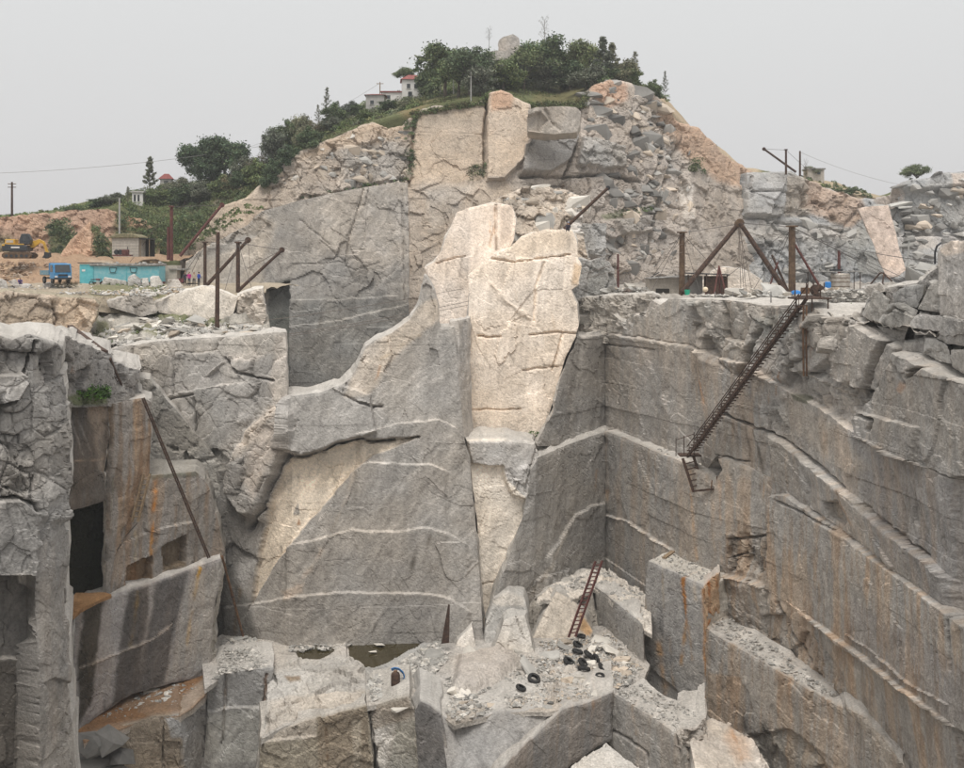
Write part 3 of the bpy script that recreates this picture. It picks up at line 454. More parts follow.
ru = face('right_wall_upper', ru_poly,
    V(*up_nodes), (0.375,0.358,0.332), fb=.32, fbs=6, fac=.10, facs=6, res=1.15, stain=.12, sdir='n', bed=1.0, feats=[
    ('step', [(580,337),(602,332),(640,337),(690,346),(712,352)], .45, 6, 30), ('line', [(582,337),(602,332),(640,337),(690,346),(705,350)], 1.0, DGREY, .55, .25),
    ('tint', [(577,338),(605,332),(608,430),(540,445),(560,380)], (0.325,0.312,0.29), .8, 5), ('line', [(556,401),(580,395),(604,394)], 1.0, LGREY, .6), ('line', [(606,394),(640,396),(672,404)], .9, LGREY, .6), ('line', [(608,345),(640,347),(655,350)], 1.1, DGREY, .6, .3),
    ('tint', [(606,306),(640,312),(668,299),(690,299),(690,345),(640,335),(606,332)], (0.41,0.395,0.365), .7, 4), ('rough', [(605,300),(648,300),(646,314),(618,334),(606,334)], 1.4, .7, 3),
    ('rough', [(690,299),(806,300),(862,322),(840,372),(800,385),(740,375),(690,345)], 3.0, 1.15, 10), ('tint', [(690,299),(745,302),(770,305),(768,340),(740,360),(700,345)], (0.40,0.38,0.345), .6, 8), ('tint', [(690,300),(712,300),(714,318),(692,316)], (.33,.33,.31), .8, 3),
    ('step', [(698,350),(720,358),(745,362),(762,372)], .8, 6, 40), ('line', [(700,350),(722,358),(745,364)], 1.3, PALE, .8), ('line', [(742,375),(752,350),(760,330)], 2.0, DARK, .8, 1.2), ('tint', [(757,318),(792,312),(800,330),(770,350)], (.34,.345,.325), .8, 3),
    ('off', [(808,312),(838,318),(838,350),(820,372),(800,372)], .9, 3), ('line', [(808,310),(800,350),(795,372)], 1.4, (.45,.28,.16), .5), ('line', [(820,325),(816,370)], 1.3, RUST, .3), ('line', [(784,372),(783,395)], 1.5, RUST, .75), ('line', [(776,378),(775,402)], 1.2, RUST, .6),
    ('line', [(698,352),(702,380),(706,410)], 1.1, (.55,.33,.19), .7), ('line', [(680,346),(684,420)], .8, LGREY, .4), ('stain', [(690,350),(775,370),(775,480),(715,456),(690,460)], .35, 14),
    ('step', [(756,368),(790,388),(825,406),(851,424),(880,440),(915,457),(964,480)], .9, 8, 200), ('line', [(760,372),(790,388),(825,406),(851,424),(862,432)], 1.5, PALE, .9), ('line', [(878,444),(915,458),(964,480)], 1.4, PALE, .8),
    ('line', [(786,362),(815,376),(850,392),(866,400)], 1.2, PALE, .6, -.3), ('rough', [(800,370),(862,385),(872,420),(850,420),(815,398)], 2.0, .8, 5), ('tint', [(798,393),(812,396),(815,404),(800,400)], MOSS, .7, 2),
    ('off', [(860,325),(889,341),(880,362),(871,390),(850,384),(838,378),(848,352)], .7, 2.5), ('off', [(889,342),(901,349),(897,364),(880,392),(870,386),(880,362)], .35, 2.5), ('line', [(889,342),(880,362),(870,390)], 1.5, DARK, .75, .7), ('line', [(901,349),(897,364),(880,392),(868,405)], 1.6, DARK, .7, .8), ('tint', [(866,388),(882,392),(880,402),(866,398)], BLACK, .6, 3),
    ('off', [(901,350),(940,369),(1060,420),(1060,470),(964,478),(918,460),(872,436),(866,420),(880,396),(897,366)], .7, 3), ('tint', [(901,350),(940,369),(1060,420),(1060,500),(964,478),(918,460),(872,436),(880,396)], (.335,.325,.305), .7, 5), ('line', [(880,408),(905,420),(935,430),(964,432)], 1.3, PALE, .5), ('off', [(862,410),(934,427),(928,462),(896,452),(866,436)], .35, 2.5), ('line', [(920,372),(934,368),(918,378)], 1.4, DARK, .7, .6), ('tint', [(912,382),(918,386),(914,394),(908,390)], RUST, .4, 4), ('line', [(874,416),(888,420),(884,430)], 1.6, DARK, .6, .6), ('line', [(902,362),(916,384)], 1.2, DARK, .5, .5),
    ('tint', [(775,400),(800,400),(818,420),(812,442),(790,430),(768,410)], (.27,.265,.25), .6, 8), ('rough', [(766,405),(790,405),(795,435),(770,430)], 1.8, .7, 5),
    ('line', [(720,412),(745,422),(775,432),(800,446),(830,470),(850,488)], 1.4, DARK, .75, .7), ('line', [(722,420),(745,428)], 1.6, WET, .7), ('line', [(757,430),(762,450),(768,478)], 2.2, WET, .85), ('line', [(745,415),(750,440),(752,462)], 1.5, WET, .6), ('line', [(735,425),(739,446)], 1.8, WET, .6), ('line', [(774,456),(780,472)], 1.6, WET, .6), ('line', [(716,455),(735,459),(750,462)], 1.1, DARK, .6, .4),
    ('step', [(775,432),(800,446),(835,478),(862,497),(900,530),(930,552),(964,582)], 1.0, 10, 60), ('line', [(845,489),(862,499),(885,515),(900,528),(925,546),(940,560),(964,580)], 1.7, PALE, .85), ('line', [(870,505),(888,520),(915,540),(935,556)], 1.8, (.12,.10,.06), .65, .3), ('line', [(880,516),(890,524)], 2.2, (.16,.09,.06), .7), ('line', [(912,538),(922,546)], 2.0, (.16,.10,.06), .7),
    ('stain', [(850,420),(964,480),(964,610),(862,536),(800,497),(775,480),(800,445)], .28, 14), ('tint', [(862,430),(920,462),(1060,520),(1060,680),(964,612),(900,560),(870,500)], (.30,.288,.275), .75, 14), ('tint', [(790,395),(850,430),(880,470),(850,470),(800,430)], (.40,.36,.31), .6, 10),
    ('line', [(902,470),(910,500),(912,540)], .9, DARK, .4, .2), ('line', [(850,490),(858,515),(868,535)], 1.4, (.3,.2,.12), .6), ('off', [(834,502),(850,500),(858,520),(850,528),(836,518)], -.7, 3), ('tint', [(834,502),(850,500),(858,520),(850,528),(836,518)], (.35,.30,.24), .5, 3)]); kind(ru)
rl = face('right_wall_lower', [(605,431),(625,438),(650,450),(672,458),(690,466),(706,474),(712,486),(722,470),(718,458),(735,463),(775,480),(790,493),(800,498),(832,517),(862,538),(895,561),(930,593),(964,617),(1060,690),(1060,880),(700,880),(605,700)],
    V(*low_nodes), (0.375,0.355,0.325), fb=.30, fbs=7, fac=.08, facs=7, res=1.15, stain=.28, sdir='n', bed=.9, feats=[
    ('tint', [(605,431),(690,466),(690,640),(605,600)], (.37,.355,.33), .8, 4), ('stain', [(605,431),(680,460),(680,640),(605,600)], 0.0, 3),
    ('line', [(606,502),(625,506),(650,520),(676,540)], 1.0, PALE, .6), ('line', [(605,515),(630,522),(650,537),(672,550)], 1.3, PALE, .75, -.15), ('line', [(613,502),(614,545)], 1.8, (.46,.43,.38), .6), ('line', [(606,490),(608,500)], 2.0, (.5,.34,.2), .5),
    ('step', [(606,514),(630,522),(650,537),(675,552)], .3, 5, 40),
    ('line', [(691,470),(693,540),(696,560)], 1.6, (.50,.34,.20), .65), ('line', [(712,490),(714,560)], 1.8, (.52,.40,.28), .5), ('line', [(719,480),(722,600)], 1.8, (.54,.36,.22), .6),
    ('stain', [(720,470),(775,482),(862,538),(964,617),(1060,690),(1060,880),(720,880)], .55, 14), ('tint', [(724,490),(768,490),(768,530),(724,530)], (.36,.335,.30), .5, 8),
    ('rough', [(726,534),(768,534),(768,574),(726,570)], 1.6, .9, 4), ('line', [(727,540),(745,538),(767,536)], 1.1, DARK, .7, .5), ('line', [(728,558),(745,552)], 1.2, DARK, .7, .5), ('line', [(758,538),(757,572)], 1.4, DARK, .6, .5), ('line', [(727,576),(750,580),(768,588)], 1.4, PALE, .9, -.4), ('step', [(722,574),(768,586)], 1.0, 3, 30),
    ('line', [(770,500),(766,540),(767,588)], 1.1, DARK, .6, .4), ('off', [(772,496),(790,494),(964,618),(1060,690),(1060,790),(964,728),(900,680),(850,645),(800,606),(768,588)], .55, 3),
    ('line', [(780,500),(800,508),(830,525),(855,540)], 1.0, DGREY, .5, .3), ('line', [(790,494),(820,512),(850,530)], 2.4, PALE, .8), ('line', [(862,540),(895,563),(930,595),(962,616)], 1.6, PALE, .9),
    ('step', [(768,588),(800,606),(850,640),(900,676),(964,727)], .7, 6, 60), ('line', [(768,588),(782,602),(800,606),(850,642),(900,678),(930,700),(964,727)], 1.3, PALE, .85), ('line', [(784,600),(830,625),(870,650)], .8, PALE, .5), ('line', [(856,635),(885,655),(920,685),(960,706)], 1.1, PALE, .7, -.2), ('line', [(886,655),(888,672),(886,690)], 1.0, PALE, .6),
    ('line', [(961,614),(961,670)], 1.3, DARK, .7, .3), ('line', [(926,645),(962,678)], 1.2, (.45,.43,.4), .6), ('line', [(900,560),(905,570)], 1.2, PALE, .4),
    ('tint', [(860,600),(964,660),(1060,720),(964,726),(900,676),(850,640)], (.305,.285,.27), .6, 12), ('tint', [(880,690),(964,730),(1060,800),(1060,880),(900,880)], (.36,.35,.335), .5, 10), ('line', [(858,660),(862,690),(866,720)], 2.2, (.50,.48,.45), .5), ('line', [(876,670),(880,740)], 1.6, (.46,.36,.26), .6),
    ('rough', [(722,575),(780,598),(830,650),(850,700),(800,660),(740,622),(722,610)], 2.4, .7, 6), ('line', [(782,602),(800,640),(815,660),(828,690)], 1.2, DARK, .6, .5)]); kind(rl)
rl2 = face('inner_wall', [(605,431),(585,439),(560,448),(537,458),(531,470),(528,495),(523,520),(514,545),(505,570),(494,598),(487,622),(488,680),(580,680),(610,660),(610,433)], V(*low_nodes[:4]), (0.35,0.338,0.316), bed=.4, fb=.35, fbs=6, fac=.10, facs=6, feats=[
    ('line', [(528,494),(560,490),(600,486)], .9, LGREY, .5), ('step', [(545,560),(560,540),(575,515),(590,505),(606,502)], .4, 4, 60), ('line', [(536,588),(550,565),(562,540),(575,512),(590,505),(600,502)], 1.6, (.60,.56,.5), .8), ('line', [(530,600),(545,575)], 2.2, (.58,.53,.46), .6), ('line', [(596,470),(594,495)], 1.6, (.48,.3,.17), .5), ('tint', [(590,500),(606,502),(606,560),(560,575),(570,530)], (.285,.275,.257), .6, 6), ('rough', [(520,600),(550,560),(575,572),(560,620),(530,640)], 2.0, .5, 6)]); kind(rl2)
kind(face('cream_lower_wall', [(466,440),(500,439),(532,444),(538,458),(536,520),(522,600),(500,660),(485,660),(482,600),(477,520),(471,470)], V((466,98.2),(538,99.5), lean=.03), (0.80,0.735,0.64), fb=.3, fac=.08, facs=4, feats=[
    ('tint', [(466,440),(540,440),(540,470),(531,484),(527,498),(520,492),(513,486),(506,480),(502,465),(472,463)], (.50,.485,.46), 1, 2.5), ('off', [(466,440),(540,440),(540,470),(531,484),(527,498),(512,494),(504,480),(502,465),(472,463)], .7, 3), ('rough', [(503,470),(535,460),(528,500),(510,498)], 1.5, .6, 4), ('line', [(536,447),(528,470),(524,490)], 1.4, (.5,.48,.45), .6, .3), ('line', [(482,584),(495,582),(510,570)], 1.0, (.5,.43,.36), .6, .3)]))

# ================================================================== lower right: stepped blocks and the stained block
kind(face('stained_block_front', [(647,561),(672,572),(697,583),(706,587),(706,640),(707,722),(690,720),(640,690),(642,640)], V((640,92.5),(647,91.6),(697,85.4),(707,84.2)), (0.355,0.343,0.325), fb=.12, fac=.04, jag=.5, sdir=(.64,.77,0), skirt=(.3,.7,1.2,1.8,2.5,3.4,4.4), top=(.56,.52,.46), feats=[
    ('line', [(683,578),(685,605),(686,624)], 1.7, (.38,.17,.05), 1.5), ('line', [(686,620),(681,665)], 1.9, (.40,.25,.13), 1.1), ('line', [(688,625),(692,660)], 1.4, (.42,.28,.16), .8), ('line', [(662,568),(664,610)], 1.2, (.42,.33,.2), .5), ('line', [(659,640),(664,694)], 3.2, (.50,.33,.19), .95), ('line', [(670,638),(673,690)], 1.8, (.50,.35,.22), .5), ('line', [(644,600),(643,690)], 1.4, (.42,.31,.2), .5), ('line', [(704,590),(705,700)], 1.6, (.40,.22,.10), 1.2), ('line', [(694,582),(696,600)], 2.0, (.55,.47,.37), .7), ('step', [(640,660),(707,716)], -.3, 4, 30)]))
kind(face('stained_block_side', [(705,587),(711,580),(718,573),(720,600),(722,614),(712,622),(705,630)], V((705,84.0),(722,86.2)), (.50,.36,.24), fb=.12, fac=.1, facs=1.5, skirt=(.3,1,3), feats=[('line', [(709,582),(710,624)], 1.8, (.36,.13,.03), 1.3), ('line', [(715,577),(716,616)], 1.8, (.40,.16,.04), 1.3)]))
kind(face('lower_bench_front', [(705,628),(716,637),(735,647),(762,662),(790,679),(818,696),(848,711),(870,735),(890,768),(900,830),(720,830),(706,730)], V((705,84.2),(790,73.9),(848,68.6),(900,60)), (0.355,0.335,0.305), fb=.3, fac=.08, stain=.5, sdir=(.5,.86,0), skirt=(.3,.7,1.2,2,3,4.3), feats=[
    ('tint', [(707,672),(740,678),(738,730),(720,728),(707,715)], (.43,.34,.255), .7, 4), ('line', [(720,675),(721,690)], 1.8, BLACK, .8), ('line', [(730,676),(731,686)], 2.0, BLACK, .8), ('line', [(744,714),(746,736)], 3.0, BLACK, .8), ('line', [(764,724),(768,734)], 3.4, BLACK, .75), ('line', [(780,742),(784,750)], 3.0, BLACK, .7),
    ('tint', [(706,715),(745,735),(790,728),(830,760),(850,800),(850,830),(715,830)], (.30,.285,.255), .8, 4), ('off', [(700,722),(745,737),(790,728),(812,748),(830,768),(840,830),(700,830)], -.25, 3), ('rough', [(706,718),(745,735),(790,728),(840,768),(840,830),(715,830)], 2.0, .45, 5), ('tint', [(812,746),(850,735),(860,770),(830,780)], (.42,.40,.37), .5, 6), ('line', [(850,705),(856,770)], 2.0, (.34,.22,.14), .6), ('line', [(790,680),(793,730)], 1.6, (.46,.35,.25), .5)]))
kind(face('lower_bench_end', [(845,706),(862,716),(880,736),(905,768),(915,830),(880,830),(868,740)], V((845,69),(915,58)), (.40,.37,.33), fb=.3, fac=.2, facs=2, stain=.4))
kind(face('step_block_top', [(536,600),(552,586),(572,576),(600,564),(622,578),(650,594),(652,632),(641,624),(616,604),(594,586),(572,600)], H(-31), (.60,.56,.50), jag=.1, sdir=(0,0,-1), amp=.5, fb=.25, fac=.35, facs=1.5, mat_name='granite_rough', skirt=(.12,.35), bev=.1))
kind(face('step_block_front', [(594,586),(616,603),(642,624),(645,690),(620,680),(598,640)], V((592,99.5),(645,87.5)), (0.37,0.36,0.34), fb=.1, fac=.04, jag=.5))
kind(face('broken_corner_rock', [(500,680),(506,650),(520,620),(536,598),(556,588),(574,590),(592,588),(600,640),(606,680)], V((500,95.5),(600,97), lean=.3, pv=640), (.37,.35,.315), mat_name='granite_rough', fb=.4, fac=.45, facs=3))

# ================================================================== the pit floor
floor = face('pit_floor', [(200,648),(225,632),(300,628),(480,632),(530,630),(610,624),(650,664),(642,684),(612,695),(585,704),(550,713),(498,713),(455,725),(436,712),(428,706),(408,694),(392,702),(367,706),(364,674),(345,664),(300,664),(275,671),(222,677),(205,690)], H(-34.0), (0.42,0.40,0.37), jag=.1, sdir=(0,0,-1), amp=.5, fb=.5, fbs=4, fac=.10, facs=1.6, mat_name='granite_rough', res=1.15, skirt=(.12,.35), bev=0, feats=[
    ('off', [(346,644),(372,634),(424,631),(432,638),(408,650),(388,662),(372,668),(348,660)], -.3, 3), ('off', [(296,650),(318,645),(336,648),(320,660),(300,661)], -.25, 3), ('tint', [(360,640),(440,634),(448,660),(420,672),(365,690)], (.36,.36,.345), .7, 6),
    ('off', [(460,660),(500,650),(520,662),(500,680),(475,692),(455,690)], .9, 10), ('tint', [(455,656),(510,650),(520,665),(480,695),(455,690)], (.45,.41,.37), .6, 10), ('tint', [(440,715),(500,702),(560,700),(610,686),(612,695),(550,713),(498,713),(455,725)], (.36,.32,.27), .6, 4), ('line', [(455,722),(480,716),(505,700),(525,690)], 1.6, DARK, .5, .3), ('rough', [(540,650),(640,640),(640,690),(560,710),(540,690)], 1.0, .5, 8), ('tint', [(225,634),(262,632),(262,665),(225,670)], (.35,.32,.28), .6, 8)]); kind(floor)
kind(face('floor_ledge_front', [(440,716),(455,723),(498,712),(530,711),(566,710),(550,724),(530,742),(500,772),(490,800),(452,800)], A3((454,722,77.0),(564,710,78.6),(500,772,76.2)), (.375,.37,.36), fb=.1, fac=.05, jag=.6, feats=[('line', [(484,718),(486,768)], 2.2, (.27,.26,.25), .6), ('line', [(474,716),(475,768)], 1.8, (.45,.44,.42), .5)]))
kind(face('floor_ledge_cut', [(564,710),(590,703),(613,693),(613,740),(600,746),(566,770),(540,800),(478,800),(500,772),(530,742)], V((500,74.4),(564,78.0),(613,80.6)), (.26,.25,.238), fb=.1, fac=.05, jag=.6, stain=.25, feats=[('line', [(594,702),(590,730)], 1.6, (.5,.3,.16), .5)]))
kind(face('low_floor', [(560,775),(580,760),(606,743),(625,758),(650,775),(660,800),(540,800)], H(-36.6), (.55,.53,.49), jag=.1, sdir=(0,0,-1), amp=.5, fb=.1, fac=.1, facs=1, bev=.05, skirt=(.2,.6), mat_name='granite_rough'))
kind(face('right_block_front', [(612,693),(630,704),(652,718),(676,734),(680,760),(684,800),(650,800),(607,742)], V((607,81.6),(612,81),(676,73.9)), (.365,.35,.325), fb=.1, fac=.04, jag=.5, stain=.2, sdir=(.72,.7,0), skirt=(.3,.7,1.2,1.8,2.6,3.7), feats=[('line', [(609,730),(630,740),(646,752),(648,766)], 1.4, DARK, .8, .2), ('line', [(632,706),(636,735)], 1.8, (.47,.34,.22), .4)]))
kind(face('right_block_end', [(676,734),(694,726),(707,718),(704,745),(720,800),(684,800)], V((676,73.6),(707,75.5)), (.43,.40,.36), fb=.3, fac=.5, facs=1.4, mat_name='granite_rough'))
kind(face('stained_slab', [(690,742),(700,722),(712,718),(730,724),(748,738),(765,760),(790,800),(700,800)], A3((700,722,77),(750,740,76),(740,790,69)), (.49,.45,.40), sdir=(0,0,-1), jag=.2, fb=.2, fac=.15, facs=2, feats=[('tint', [(728,726),(745,738),(752,760),(738,764),(724,742)], (.44,.28,.17), .45, 10), ('line', [(732,728),(742,760)], 2.2, (.42,.23,.11), .8), ('line', [(742,736),(756,752),(764,768)], 2.4, PALE, .7, -.3)]))

# ================================================================== left side, near
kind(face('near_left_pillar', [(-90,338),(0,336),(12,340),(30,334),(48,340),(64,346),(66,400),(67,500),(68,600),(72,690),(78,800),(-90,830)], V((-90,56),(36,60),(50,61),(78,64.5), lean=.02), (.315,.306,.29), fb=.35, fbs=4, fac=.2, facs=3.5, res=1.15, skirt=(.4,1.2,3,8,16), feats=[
    ('rough', [(-90,330),(30,335),(66,345),(66,520),(36,520),(30,500),(-90,495)], 2.6, 1.1, 12), ('tint', [(0,340),(24,345),(26,366),(0,372)], (.25,.245,.235), .7, 4), ('off', [(-20,374),(24,374),(30,384),(20,398),(-20,408)], 1.0, 3), ('tint', [(-20,378),(26,378),(22,396),(-20,406)], (.47,.46,.44), .6, 4), ('line', [(24,376),(30,360),(34,342)], 1.5, DARK, .7, .8), ('line', [(-10,410),(16,402),(28,384)], 1.6, DARK, .6, .8), ('rough', [(-20,440),(30,450),(40,500),(-20,505)], 1.6, .8, 6),
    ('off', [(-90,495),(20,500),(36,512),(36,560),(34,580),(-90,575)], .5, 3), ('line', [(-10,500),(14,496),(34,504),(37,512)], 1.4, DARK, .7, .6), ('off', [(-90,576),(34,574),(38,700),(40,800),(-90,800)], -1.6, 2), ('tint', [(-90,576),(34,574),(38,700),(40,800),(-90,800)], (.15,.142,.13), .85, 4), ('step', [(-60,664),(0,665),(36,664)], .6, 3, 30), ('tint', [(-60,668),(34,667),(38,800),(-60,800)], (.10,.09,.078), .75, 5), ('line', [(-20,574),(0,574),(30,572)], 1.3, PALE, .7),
    ('tint', [(24,576),(34,574),(34,592),(26,588)], PALE, .8, 3), ('stain', [(36,540),(66,540),(72,690),(40,800)], .12, 8), ('line', [(66,590),(70,630),(74,720)], 1.3, DARK, .6, .4), ('line', [(40,640),(70,610)], .9, LGREY, .5), ('line', [(40,740),(74,700)], .9, LGREY, .5)]))
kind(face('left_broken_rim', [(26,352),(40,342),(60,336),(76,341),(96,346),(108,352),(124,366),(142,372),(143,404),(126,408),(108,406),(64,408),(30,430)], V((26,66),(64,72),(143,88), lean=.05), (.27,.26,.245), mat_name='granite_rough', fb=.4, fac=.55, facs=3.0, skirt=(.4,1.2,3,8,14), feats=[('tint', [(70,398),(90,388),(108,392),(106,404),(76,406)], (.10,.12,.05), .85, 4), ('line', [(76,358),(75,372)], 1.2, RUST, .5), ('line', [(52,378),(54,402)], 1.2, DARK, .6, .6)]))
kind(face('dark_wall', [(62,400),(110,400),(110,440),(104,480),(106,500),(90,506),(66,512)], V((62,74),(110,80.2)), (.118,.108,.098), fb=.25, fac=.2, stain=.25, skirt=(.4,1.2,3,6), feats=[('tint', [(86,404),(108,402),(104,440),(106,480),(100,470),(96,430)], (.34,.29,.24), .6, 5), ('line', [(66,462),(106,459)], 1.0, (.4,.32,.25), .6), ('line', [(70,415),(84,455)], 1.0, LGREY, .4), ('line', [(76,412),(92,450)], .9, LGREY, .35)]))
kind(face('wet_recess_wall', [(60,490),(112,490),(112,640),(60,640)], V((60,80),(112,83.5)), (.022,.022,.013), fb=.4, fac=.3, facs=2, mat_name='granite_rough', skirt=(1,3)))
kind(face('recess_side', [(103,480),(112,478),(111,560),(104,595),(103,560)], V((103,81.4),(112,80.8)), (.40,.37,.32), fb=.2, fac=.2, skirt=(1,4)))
kind(face('wet_recess_sill', [(66,602),(76,592),(104,592),(112,594),(80,608),(68,622)], H(-25.6), (.30,.17,.08), jag=.1, sdir=(0,0,-1), amp=.5, fb=.2, fac=.1, mat_name='soil', skirt=(.1,.25), bev=.05, top=(.22,.13,.07)))
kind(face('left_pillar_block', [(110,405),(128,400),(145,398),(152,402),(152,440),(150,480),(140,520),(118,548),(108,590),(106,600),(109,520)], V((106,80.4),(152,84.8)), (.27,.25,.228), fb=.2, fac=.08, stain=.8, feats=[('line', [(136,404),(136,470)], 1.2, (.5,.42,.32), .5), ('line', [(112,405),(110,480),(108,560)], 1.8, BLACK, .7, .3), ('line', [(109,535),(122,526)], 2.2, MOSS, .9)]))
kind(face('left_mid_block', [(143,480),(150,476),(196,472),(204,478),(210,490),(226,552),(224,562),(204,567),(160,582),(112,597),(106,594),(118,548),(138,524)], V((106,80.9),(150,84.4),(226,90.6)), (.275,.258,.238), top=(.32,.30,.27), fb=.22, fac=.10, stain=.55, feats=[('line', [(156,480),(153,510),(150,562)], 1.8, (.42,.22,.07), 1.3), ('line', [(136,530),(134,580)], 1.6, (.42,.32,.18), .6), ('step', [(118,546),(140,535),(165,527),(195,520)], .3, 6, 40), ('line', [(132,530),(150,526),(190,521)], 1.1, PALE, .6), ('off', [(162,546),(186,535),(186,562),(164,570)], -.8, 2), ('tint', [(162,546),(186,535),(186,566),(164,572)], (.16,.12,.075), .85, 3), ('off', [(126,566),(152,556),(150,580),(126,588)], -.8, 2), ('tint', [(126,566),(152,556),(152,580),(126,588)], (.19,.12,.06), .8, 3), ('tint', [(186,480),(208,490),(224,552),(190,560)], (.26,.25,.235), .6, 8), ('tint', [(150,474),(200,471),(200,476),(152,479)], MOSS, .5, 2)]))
STR = (.062,.055,.050)
kind(face('striped_wall', [(76,612),(90,602),(108,597),(150,584),(190,569),(222,559),(222,577),(216,600),(212,640),(210,676),(170,684),(132,694),(104,712),(78,732),(74,680)], V((78,78),(212,88),(222,88.8)), (.33,.318,.312), fb=.18, fac=.07, stain=.15, feats=[
    ('tint', [(84,606),(103,600),(98,640),(92,700),(78,728),(78,660)], (.05,.042,.03), .9, 4), ('tint', [(128,592),(150,585),(148,620),(142,650),(136,690),(112,706),(116,670),(122,630)], STR, .82, 5), ('tint', [(156,583),(190,570),(182,600),(172,640),(164,684),(130,696),(140,660),(150,620)], (.095,.09,.088), .85, 5), ('line', [(138,592),(134,620),(130,645)], 2.2, (.22,.15,.055), .6), ('line', [(200,568),(195,595),(190,625),(187,645)], 1.6, (.42,.26,.06), 1.3),
    ('tint', [(186,585),(222,562),(222,577),(214,605),(210,672),(166,682),(176,640)], (.385,.375,.35), .6, 6), ('line', [(80,668),(112,655),(150,640),(172,624)], 1.1, (.42,.36,.3), .7, -.1), ('step', [(80,668),(112,655),(150,640),(172,625)], .2, 6, 20), ('line', [(108,597),(150,584),(200,566)], 1.4, PALE, .8)]))
kind(face('striped_wall_end', [(222,559),(226,562),(225,580),(219,610),(214,676),(209,678),(213,620),(217,598)], V((209,88),(226,90.8)), (.40,.385,.35), fb=.1, fac=.2, facs=1.5, skirt=(.5,2,6)))
kind(face('dirt_ledge', [(78,730),(104,711),(132,693),(170,683),(213,671),(212,684),(204,696),(192,707),(180,715),(150,718),(124,727),(84,742)], H(-34.9), (.24,.135,.07), jag=.1, sdir=(0,0,-1), amp=.5, fb=.18, fbs=1.5, fac=.05, mat_name='soil', skirt=(.2,.6), bev=.05, feats=[('tint', [(190,690),(213,670),(212,686),(196,704),(180,715),(160,716)], (.42,.36,.30), .7, 5), ('tint', [(78,735),(120,722),(180,712),(180,716),(124,728),(84,742)], (.33,.24,.17), .6, 3)]))
kind(face('dirt_ledge_front', [(120,728),(150,719),(180,715),(192,706),(204,696),(212,683),(209,720),(204,800),(118,800)], V((118,77.5),(180,79.7),(212,85.6)), (.30,.255,.20), fb=.3, fac=.22, facs=2, mat_name='granite_rough', top=(.25,.15,.085), feats=[('tint', [(166,720),(184,714),(200,700),(211,684),(206,800),(185,800),(182,740)], (.33,.325,.315), .9, 4), ('line', [(163,720),(164,768)], 1.0, DARK, .5, .3), ('tint', [(166,718),(184,714),(188,735),(172,738)], (.38,.38,.375), .8, 3), ('line', [(210,690),(207,768)], 1.2, DARK, .6)]))

# ================================================================== foreground blocks under the frame's lower edge
kind(face('left_floor_block', [(208,684),(222,674),(246,671),(274,668),(268,700),(262,740),(260,800),(202,800)], V((202,84),(274,84.6)), (.30,.295,.28), fb=.2, fac=.1, jag=.5, feats=[('tint', [(208,684),(222,674),(274,668),(268,704),(240,706),(208,710)], (.27,.268,.26), .8, 4), ('step', [(206,711),(235,706),(264,708)], .4, 3, 30), ('line', [(226,675),(224,710),(222,745)], 1.3, (.2,.14,.09), .8, .3), ('tint', [(208,714),(262,708),(260,760),(204,765)], (.42,.415,.385), .7, 5), ('line', [(266,675),(262,740),(259,768)], 1.6, (.25,.13,.06), .8, .3)]))
kind(face('slab_block_top', [(268,674),(282,664),(302,657),(340,655),(358,660),(365,667),(366,708),(340,712),(318,718),(300,724),(280,732),(261,741),(266,705)], A3((270,674,85),(363,664,87),(264,740,77.8),(366,706,79)), (.44,.425,.395), fb=.3, fbs=3, fac=.3, facs=2.2, mat_name='granite_rough', jag=.15, sdir=(0,0,-1), skirt=(.12,.4), amp=.8, feats=[('tint', [(268,700),(366,690),(366,706),(300,722),(264,736)], (.50,.45,.385), .6, 6), ('step', [(268,712),(300,704),(340,698),(364,694)], .5, 4, 20), ('tint', [(285,677),(300,676),(302,684),(290,684)], (.2,.14,.08), .8, 3), ('line', [(366,708),(340,722),(332,730)], 1.3, DARK, .7, .3)]))
kind(face('slab_block_front', [(261,740),(280,732),(300,724),(318,719),(340,713),(367,707),(372,750),(376,800),(257,800)], V((257,77.3),(376,79.2)), (.35,.32,.26), fb=.2, fac=.15, facs=2, mat_name='granite_rough', feats=[('tint', [(264,724),(316,716),(318,738),(262,742)], (.47,.43,.38), .7, 4), ('tint', [(318,716),(367,707),(374,800),(318,800)], (.26,.22,.17), .85, 4), ('line', [(326,728),(328,760)], 1.8, (.14,.09,.05), .8), ('tint', [(352,720),(362,722),(360,768),(354,768)], (.45,.41,.34), .7, 3), ('step', [(262,741),(318,736)], .3, 4, 40)]))
kind(face('wedge_floor_block', [(366,708),(380,704),(396,699),(410,696),(416,724),(420,760),(420,800),(384,800),(376,756)], V((366,79.8),(420,78)), (.40,.38,.34), fb=.3, fac=.2, facs=2, mat_name='granite_rough', feats=[('tint', [(366,708),(410,697),(412,716),(390,728),(374,730)], (.33,.29,.245), .8, 4), ('tint', [(374,730),(396,722),(386,768),(380,790)], (.56,.54,.5), .8, 3), ('tint', [(396,724),(414,720),(418,790),(386,790)], (.35,.345,.31), .8, 3), ('line', [(367,708),(374,740),(378,768)], 1.6, DARK, .7, .3)]))
kind(face('dark_floor_block', [(414,712),(420,702),(430,706),(440,716),(446,736),(452,800),(420,800),(416,750)], V((414,77.5),(452,76)), (.20,.197,.195), fb=.15, fac=.05, jag=.5, top=(.5,.48,.45), feats=[('line', [(432,708),(442,722),(447,750)], 1.6, PALE, .7)]))

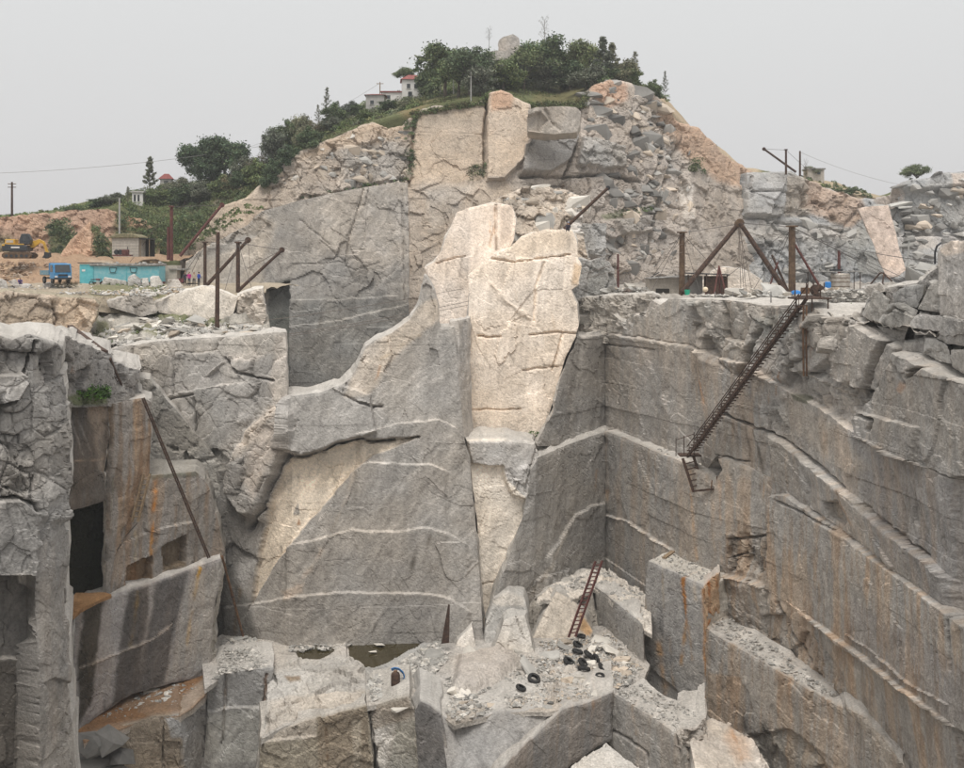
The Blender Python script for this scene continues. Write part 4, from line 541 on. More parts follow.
# ================================================================== rock mass behind and under the faces
kind(face('backing_rock', [(440,330),(460,230),(500,215),(570,215),(600,296),(640,300),(700,300),(700,470),(440,470)], V((395,122),(560,126),(700,128)), (.42,.385,.335), fb=.3, fac=.3, res=4, skirt=(2,6)))
base = sheet('pit_base', [[(-400,538,180),(200,538,180),(1400,538,180)], [(-900,1089,60),(200,1089,60),(1600,1089,60)], [(-1500,2518,22),(200,2518,22),(2500,2518,22)]], (.36,.34,.31), res=20, fb=.4, fbs=3, mat_name='granite_rough'); kind(base)
kind(face('left_backing_rock', [(-200,345),(0,345),(150,380),(235,480),(235,800),(-200,900)], V((-200,88),(235,97)), (.30,.29,.265), fb=.4, fac=.6, facs=4, res=2, mat_name='granite_rough', skirt=(2,6)))

# unseen camera side of the pit: rim, wall, flanks added to block sky light
def slab_wall(name, pts, z0, z1, col=GREY):
    a, b = Vector(pts[0]), Vector(pts[1]); n = 40; vs_, cs = [], []
    for i in range(n + 1):
        for j in range(n + 1): p = a.lerp(b, i / n); vs_.append((p.x, p.y, z0 + (z1 - z0) * j / n))
    v = np.array(vs_); nn = np.array(((b - a).y, -(b - a).x, 0)); nn = nn / np.linalg.norm(nn); d, cr, tn = relief(v, 5.0, .8); v = v + nn * d[:, None]
    idx = np.arange((n + 1) ** 2).reshape(n + 1, n + 1); q = np.stack([idx[:-1, :-1], idx[1:, :-1], idx[1:, 1:], idx[:-1, 1:]], -1).reshape(-1, 4)
    return kind(mesh_np(name, v, q, 'granite', np.tile(np.array(col), (len(v), 1)) * (1 + .2 * tn)[:, None], np.zeros(len(v)), False))
slab_wall('unseen_near_wall', ((-34, 7), (28, 7)), -50, -4.6); slab_wall('unseen_left_flank', ((-36, 56), (-34, 7)), -50, -4.6); slab_wall('unseen_right_flank', ((28, 7), (23.6, 43)), -50, -4.6)
g_ = np.array([(-400, -300, -4.7), (400, -300, -4.7), (400, 6.6, -4.7), (-400, 6.6, -4.7), (-400, 55, -4.8), (-36.3, 55, -4.8), (-34.3, 6.7, -4.8), (-400, 6.7, -4.8), (28.4, 6.7, -4.8), (24.5, 43, -4.8), (60, 42, -4.8), (400, 42, -4.8), (400, 6.7, -4.8), (28.4, 6.7, -4.8)], float)
q_ = np.array([(0, 1, 2, 3), (4, 5, 6, 7), (8, 9, 10, 11), (8, 11, 12, 13)][:3]); kind(mesh_np('unseen_rim_ground', g_, np.concatenate([q_, [(8, 11, 12, 13)]])[:3], 'soil', np.tile(np.array((.36,.33,.28)), (len(g_), 1)), np.zeros(len(g_)), False))

kind(face('rim_rubble_fill', [(566,300),(600,296),(655,293),(664,300),(664,340),(570,345)], V((566,117),(664,106)), (.44,.415,.375), mat_name='granite_rough', fb=.4, fac=.5, facs=1.5))
# ================================================================== object helpers
class MB:
    def __init__(s): s.v = []; s.f = []
    def add(s, v, f):
        b = len(s.v); s.v += [tuple(x) for x in v]; s.f += [tuple(i + b for i in q) for q in f]; return s
    def box(s, c, d, rot=None, taper=1.0):
        c = Vector(c); x, y, z = [k / 2 for k in d]; vs_ = []
        for sz in (-1, 1):
            k = 1.0 if sz < 0 else taper
            for sx, sy in ((-1, -1), (1, -1), (1, 1), (-1, 1)):
                p = Vector((sx * x * k, sy * y * k, sz * z)); vs_.append(c + (rot @ p if rot else p))
        return s.add(vs_, [(3, 2, 1, 0), (4, 5, 6, 7), (0, 1, 5, 4), (1, 2, 6, 5), (2, 3, 7, 6), (3, 0, 4, 7)])
    def tube(s, a, b, r, r2=None, n=8):
        a, b = Vector(a), Vector(b); r2 = r if r2 is None else r2; d = (b - a); q = d.to_track_quat('Z', 'Y'); vs_ = []
        for p, rr in ((a, r), (b, r2)):
            for k in range(n): vs_.append(p + q @ Vector((math.cos(2 * math.pi * k / n) * rr, math.sin(2 * math.pi * k / n) * rr, 0)))
        return s.add(vs_, [(k, (k + 1) % n, n + (k + 1) % n, n + k) for k in range(n)] + [tuple(range(n - 1, -1, -1)), tuple(range(n, 2 * n))])
    def bar(s, a, b, w, h=None):
        a, b = Vector(a), Vector(b); d = b - a; q = d.to_track_quat('Z', 'Y').to_matrix(); return s.box((a + b) / 2, (w, h or w, d.length), q)
    def path(s, pts, r, n=6):
        for a, b in zip(pts[:-1], pts[1:]): s.tube(a, b, r, n=n)
        return s
    def prism(s, prof, y0, y1, axis='y'):
        n = len(prof); m = {'y': lambda a, b, c: (a, c, b), 'x': lambda a, b, c: (c, a, b)}[axis]
        vs_ = [m(a, b, y0) for a, b in prof] + [m(a, b, y1) for a, b in prof]
        return s.add(vs_, [(k, (k + 1) % n, n + (k + 1) % n, n + k) for k in range(n)] + [tuple(range(n - 1, -1, -1)), tuple(range(n, 2 * n))])
    def lathe(s, prof, c=(0, 0, 0), n=16, axis='z'):
        c = Vector(c); vs_ = []; m = len(prof)
        for k in range(n):
            a = 2 * math.pi * k / n
            for r, z in prof:
                p = Vector((r * math.cos(a), r * math.sin(a), z))
                if axis == 'y': p = Vector((p.x, p.z, p.y))
                vs_.append(c + p)
        return s.add(vs_, [(k * m + j, ((k + 1) % n) * m + j, ((k + 1) % n) * m + j + 1, k * m + j + 1) for k in range(n) for j in range(m - 1)])
    def build(s, name, material, parent=None, bevel=0.0, smooth=False):
        me = bpy.data.meshes.new(name); me.from_pydata(s.v, [], s.f); bm = bmesh.new(); bm.from_mesh(me)
        bmesh.ops.recalc_face_normals(bm, faces=bm.faces)
        if bevel: bmesh.ops.bevel(bm, geom=bm.edges[:], offset=bevel, segments=1, affect='EDGES', clamp_overlap=True)
        bm.to_mesh(me); bm.free()
        me.materials.append(MATS[material] if isinstance(material, str) else material)
        if smooth: me.polygons.foreach_set('use_smooth', [True] * len(me.polygons))
        o = bpy.data.objects.new(name, me); COL.objects.link(o)
        if parent: o.parent = parent
        return o
def tag(o, label, cat, group=None):
    o['label'] = label; o['category'] = cat
    if group: o['group'] = group
    return o
def thing(name, label, cat, loc=(0, 0, 0), rz=0.0, group=None, sc=1.0):
    o = bpy.data.objects.new(name, None); COL.objects.link(o); o.location = loc; o.rotation_euler = (0, 0, rz); o.scale = (sc,) * 3; o.empty_display_size = .3
    return tag(o, label, cat, group)
def copy_tree(o, parent=None):
    c = o.copy(); COL.objects.link(c); c.parent = parent
    for ch in o.children: copy_tree(ch, c)
    return c
mat('rust', (0.048, 0.028, 0.021), .85, .0, col2=(0.095, 0.054, 0.036), sc=4, bump=.01); mat('rust_light', (0.10, 0.055, 0.032), .85, col2=(0.20, 0.11, 0.06), sc=3, bump=.01)
mat('rust_red', (0.085, 0.028, 0.025), .8, col2=(0.14, 0.05, 0.042), sc=3); mat('rust_brown', (0.085, 0.052, 0.032), .9, col2=(0.15, 0.098, 0.06), sc=2)
mat('dark_steel', (0.035, 0.037, 0.042), .5, .3); mat('rope', (0.16, 0.13, 0.11), .9); mat('wire', (0.10, 0.09, 0.085), .8); mat('pale_wire', (0.30, 0.29, 0.28), .8)
mat('yellow_paint', (0.62, 0.36, 0.04), .5, col2=(0.45, 0.27, 0.05), sc=2.0); mat('black_paint', (0.03, 0.035, 0.042), .45); mat('glass_dark', (0.03, 0.035, 0.04), .12, spec=.7); mat('rubber', (0.020, 0.020, 0.021), .9, col2=(0.075, 0.07, 0.062), sc=5, lo=.5, hi=.72)
mat('blue_paint', (0.03, 0.20, 0.44), .45, col2=(0.10, 0.27, 0.44), sc=3); mat('blue_pale', (0.12, 0.27, 0.36), .7, col2=(0.30, 0.32, 0.31), sc=4)
mat('cyan_paint', (0.14, 0.42, 0.49), .65, col2=(0.32, 0.50, 0.52), sc=2.2, lo=.42, hi=.75); mat('teal_paint', (0.09, 0.40, 0.46), .55, col2=(0.13, 0.47, 0.52), sc=2); mat('maroon', (0.15, 0.04, 0.045), .7)
mat('grey_roof', (0.20, 0.19, 0.18), .9, col2=(0.36, 0.35, 0.33), sc=2.5); mat('block_wall', (0.40, 0.36, 0.31), .9, col2=(0.50, 0.455, 0.40), sc=3, bump=.03); mat('inside_shade', (0.035, 0.03, 0.026), .9); mat('thatch', (0.15, 0.14, 0.08), 1, col2=(0.26, 0.22, 0.14), sc=4, bump=.1)  # the near-black coat paints the shade inside hut openings onto plain boards
mat('concrete', (0.34, 0.335, 0.32), .9, sc=4); mat('white_wall', (0.68, 0.66, 0.64), .8, var=.08, sc=1); mat('red_roof', (0.20, 0.055, 0.05), .8, col2=(0.27, 0.08, 0.07), sc=2); mat('grey_wall', (0.45, 0.43, 0.41), .9, sc=1)
mat('tank_metal', (0.40, 0.36, 0.31), .5, .4, col2=(0.55, 0.52, 0.48), sc=2); mat('wood', (0.20, 0.14, 0.085), .85, col2=(0.30, 0.22, 0.14), sc=5); mat('blue_tarp', (0.02, 0.19, 0.52), .55); mat('green_plastic', (0.02, 0.40, 0.25), .5)
mat('skin', (0.36, 0.21, 0.14), .6); mat('hair', (0.02, 0.018, 0.016), .7); mat('cream_paint', (0.72, 0.60, 0.44), .6); mat('red_thing', (0.45, 0.07, 0.03), .6); mat('water', (0.045, 0.035, 0.014), .08, spec=.5, var=.2)
def stone_mat(name, c1, c2):
    m = mat(name, c1, .95, col2=c2, sc=2.2, bump=.08, lo=.3, hi=.7); t = m.node_tree; b = t.nodes['Principled BSDF']; src = b.inputs['Base Color'].links[0].from_socket
    oi = t.nodes.new('ShaderNodeObjectInfo'); mr_ = t.nodes.new('ShaderNodeMapRange'); mr_.inputs[3].default_value = .62; mr_.inputs[4].default_value = 1.3; t.links.new(oi.outputs['Random'], mr_.inputs[0])
    vm = t.nodes.new('ShaderNodeVectorMath'); vm.operation = 'SCALE'; t.links.new(src, vm.inputs[0]); t.links.new(mr_.outputs[0], vm.inputs['Scale']); t.links.new(vm.outputs[0], b.inputs['Base Color'])
stone_mat('stone_grey', (0.34, 0.33, 0.31), (0.47, 0.455, 0.425)); stone_mat('stone_pale', (0.52, 0.49, 0.44), (0.68, 0.64, 0.58)); stone_mat('stone_warm', (0.44, 0.37, 0.30), (0.58, 0.50, 0.41)); stone_mat('stone_dark', (0.17, 0.165, 0.155), (0.27, 0.26, 0.245))

# ------------------------------------------------------------------ loose stones (pieces of the ground they lie on)
STONES = {}
def stone_protos(m):
    if m in STONES: return STONES[m]
    out = []; rnd = random.Random(5)
    for k in range(9):
        bm = bmesh.new(); fl = (.45, .7, .9)[k % 3]
        for i in range(13):
            v = Vector((rnd.uniform(-1, 1), rnd.uniform(-1, 1), rnd.uniform(-1, 1)))
            mxv = max(abs(v.x), abs(v.y), abs(v.z)); v = v / mxv * rnd.uniform(.75, 1.0) if mxv > .01 else v
            bm.verts.new((v.x * .5, v.y * .5 * rnd.uniform(.6, 1), v.z * .5 * fl))
        r = bmesh.ops.convex_hull(bm, input=bm.verts[:]); bmesh.ops.delete(bm, geom=[g for g in r['geom_interior'] if isinstance(g, bmesh.types.BMVert)], context='VERTS')
        me = bpy.data.meshes.new('stone'); bm.to_mesh(me); bm.free(); me.materials.append(MATS[m]); out.append(me)
    STONES[m] = out; return out
def put_stone(parent, p, size, m, rnd, flat=1.0, sink=.25):
    o = bpy.data.objects.new('stone', rnd.choice(stone_protos(m))); COL.objects.link(o); o.parent = parent
    o.location = (p[0], p[1], p[2] + size * (.3 - sink) * flat); o.rotation_euler = (rnd.uniform(-.5, .5), rnd.uniform(-.5, .5), rnd.uniform(0, 6.28))
    o.scale = (size * rnd.uniform(.8, 1.3), size * rnd.uniform(.7, 1.1), size * flat * rnd.uniform(.6, 1.0)); return o
def scatter(parent, poly, dep, n, smin, smax, mats, seed, flat=.8, power=2.2):
    """stones strewn over a patch of ground; dep: depth law as for faces"""
    rnd = random.Random(seed); q = np.array(poly, float); k = 0
    while k < n:
        u, v = rnd.uniform(q[:, 0].min(), q[:, 0].max()), rnd.uniform(q[:, 1].min(), q[:, 1].max())
        if not inside(np.array([[u, v]]), q)[0]: continue
        D = 1.0 / float(dep(np.array([u]), np.array([v]))[0]); s = smin + (smax - smin) * rnd.random() ** power
        put_stone(parent, P(u, v, D), s, rnd.choice(mats), rnd, flat); k += 1
fl = H(-34.0)
scatter(floor, [(370,680),(398,664),(418,651),(440,640),(446,660),(420,690),(370,700)], fl, 130, .25, 1.1, ['stone_grey', 'stone_grey', 'stone_pale'], 1)
scatter(floor, [(222,640),(262,636),(268,660),(225,668)], fl, 40, .25, 1.6, ['stone_grey', 'stone_pale'], 2)
scatter(floor, [(560,642),(610,636),(642,668),(630,684),(590,698),(560,690)], fl, 90, .25, 1.4, ['stone_grey', 'stone_pale', 'stone_pale', 'stone_warm'], 3)
rub = kind(MB().box((0, 0, 0), (.01, .01, .01)).build('loose_rubble', 'stone_grey')); rub.location = PV(500, 690, 82) - Vector((0, 0, 1.5))
rub0 = rub.location.copy(); rub.location = (0, 0, 0)
scatter(floor, [(455,700),(480,690),(540,692),(560,690),(555,708),(500,710),(458,720)], fl, 60, .2, .8, ['stone_grey', 'stone_dark', 'stone_warm'], 4)
for (u, v, s, m) in [(583,628,2.2,'stone_pale'),(604,641,2.6,'stone_pale'),(614,652,3.2,'stone_pale'),(566,648,2.4,'stone_grey'),(548,656,2.0,'stone_grey'),(590,663,1.7,'stone_pale'),(596,668,1.4,'stone_pale'),(533,670,2.6,'stone_grey'),(523,664,1.5,'stone_pale'),(462,676,1.3,'stone_pale'),(452,692,1.3,'stone_pale'),(458,697,1.1,'stone_pale'),(465,672,1.4,'stone_warm'),(455,678,1.2,'stone_pale'),(466,694,1.5,'stone_pale'),(458,704,1.0,'stone_pale'),(622,662,1.6,'stone_warm'),(519,652,1.2,'stone_pale'),(478,668,2.8,'stone_warm'),(468,655,2.2,'stone_pale'),(432,655,2.4,'stone_grey'),(400,710,1.5,'stone_pale'),(255,655,1.4,'stone_pale'),(248,660,1.1,'stone_grey'),(440,638,1.2,'stone_pale'),(370,640,1.5,'stone_pale'),(378,645,1.1,'stone_pale'),(396,638,.9,'stone_pale'),(412,640,1.0,'stone_pale'),(372,652,.9,'stone_pale')]:
    put_stone(floor, P(u, v, 34.0 * F / (v - Y0)), s, m, random.Random(int(u * 7 + v)), .55)
bpy.data.objects.remove(rub)
SLP = A3((100, 345, 104), (283, 335, 102), (150, 297, 117))
scatter(slope, [(104,308),(150,318),(210,322),(262,328),(284,336),(200,338),(120,347),(100,340)], SLP, 190, .4, 2.0, ['stone_grey', 'stone_pale', 'stone_pale', 'stone_warm'], 6, .5)
scatter(slope, [(128,322),(205,322),(215,332),(140,334)], SLP, 60, .8, 3.0, ['stone_pale', 'stone_grey'], 7, .35, 1.2)
scatter(terr, [(-10,286),(60,286),(165,287),(200,290),(150,296),(0,293)], lambda u, v: 1 / (112 + (293 - v) * 1.6), 90, .3, 1.3, ['stone_grey', 'stone_pale', 'stone_warm'], 8, .6)
ldg = [o for o in bpy.data.objects if o.name == 'dirt_ledge'][0]
scatter(ldg, [(100,720),(140,692),(170,688),(176,700),(140,708)], H(-34.9), 34, .15, .6, ['stone_grey', 'stone_pale'], 9, .5)
scatter(ldg, [(148,690),(178,685),(184,694),(160,700)], H(-34.9), 26, .4, 1.2, ['stone_grey', 'stone_pale'], 10, .5)
for (u, v, s, m) in [(98,742,3.2,'stone_dark'),(116,738,3.0,'stone_dark'),(122,756,2.6,'stone_dark'),(92,760,3.6,'stone_dark'),(110,770,3.0,'stone_dark')]:
    put_stone(ldg, P(u, v, 76.5), s, m, random.Random(int(u * 7 + v)), .8, .3)
# ledge rubble on the right-hand walls
scatter(rl, [(640,440),(690,456),(700,466),(690,464),(650,448)], lambda u, v: 1 / (18.05 * F / (v - Y0)), 40, .2, .8, ['stone_pale', 'stone_warm'], 11, .5)

def gravel(name, specs, label, seed):
    """small broken stone lying about, too small to pick apart"""
    rng_ = np.random.default_rng(seed); V_, Q_, C_ = [], [], []; b = 0
    oc = np.array([(1, 0, 0), (0, 1, 0), (-1, 0, 0), (0, -1, 0), (0, 0, 1), (0, 0, -1)], float); fq = np.array([(0, 1, 4), (1, 2, 4), (2, 3, 4), (3, 0, 4), (1, 0, 5), (2, 1, 5), (3, 2, 5), (0, 3, 5)])
    for poly, dep, n, s0, s1, cols in specs:
        q = np.array(poly, float); u = rng_.uniform(q[:, 0].min(), q[:, 0].max(), n * 3); v = rng_.uniform(q[:, 1].min(), q[:, 1].max(), n * 3); m = inside(np.c_[u, v], q); u, v = u[m][:n], v[m][:n]; D = 1 / dep(u, v)
        c = np.c_[(u - CX) / F * D, D, (Y0 - v) / F * D]; k = len(c); sz = (s0 + (s1 - s0) * rng_.random(k) ** 2.5)[:, None, None]; an = rng_.uniform(0, 6.28, k); R = np.zeros((k, 3, 3)); R[:, 0, 0] = np.cos(an); R[:, 0, 1] = -np.sin(an); R[:, 1, 0] = np.sin(an); R[:, 1, 1] = np.cos(an); R[:, 2, 2] = 1
        vv = (oc[None] + rng_.normal(size=(k, 6, 3)) * .28) * sz * np.array((.6, .45, .32)); vv = np.einsum('kij,klj->kli', R, vv) + c[:, None, :] + np.array((0, 0, .05))
        V_.append(vv.reshape(-1, 3)); Q_.append((fq[None] + (np.arange(k) * 6)[:, None, None] + b).reshape(-1, 3)); b += 6 * k
        cc = np.array(cols)[rng_.integers(0, len(cols), k)] * rng_.uniform(.7, 1.3, k)[:, None]; C_.append(np.repeat(cc, 6, 0))
    o = mesh_np(name, np.concatenate(V_), np.concatenate(Q_), 'granite', np.concatenate(C_), None, False); o['kind'] = 'stuff'; o['label'] = label; return o
GC = [(.37,.355,.33), (.44,.42,.39), (.30,.29,.27), (.52,.49,.45)]
gravel('gravel', [([(370,680),(398,664),(418,651),(440,640),(448,660),(420,690),(370,702)], fl, 2400, .1, .55, GC), ([(222,640),(262,634),(270,664),(225,670)], fl, 900, .1, .7, GC), ([(540,642),(610,634),(642,668),(630,684),(590,698),(545,702)], fl, 3000, .08, .5, GC + [(.42,.35,.28)]), ([(445,680),(520,655),(545,660),(545,705),(500,710),(456,722),(440,706)], fl, 1500, .08, .5, GC), ([(290,640),(360,636),(345,650),(290,652)], fl, 300, .1, .5, GC),
    ([(95,722),(140,692),(200,682),(180,708),(130,716)], H(-34.9), 110, .08, .4, GC), ([(545,590),(600,568),(648,596),(646,622),(600,588)], H(-31), 500, .08, .5, GC), ([(104,308),(150,318),(210,322),(262,328),(284,336),(200,338),(120,347),(100,340)], SLP, 2600, .15, .9, GC), ([(0,287),(165,288),(200,291),(150,296),(0,293)], lambda u, v: 1 / (112 + (293 - v) * 1.6), 1200, .1, .6, GC + [(.36,.28,.2)]),
    ([(604,290),(648,288),(648,300),(606,308)], lambda u, v: 1 / (118 + 0 * u), 700, .15, .7, GC), ([(690,296),(800,296),(800,303),(692,303)], lambda u, v: 1 / (101 + 0 * u), 900, .12, .6, GC), ([(822,292),(866,292),(872,306),(856,314),(822,308)], lambda u, v: 1 / (83 + 0 * u), 900, .15, .7, GC), ([(640,438),(692,455),(700,466),(690,464),(650,448)], lambda u, v: 1 / (18.05 * F / (v - Y0)), 500, .08, .4, GC), ([(708,622),(722,614),(776,648),(846,703),(800,682),(740,646)], H(-29.75), 900, .06, .4, GC), ([(650,560),(672,551),(716,573),(698,582)], H(-26.45), 300, .05, .3, GC), ([(614,692),(640,684),(704,718),(678,733)], H(-33.7), 500, .06, .35, GC), ([(210,684),(224,648),(270,646),(272,668),(224,674)], H(-33.35), 500, .08, .5, GC), ([(0,262),(80,264),(80,280),(0,282)], lambda u, v: 1 / (146 - (v - 260) * .45), 500, .15, .8, [(.34,.24,.17), (.42,.34,.27), (.28,.19,.13)])], 'small broken stone strewn over floor, ledges and terraces', 5)
# ------------------------------------------------------------------ upper right platform
plat = sheet('platform_ground', [[(560,284,176),(700,283,185),(860,283,190),(1100,284,185)], [(565,290,135),(690,290,138),(860,291,134),(1040,300,95)], [(600,298,117),(692,303,98.5),(806,313,81),(1060,352,46)]], (.38,.35,.315), fb=.5, fbs=3, fac=.35, facs=1.4, mat_name='granite_rough', res=3); kind(plat)
PLV = lambda u, v: 1 / (4.0 * F / np.maximum(v - Y0, 20))
scatter(plat, [(604,288),(640,286),(650,296),(606,305)], lambda u, v: 1 / (118 + 0 * u), 60, .4, 1.6, ['stone_pale', 'stone_grey', 'stone_warm'], 12, .7)
scatter(plat, [(826,288),(862,290),(872,304),(856,312),(820,306)], lambda u, v: 1 / (84 + 0 * u), 85, .5, 1.6, ['stone_pale', 'stone_grey', 'stone_warm'], 13, .7)
scatter(plat, [(740,288),(790,290),(800,302),(745,302)], lambda u, v: 1 / (97 + 0 * u), 45, .3, 1.6, ['stone_pale', 'stone_grey'], 14, .5)
scatter(plat, [(690,294),(740,294),(744,302),(692,302)], lambda u, v: 1 / (102 + 0 * u), 30, .3, 1.3, ['stone_pale', 'stone_grey'], 15, .5)
for (u, v, s, m) in [(776,291,3.2,'stone_grey'),(765,296,2.6,'stone_grey'),(735,293,2.4,'stone_pale'),(757,296,2.6,'stone_warm'),(844,312,2.0,'stone_grey'),(850,313,1.8,'stone_grey'),(842,300,2.4,'stone_pale'),(852,304,2.0,'stone_grey'),(916,282,3.2,'stone_grey'),(934,270,3.0,'stone_grey')]:
    put_stone(plat, P(u, v, 88 if u > 800 else 100), s, m, random.Random(int(u * 7 + v)), .7)
# broken blocks standing out of the layered cliffs
def cliff_blocks(parent, poly, dep, n, s0, s1, mats, seed, tilt=0.0):
    rnd = random.Random(seed); q = np.array(poly, float); k = 0
    while k < n:
        u, v = rnd.uniform(q[:, 0].min(), q[:, 0].max()), rnd.uniform(q[:, 1].min(), q[:, 1].max())
        if not inside(np.array([[u, v]]), q)[0]: continue
        D = 1.0 / float(dep(np.array([u]), np.array([v]))[0]); z = s0 + (s1 - s0) * rnd.random() ** 1.8
        o = bpy.data.objects.new('rock_block', rnd.choice(stone_protos(rnd.choice(mats)))); COL.objects.link(o); o.parent = parent
        o.location = P(u, v, D + .28 * z); o.rotation_euler = (rnd.uniform(-.15, .15), tilt + rnd.uniform(-.2, .2), rnd.uniform(-.4, .4)); o.scale = (z * rnd.uniform(.8, 1.7), z * .9, z * rnd.uniform(.6, 1.15)); k += 1
CUD = V((180,170),(265,168),(300,167),(410,168),(525,170),(600,174),(690,182),(760,196), lean=0.30); FCD = V((600,192),(690,190),(790,196),(860,202),(900,196),(1100,190), lean=0.22)
cliff_blocks(cu, [(584,96),(612,82),(650,94),(668,120),(672,180),(640,290),(600,290),(608,220),(600,176),(625,168),(622,146),(585,136)], CUD, 155, 1.2, 5.0, ['stone_grey', 'stone_warm', 'stone_dark', 'stone_dark'], 31, .15)
cliff_blocks(cu, [(664,130),(690,135),(694,230),(670,290),(640,290),(655,215)], CUD, 45, .8, 3.0, ['stone_grey', 'stone_warm', 'stone_dark'], 32, -1.1)
cliff_blocks(cu, [(335,150),(372,138),(410,132),(410,176),(360,186),(310,194),(318,168)], CUD, 70, 1.0, 3.4, ['stone_grey', 'stone_warm', 'stone_dark'], 33, .1)
cliff_blocks(cu, [(270,182),(300,160),(340,140),(372,128),(340,152),(312,172),(280,200)], CUD, 25, .6, 2.2, ['stone_warm', 'stone_warm', 'stone_pale'], 34, -.3)
cliff_blocks(fc, [(694,218),(745,216),(800,222),(858,232),(855,280),(700,290)], FCD, 90, .8, 3.6, ['stone_grey', 'stone_dark', 'stone_grey'], 35)
cliff_blocks(fc, [(872,200),(900,186),(960,180),(990,180),(990,246),(880,246)], FCD, 60, 1.0, 4.5, ['stone_grey', 'stone_grey', 'stone_dark', 'stone_warm'], 36)
cliff_blocks(fc, [(908,252),(990,248),(990,285),(915,290)], FCD, 40, .8, 4.0, ['stone_grey', 'stone_dark'], 37)
shelf_ = [o for o in bpy.data.objects if o.name == 'cliff_shelf'][0]
cliff_blocks(shelf_, [(500,202),(520,190),(560,190),(582,200),(580,232),(530,232),(514,240)], V((480,122),(600,124),(640,130), lean=.25), 40, .8, 2.8, ['stone_warm', 'stone_pale', 'stone_grey'], 38)
# rock blocks of the broken rim at the right
def rblock(poly, D, c=(.36,.348,.328), th=4.0, par=None, name='rock_block', lean=0, feats=(), mat_name='granite', top=LGREY, **k):
    return face(name, poly, V((poly[0][0], D), (poly[0][0] + 30, D - 3.0), lean=lean) if not callable(D) else D, c, fb=.3, fac=.12, facs=2.4, feats=feats, skirt=(.25, th * .25, th * .6, th), jag=.35, top=top, bev=.06, parent=par, mat_name=mat_name, **k)
kind(face('broken_rim_core', [(856,316),(880,290),(915,282),(940,262),(1010,250),(1060,260),(1060,470),(940,420),(889,380)], V((856,73.5),(964,59),(1060,48)), (.27,.26,.245), mat_name='granite_rough', fb=.3, fac=.5, facs=2.5))
RBK = [([(938,250),(942,244),(950,241),(975,240),(1000,246),(1000,326),(964,321),(938,315)], 60, LGREY, 8, [('tint', [(940,250),(950,240),(1000,240),(1000,250),(962,252),(945,256)], (.62,.54,.46), .8, 3), ('line', [(946,250),(958,262),(975,272)], 1.4, PALE, .5)]),
 ([(874,289),(882,293),(889,299),(886,312),(879,325),(871,321),(863,316),(868,303)], 69.5, (.38,.37,.345), 4, []), ([(888,304),(899,302),(908,306),(916,311),(912,322),(907,332),(892,327),(880,324)], 66.5, (.33,.322,.30), 4, [('line', [(886,314),(896,308),(904,312)], 1.4, DARK, .6, .3)]),
 ([(894,294),(903,287),(914,285),(923,284),(921,297),(915,308),(904,304),(896,302)], 66.5, (.31,.305,.29), 4, []), ([(923,297),(930,284),(938,281),(939,312),(928,311),(916,309)], 63.5, (.41,.395,.365), 4, []), ([(917,314),(928,315),(941,317),(936,338),(920,335),(907,335),(911,324)], 63, (.43,.415,.39), 4, [('off', [(906,328),(938,332),(936,340),(906,338)], -.5, 2)]),
 ([(941,317),(970,321),(1000,326),(1000,350),(964,346),(946,344),(936,338)], 60.5, (.32,.312,.298), 4, []), ([(924,338),(936,339),(946,346),(949,364),(935,360),(921,354)], 62, (.42,.41,.385), 3, []), ([(948,350),(964,349),(1000,356),(1000,378),(964,374),(950,367)], 59.5, (.33,.32,.30), 4, []), ([(905,343),(923,341),(921,354),(902,352)], 64, (.29,.28,.262), 3, []), ([(878,326),(892,329),(908,332),(904,343),(890,338)], 66.5, (.27,.262,.245), 3, []),
 ([(862,288),(880,283),(884,291),(870,297)], 78, (.40,.38,.35), 3, []), ([(850,318),(862,322),(857,330),(848,328)], 72, PALE, 3, [])]
for pl_, D_, c_, th_, f_ in RBK:
    x_ = pl_[0][0]; d_ = 1 / float(V(*up_nodes)(np.array([x_]), np.array([300.]))[0]) + (.9 if min(q[1] for q in pl_) < 300 else .5)
    rblock(pl_, V((x_, d_), (x_ + 30, d_ - 3.6)), c_, th_, ru, feats=f_)
# single blocks and slabs one could name
def solid(name, poly, D, c, label, cat, th=4.0, group=None, **k):
    return tag(rblock(poly, D, c, th, None, name, **k), label, cat, group)
solid('boulder', [(528,110),(536,107),(560,106),(576,107),(581,112),(580,124),(577,132),(555,134),(540,133),(529,131)], V((528,164),(581,165)), (.44,.405,.36), 'rounded brown-grey boulder on the cliff edge below the hilltop trees', 'boulder', 9, top=(.45,.4,.34), feats=[('off', [(528,115),(540,112),(548,120),(540,131),(528,130)], -1.0, 4), ('line', [(545,110),(552,122),(560,130)], 2.0, DGREY, .5, .4)])
solid('boulder', [(498,57),(499,40),(503,37),(513,34),(519,38),(520,46),(518,58)], V((498,240),(520,240)), (.40,.375,.345), 'tall upright grey boulder standing above the trees on the summit', 'boulder', 6, top=(.42,.39,.35))
solid('boulder', [(486,60),(488,52),(496,50),(506,51),(512,47),(528,46),(534,48),(534,60)], V((486,237),(534,237)), (.42,.39,.355), 'low wide pale boulder at the foot of the upright summit boulder', 'boulder', 6, top=(.45,.42,.38))
solid('granite_slab', [(858,208),(872,206),(888,205),(893,222),(899,248),(906,270),(898,276),(887,278),(880,262),(872,240)], V((858,172),(906,171), lean=.3), (.50,.415,.355), 'tall pinkish cream slab leaning against the far grey cliff', 'slab', 4, top=(.5,.45,.4))
solid('granite_slab', [(483,660),(486,622),(494,599),(508,592),(524,597),(528,612),(529,650)], V((483,92),(529,92), lean=.3, pv=655), (.40,.39,.365), 'rounded grey slab standing at the foot of the buttress arris', 'slab', 2.5, feats=[('tint', [(490,602),(508,592),(524,597),(525,606),(500,606)], (.56,.52,.46), .7, 4)])
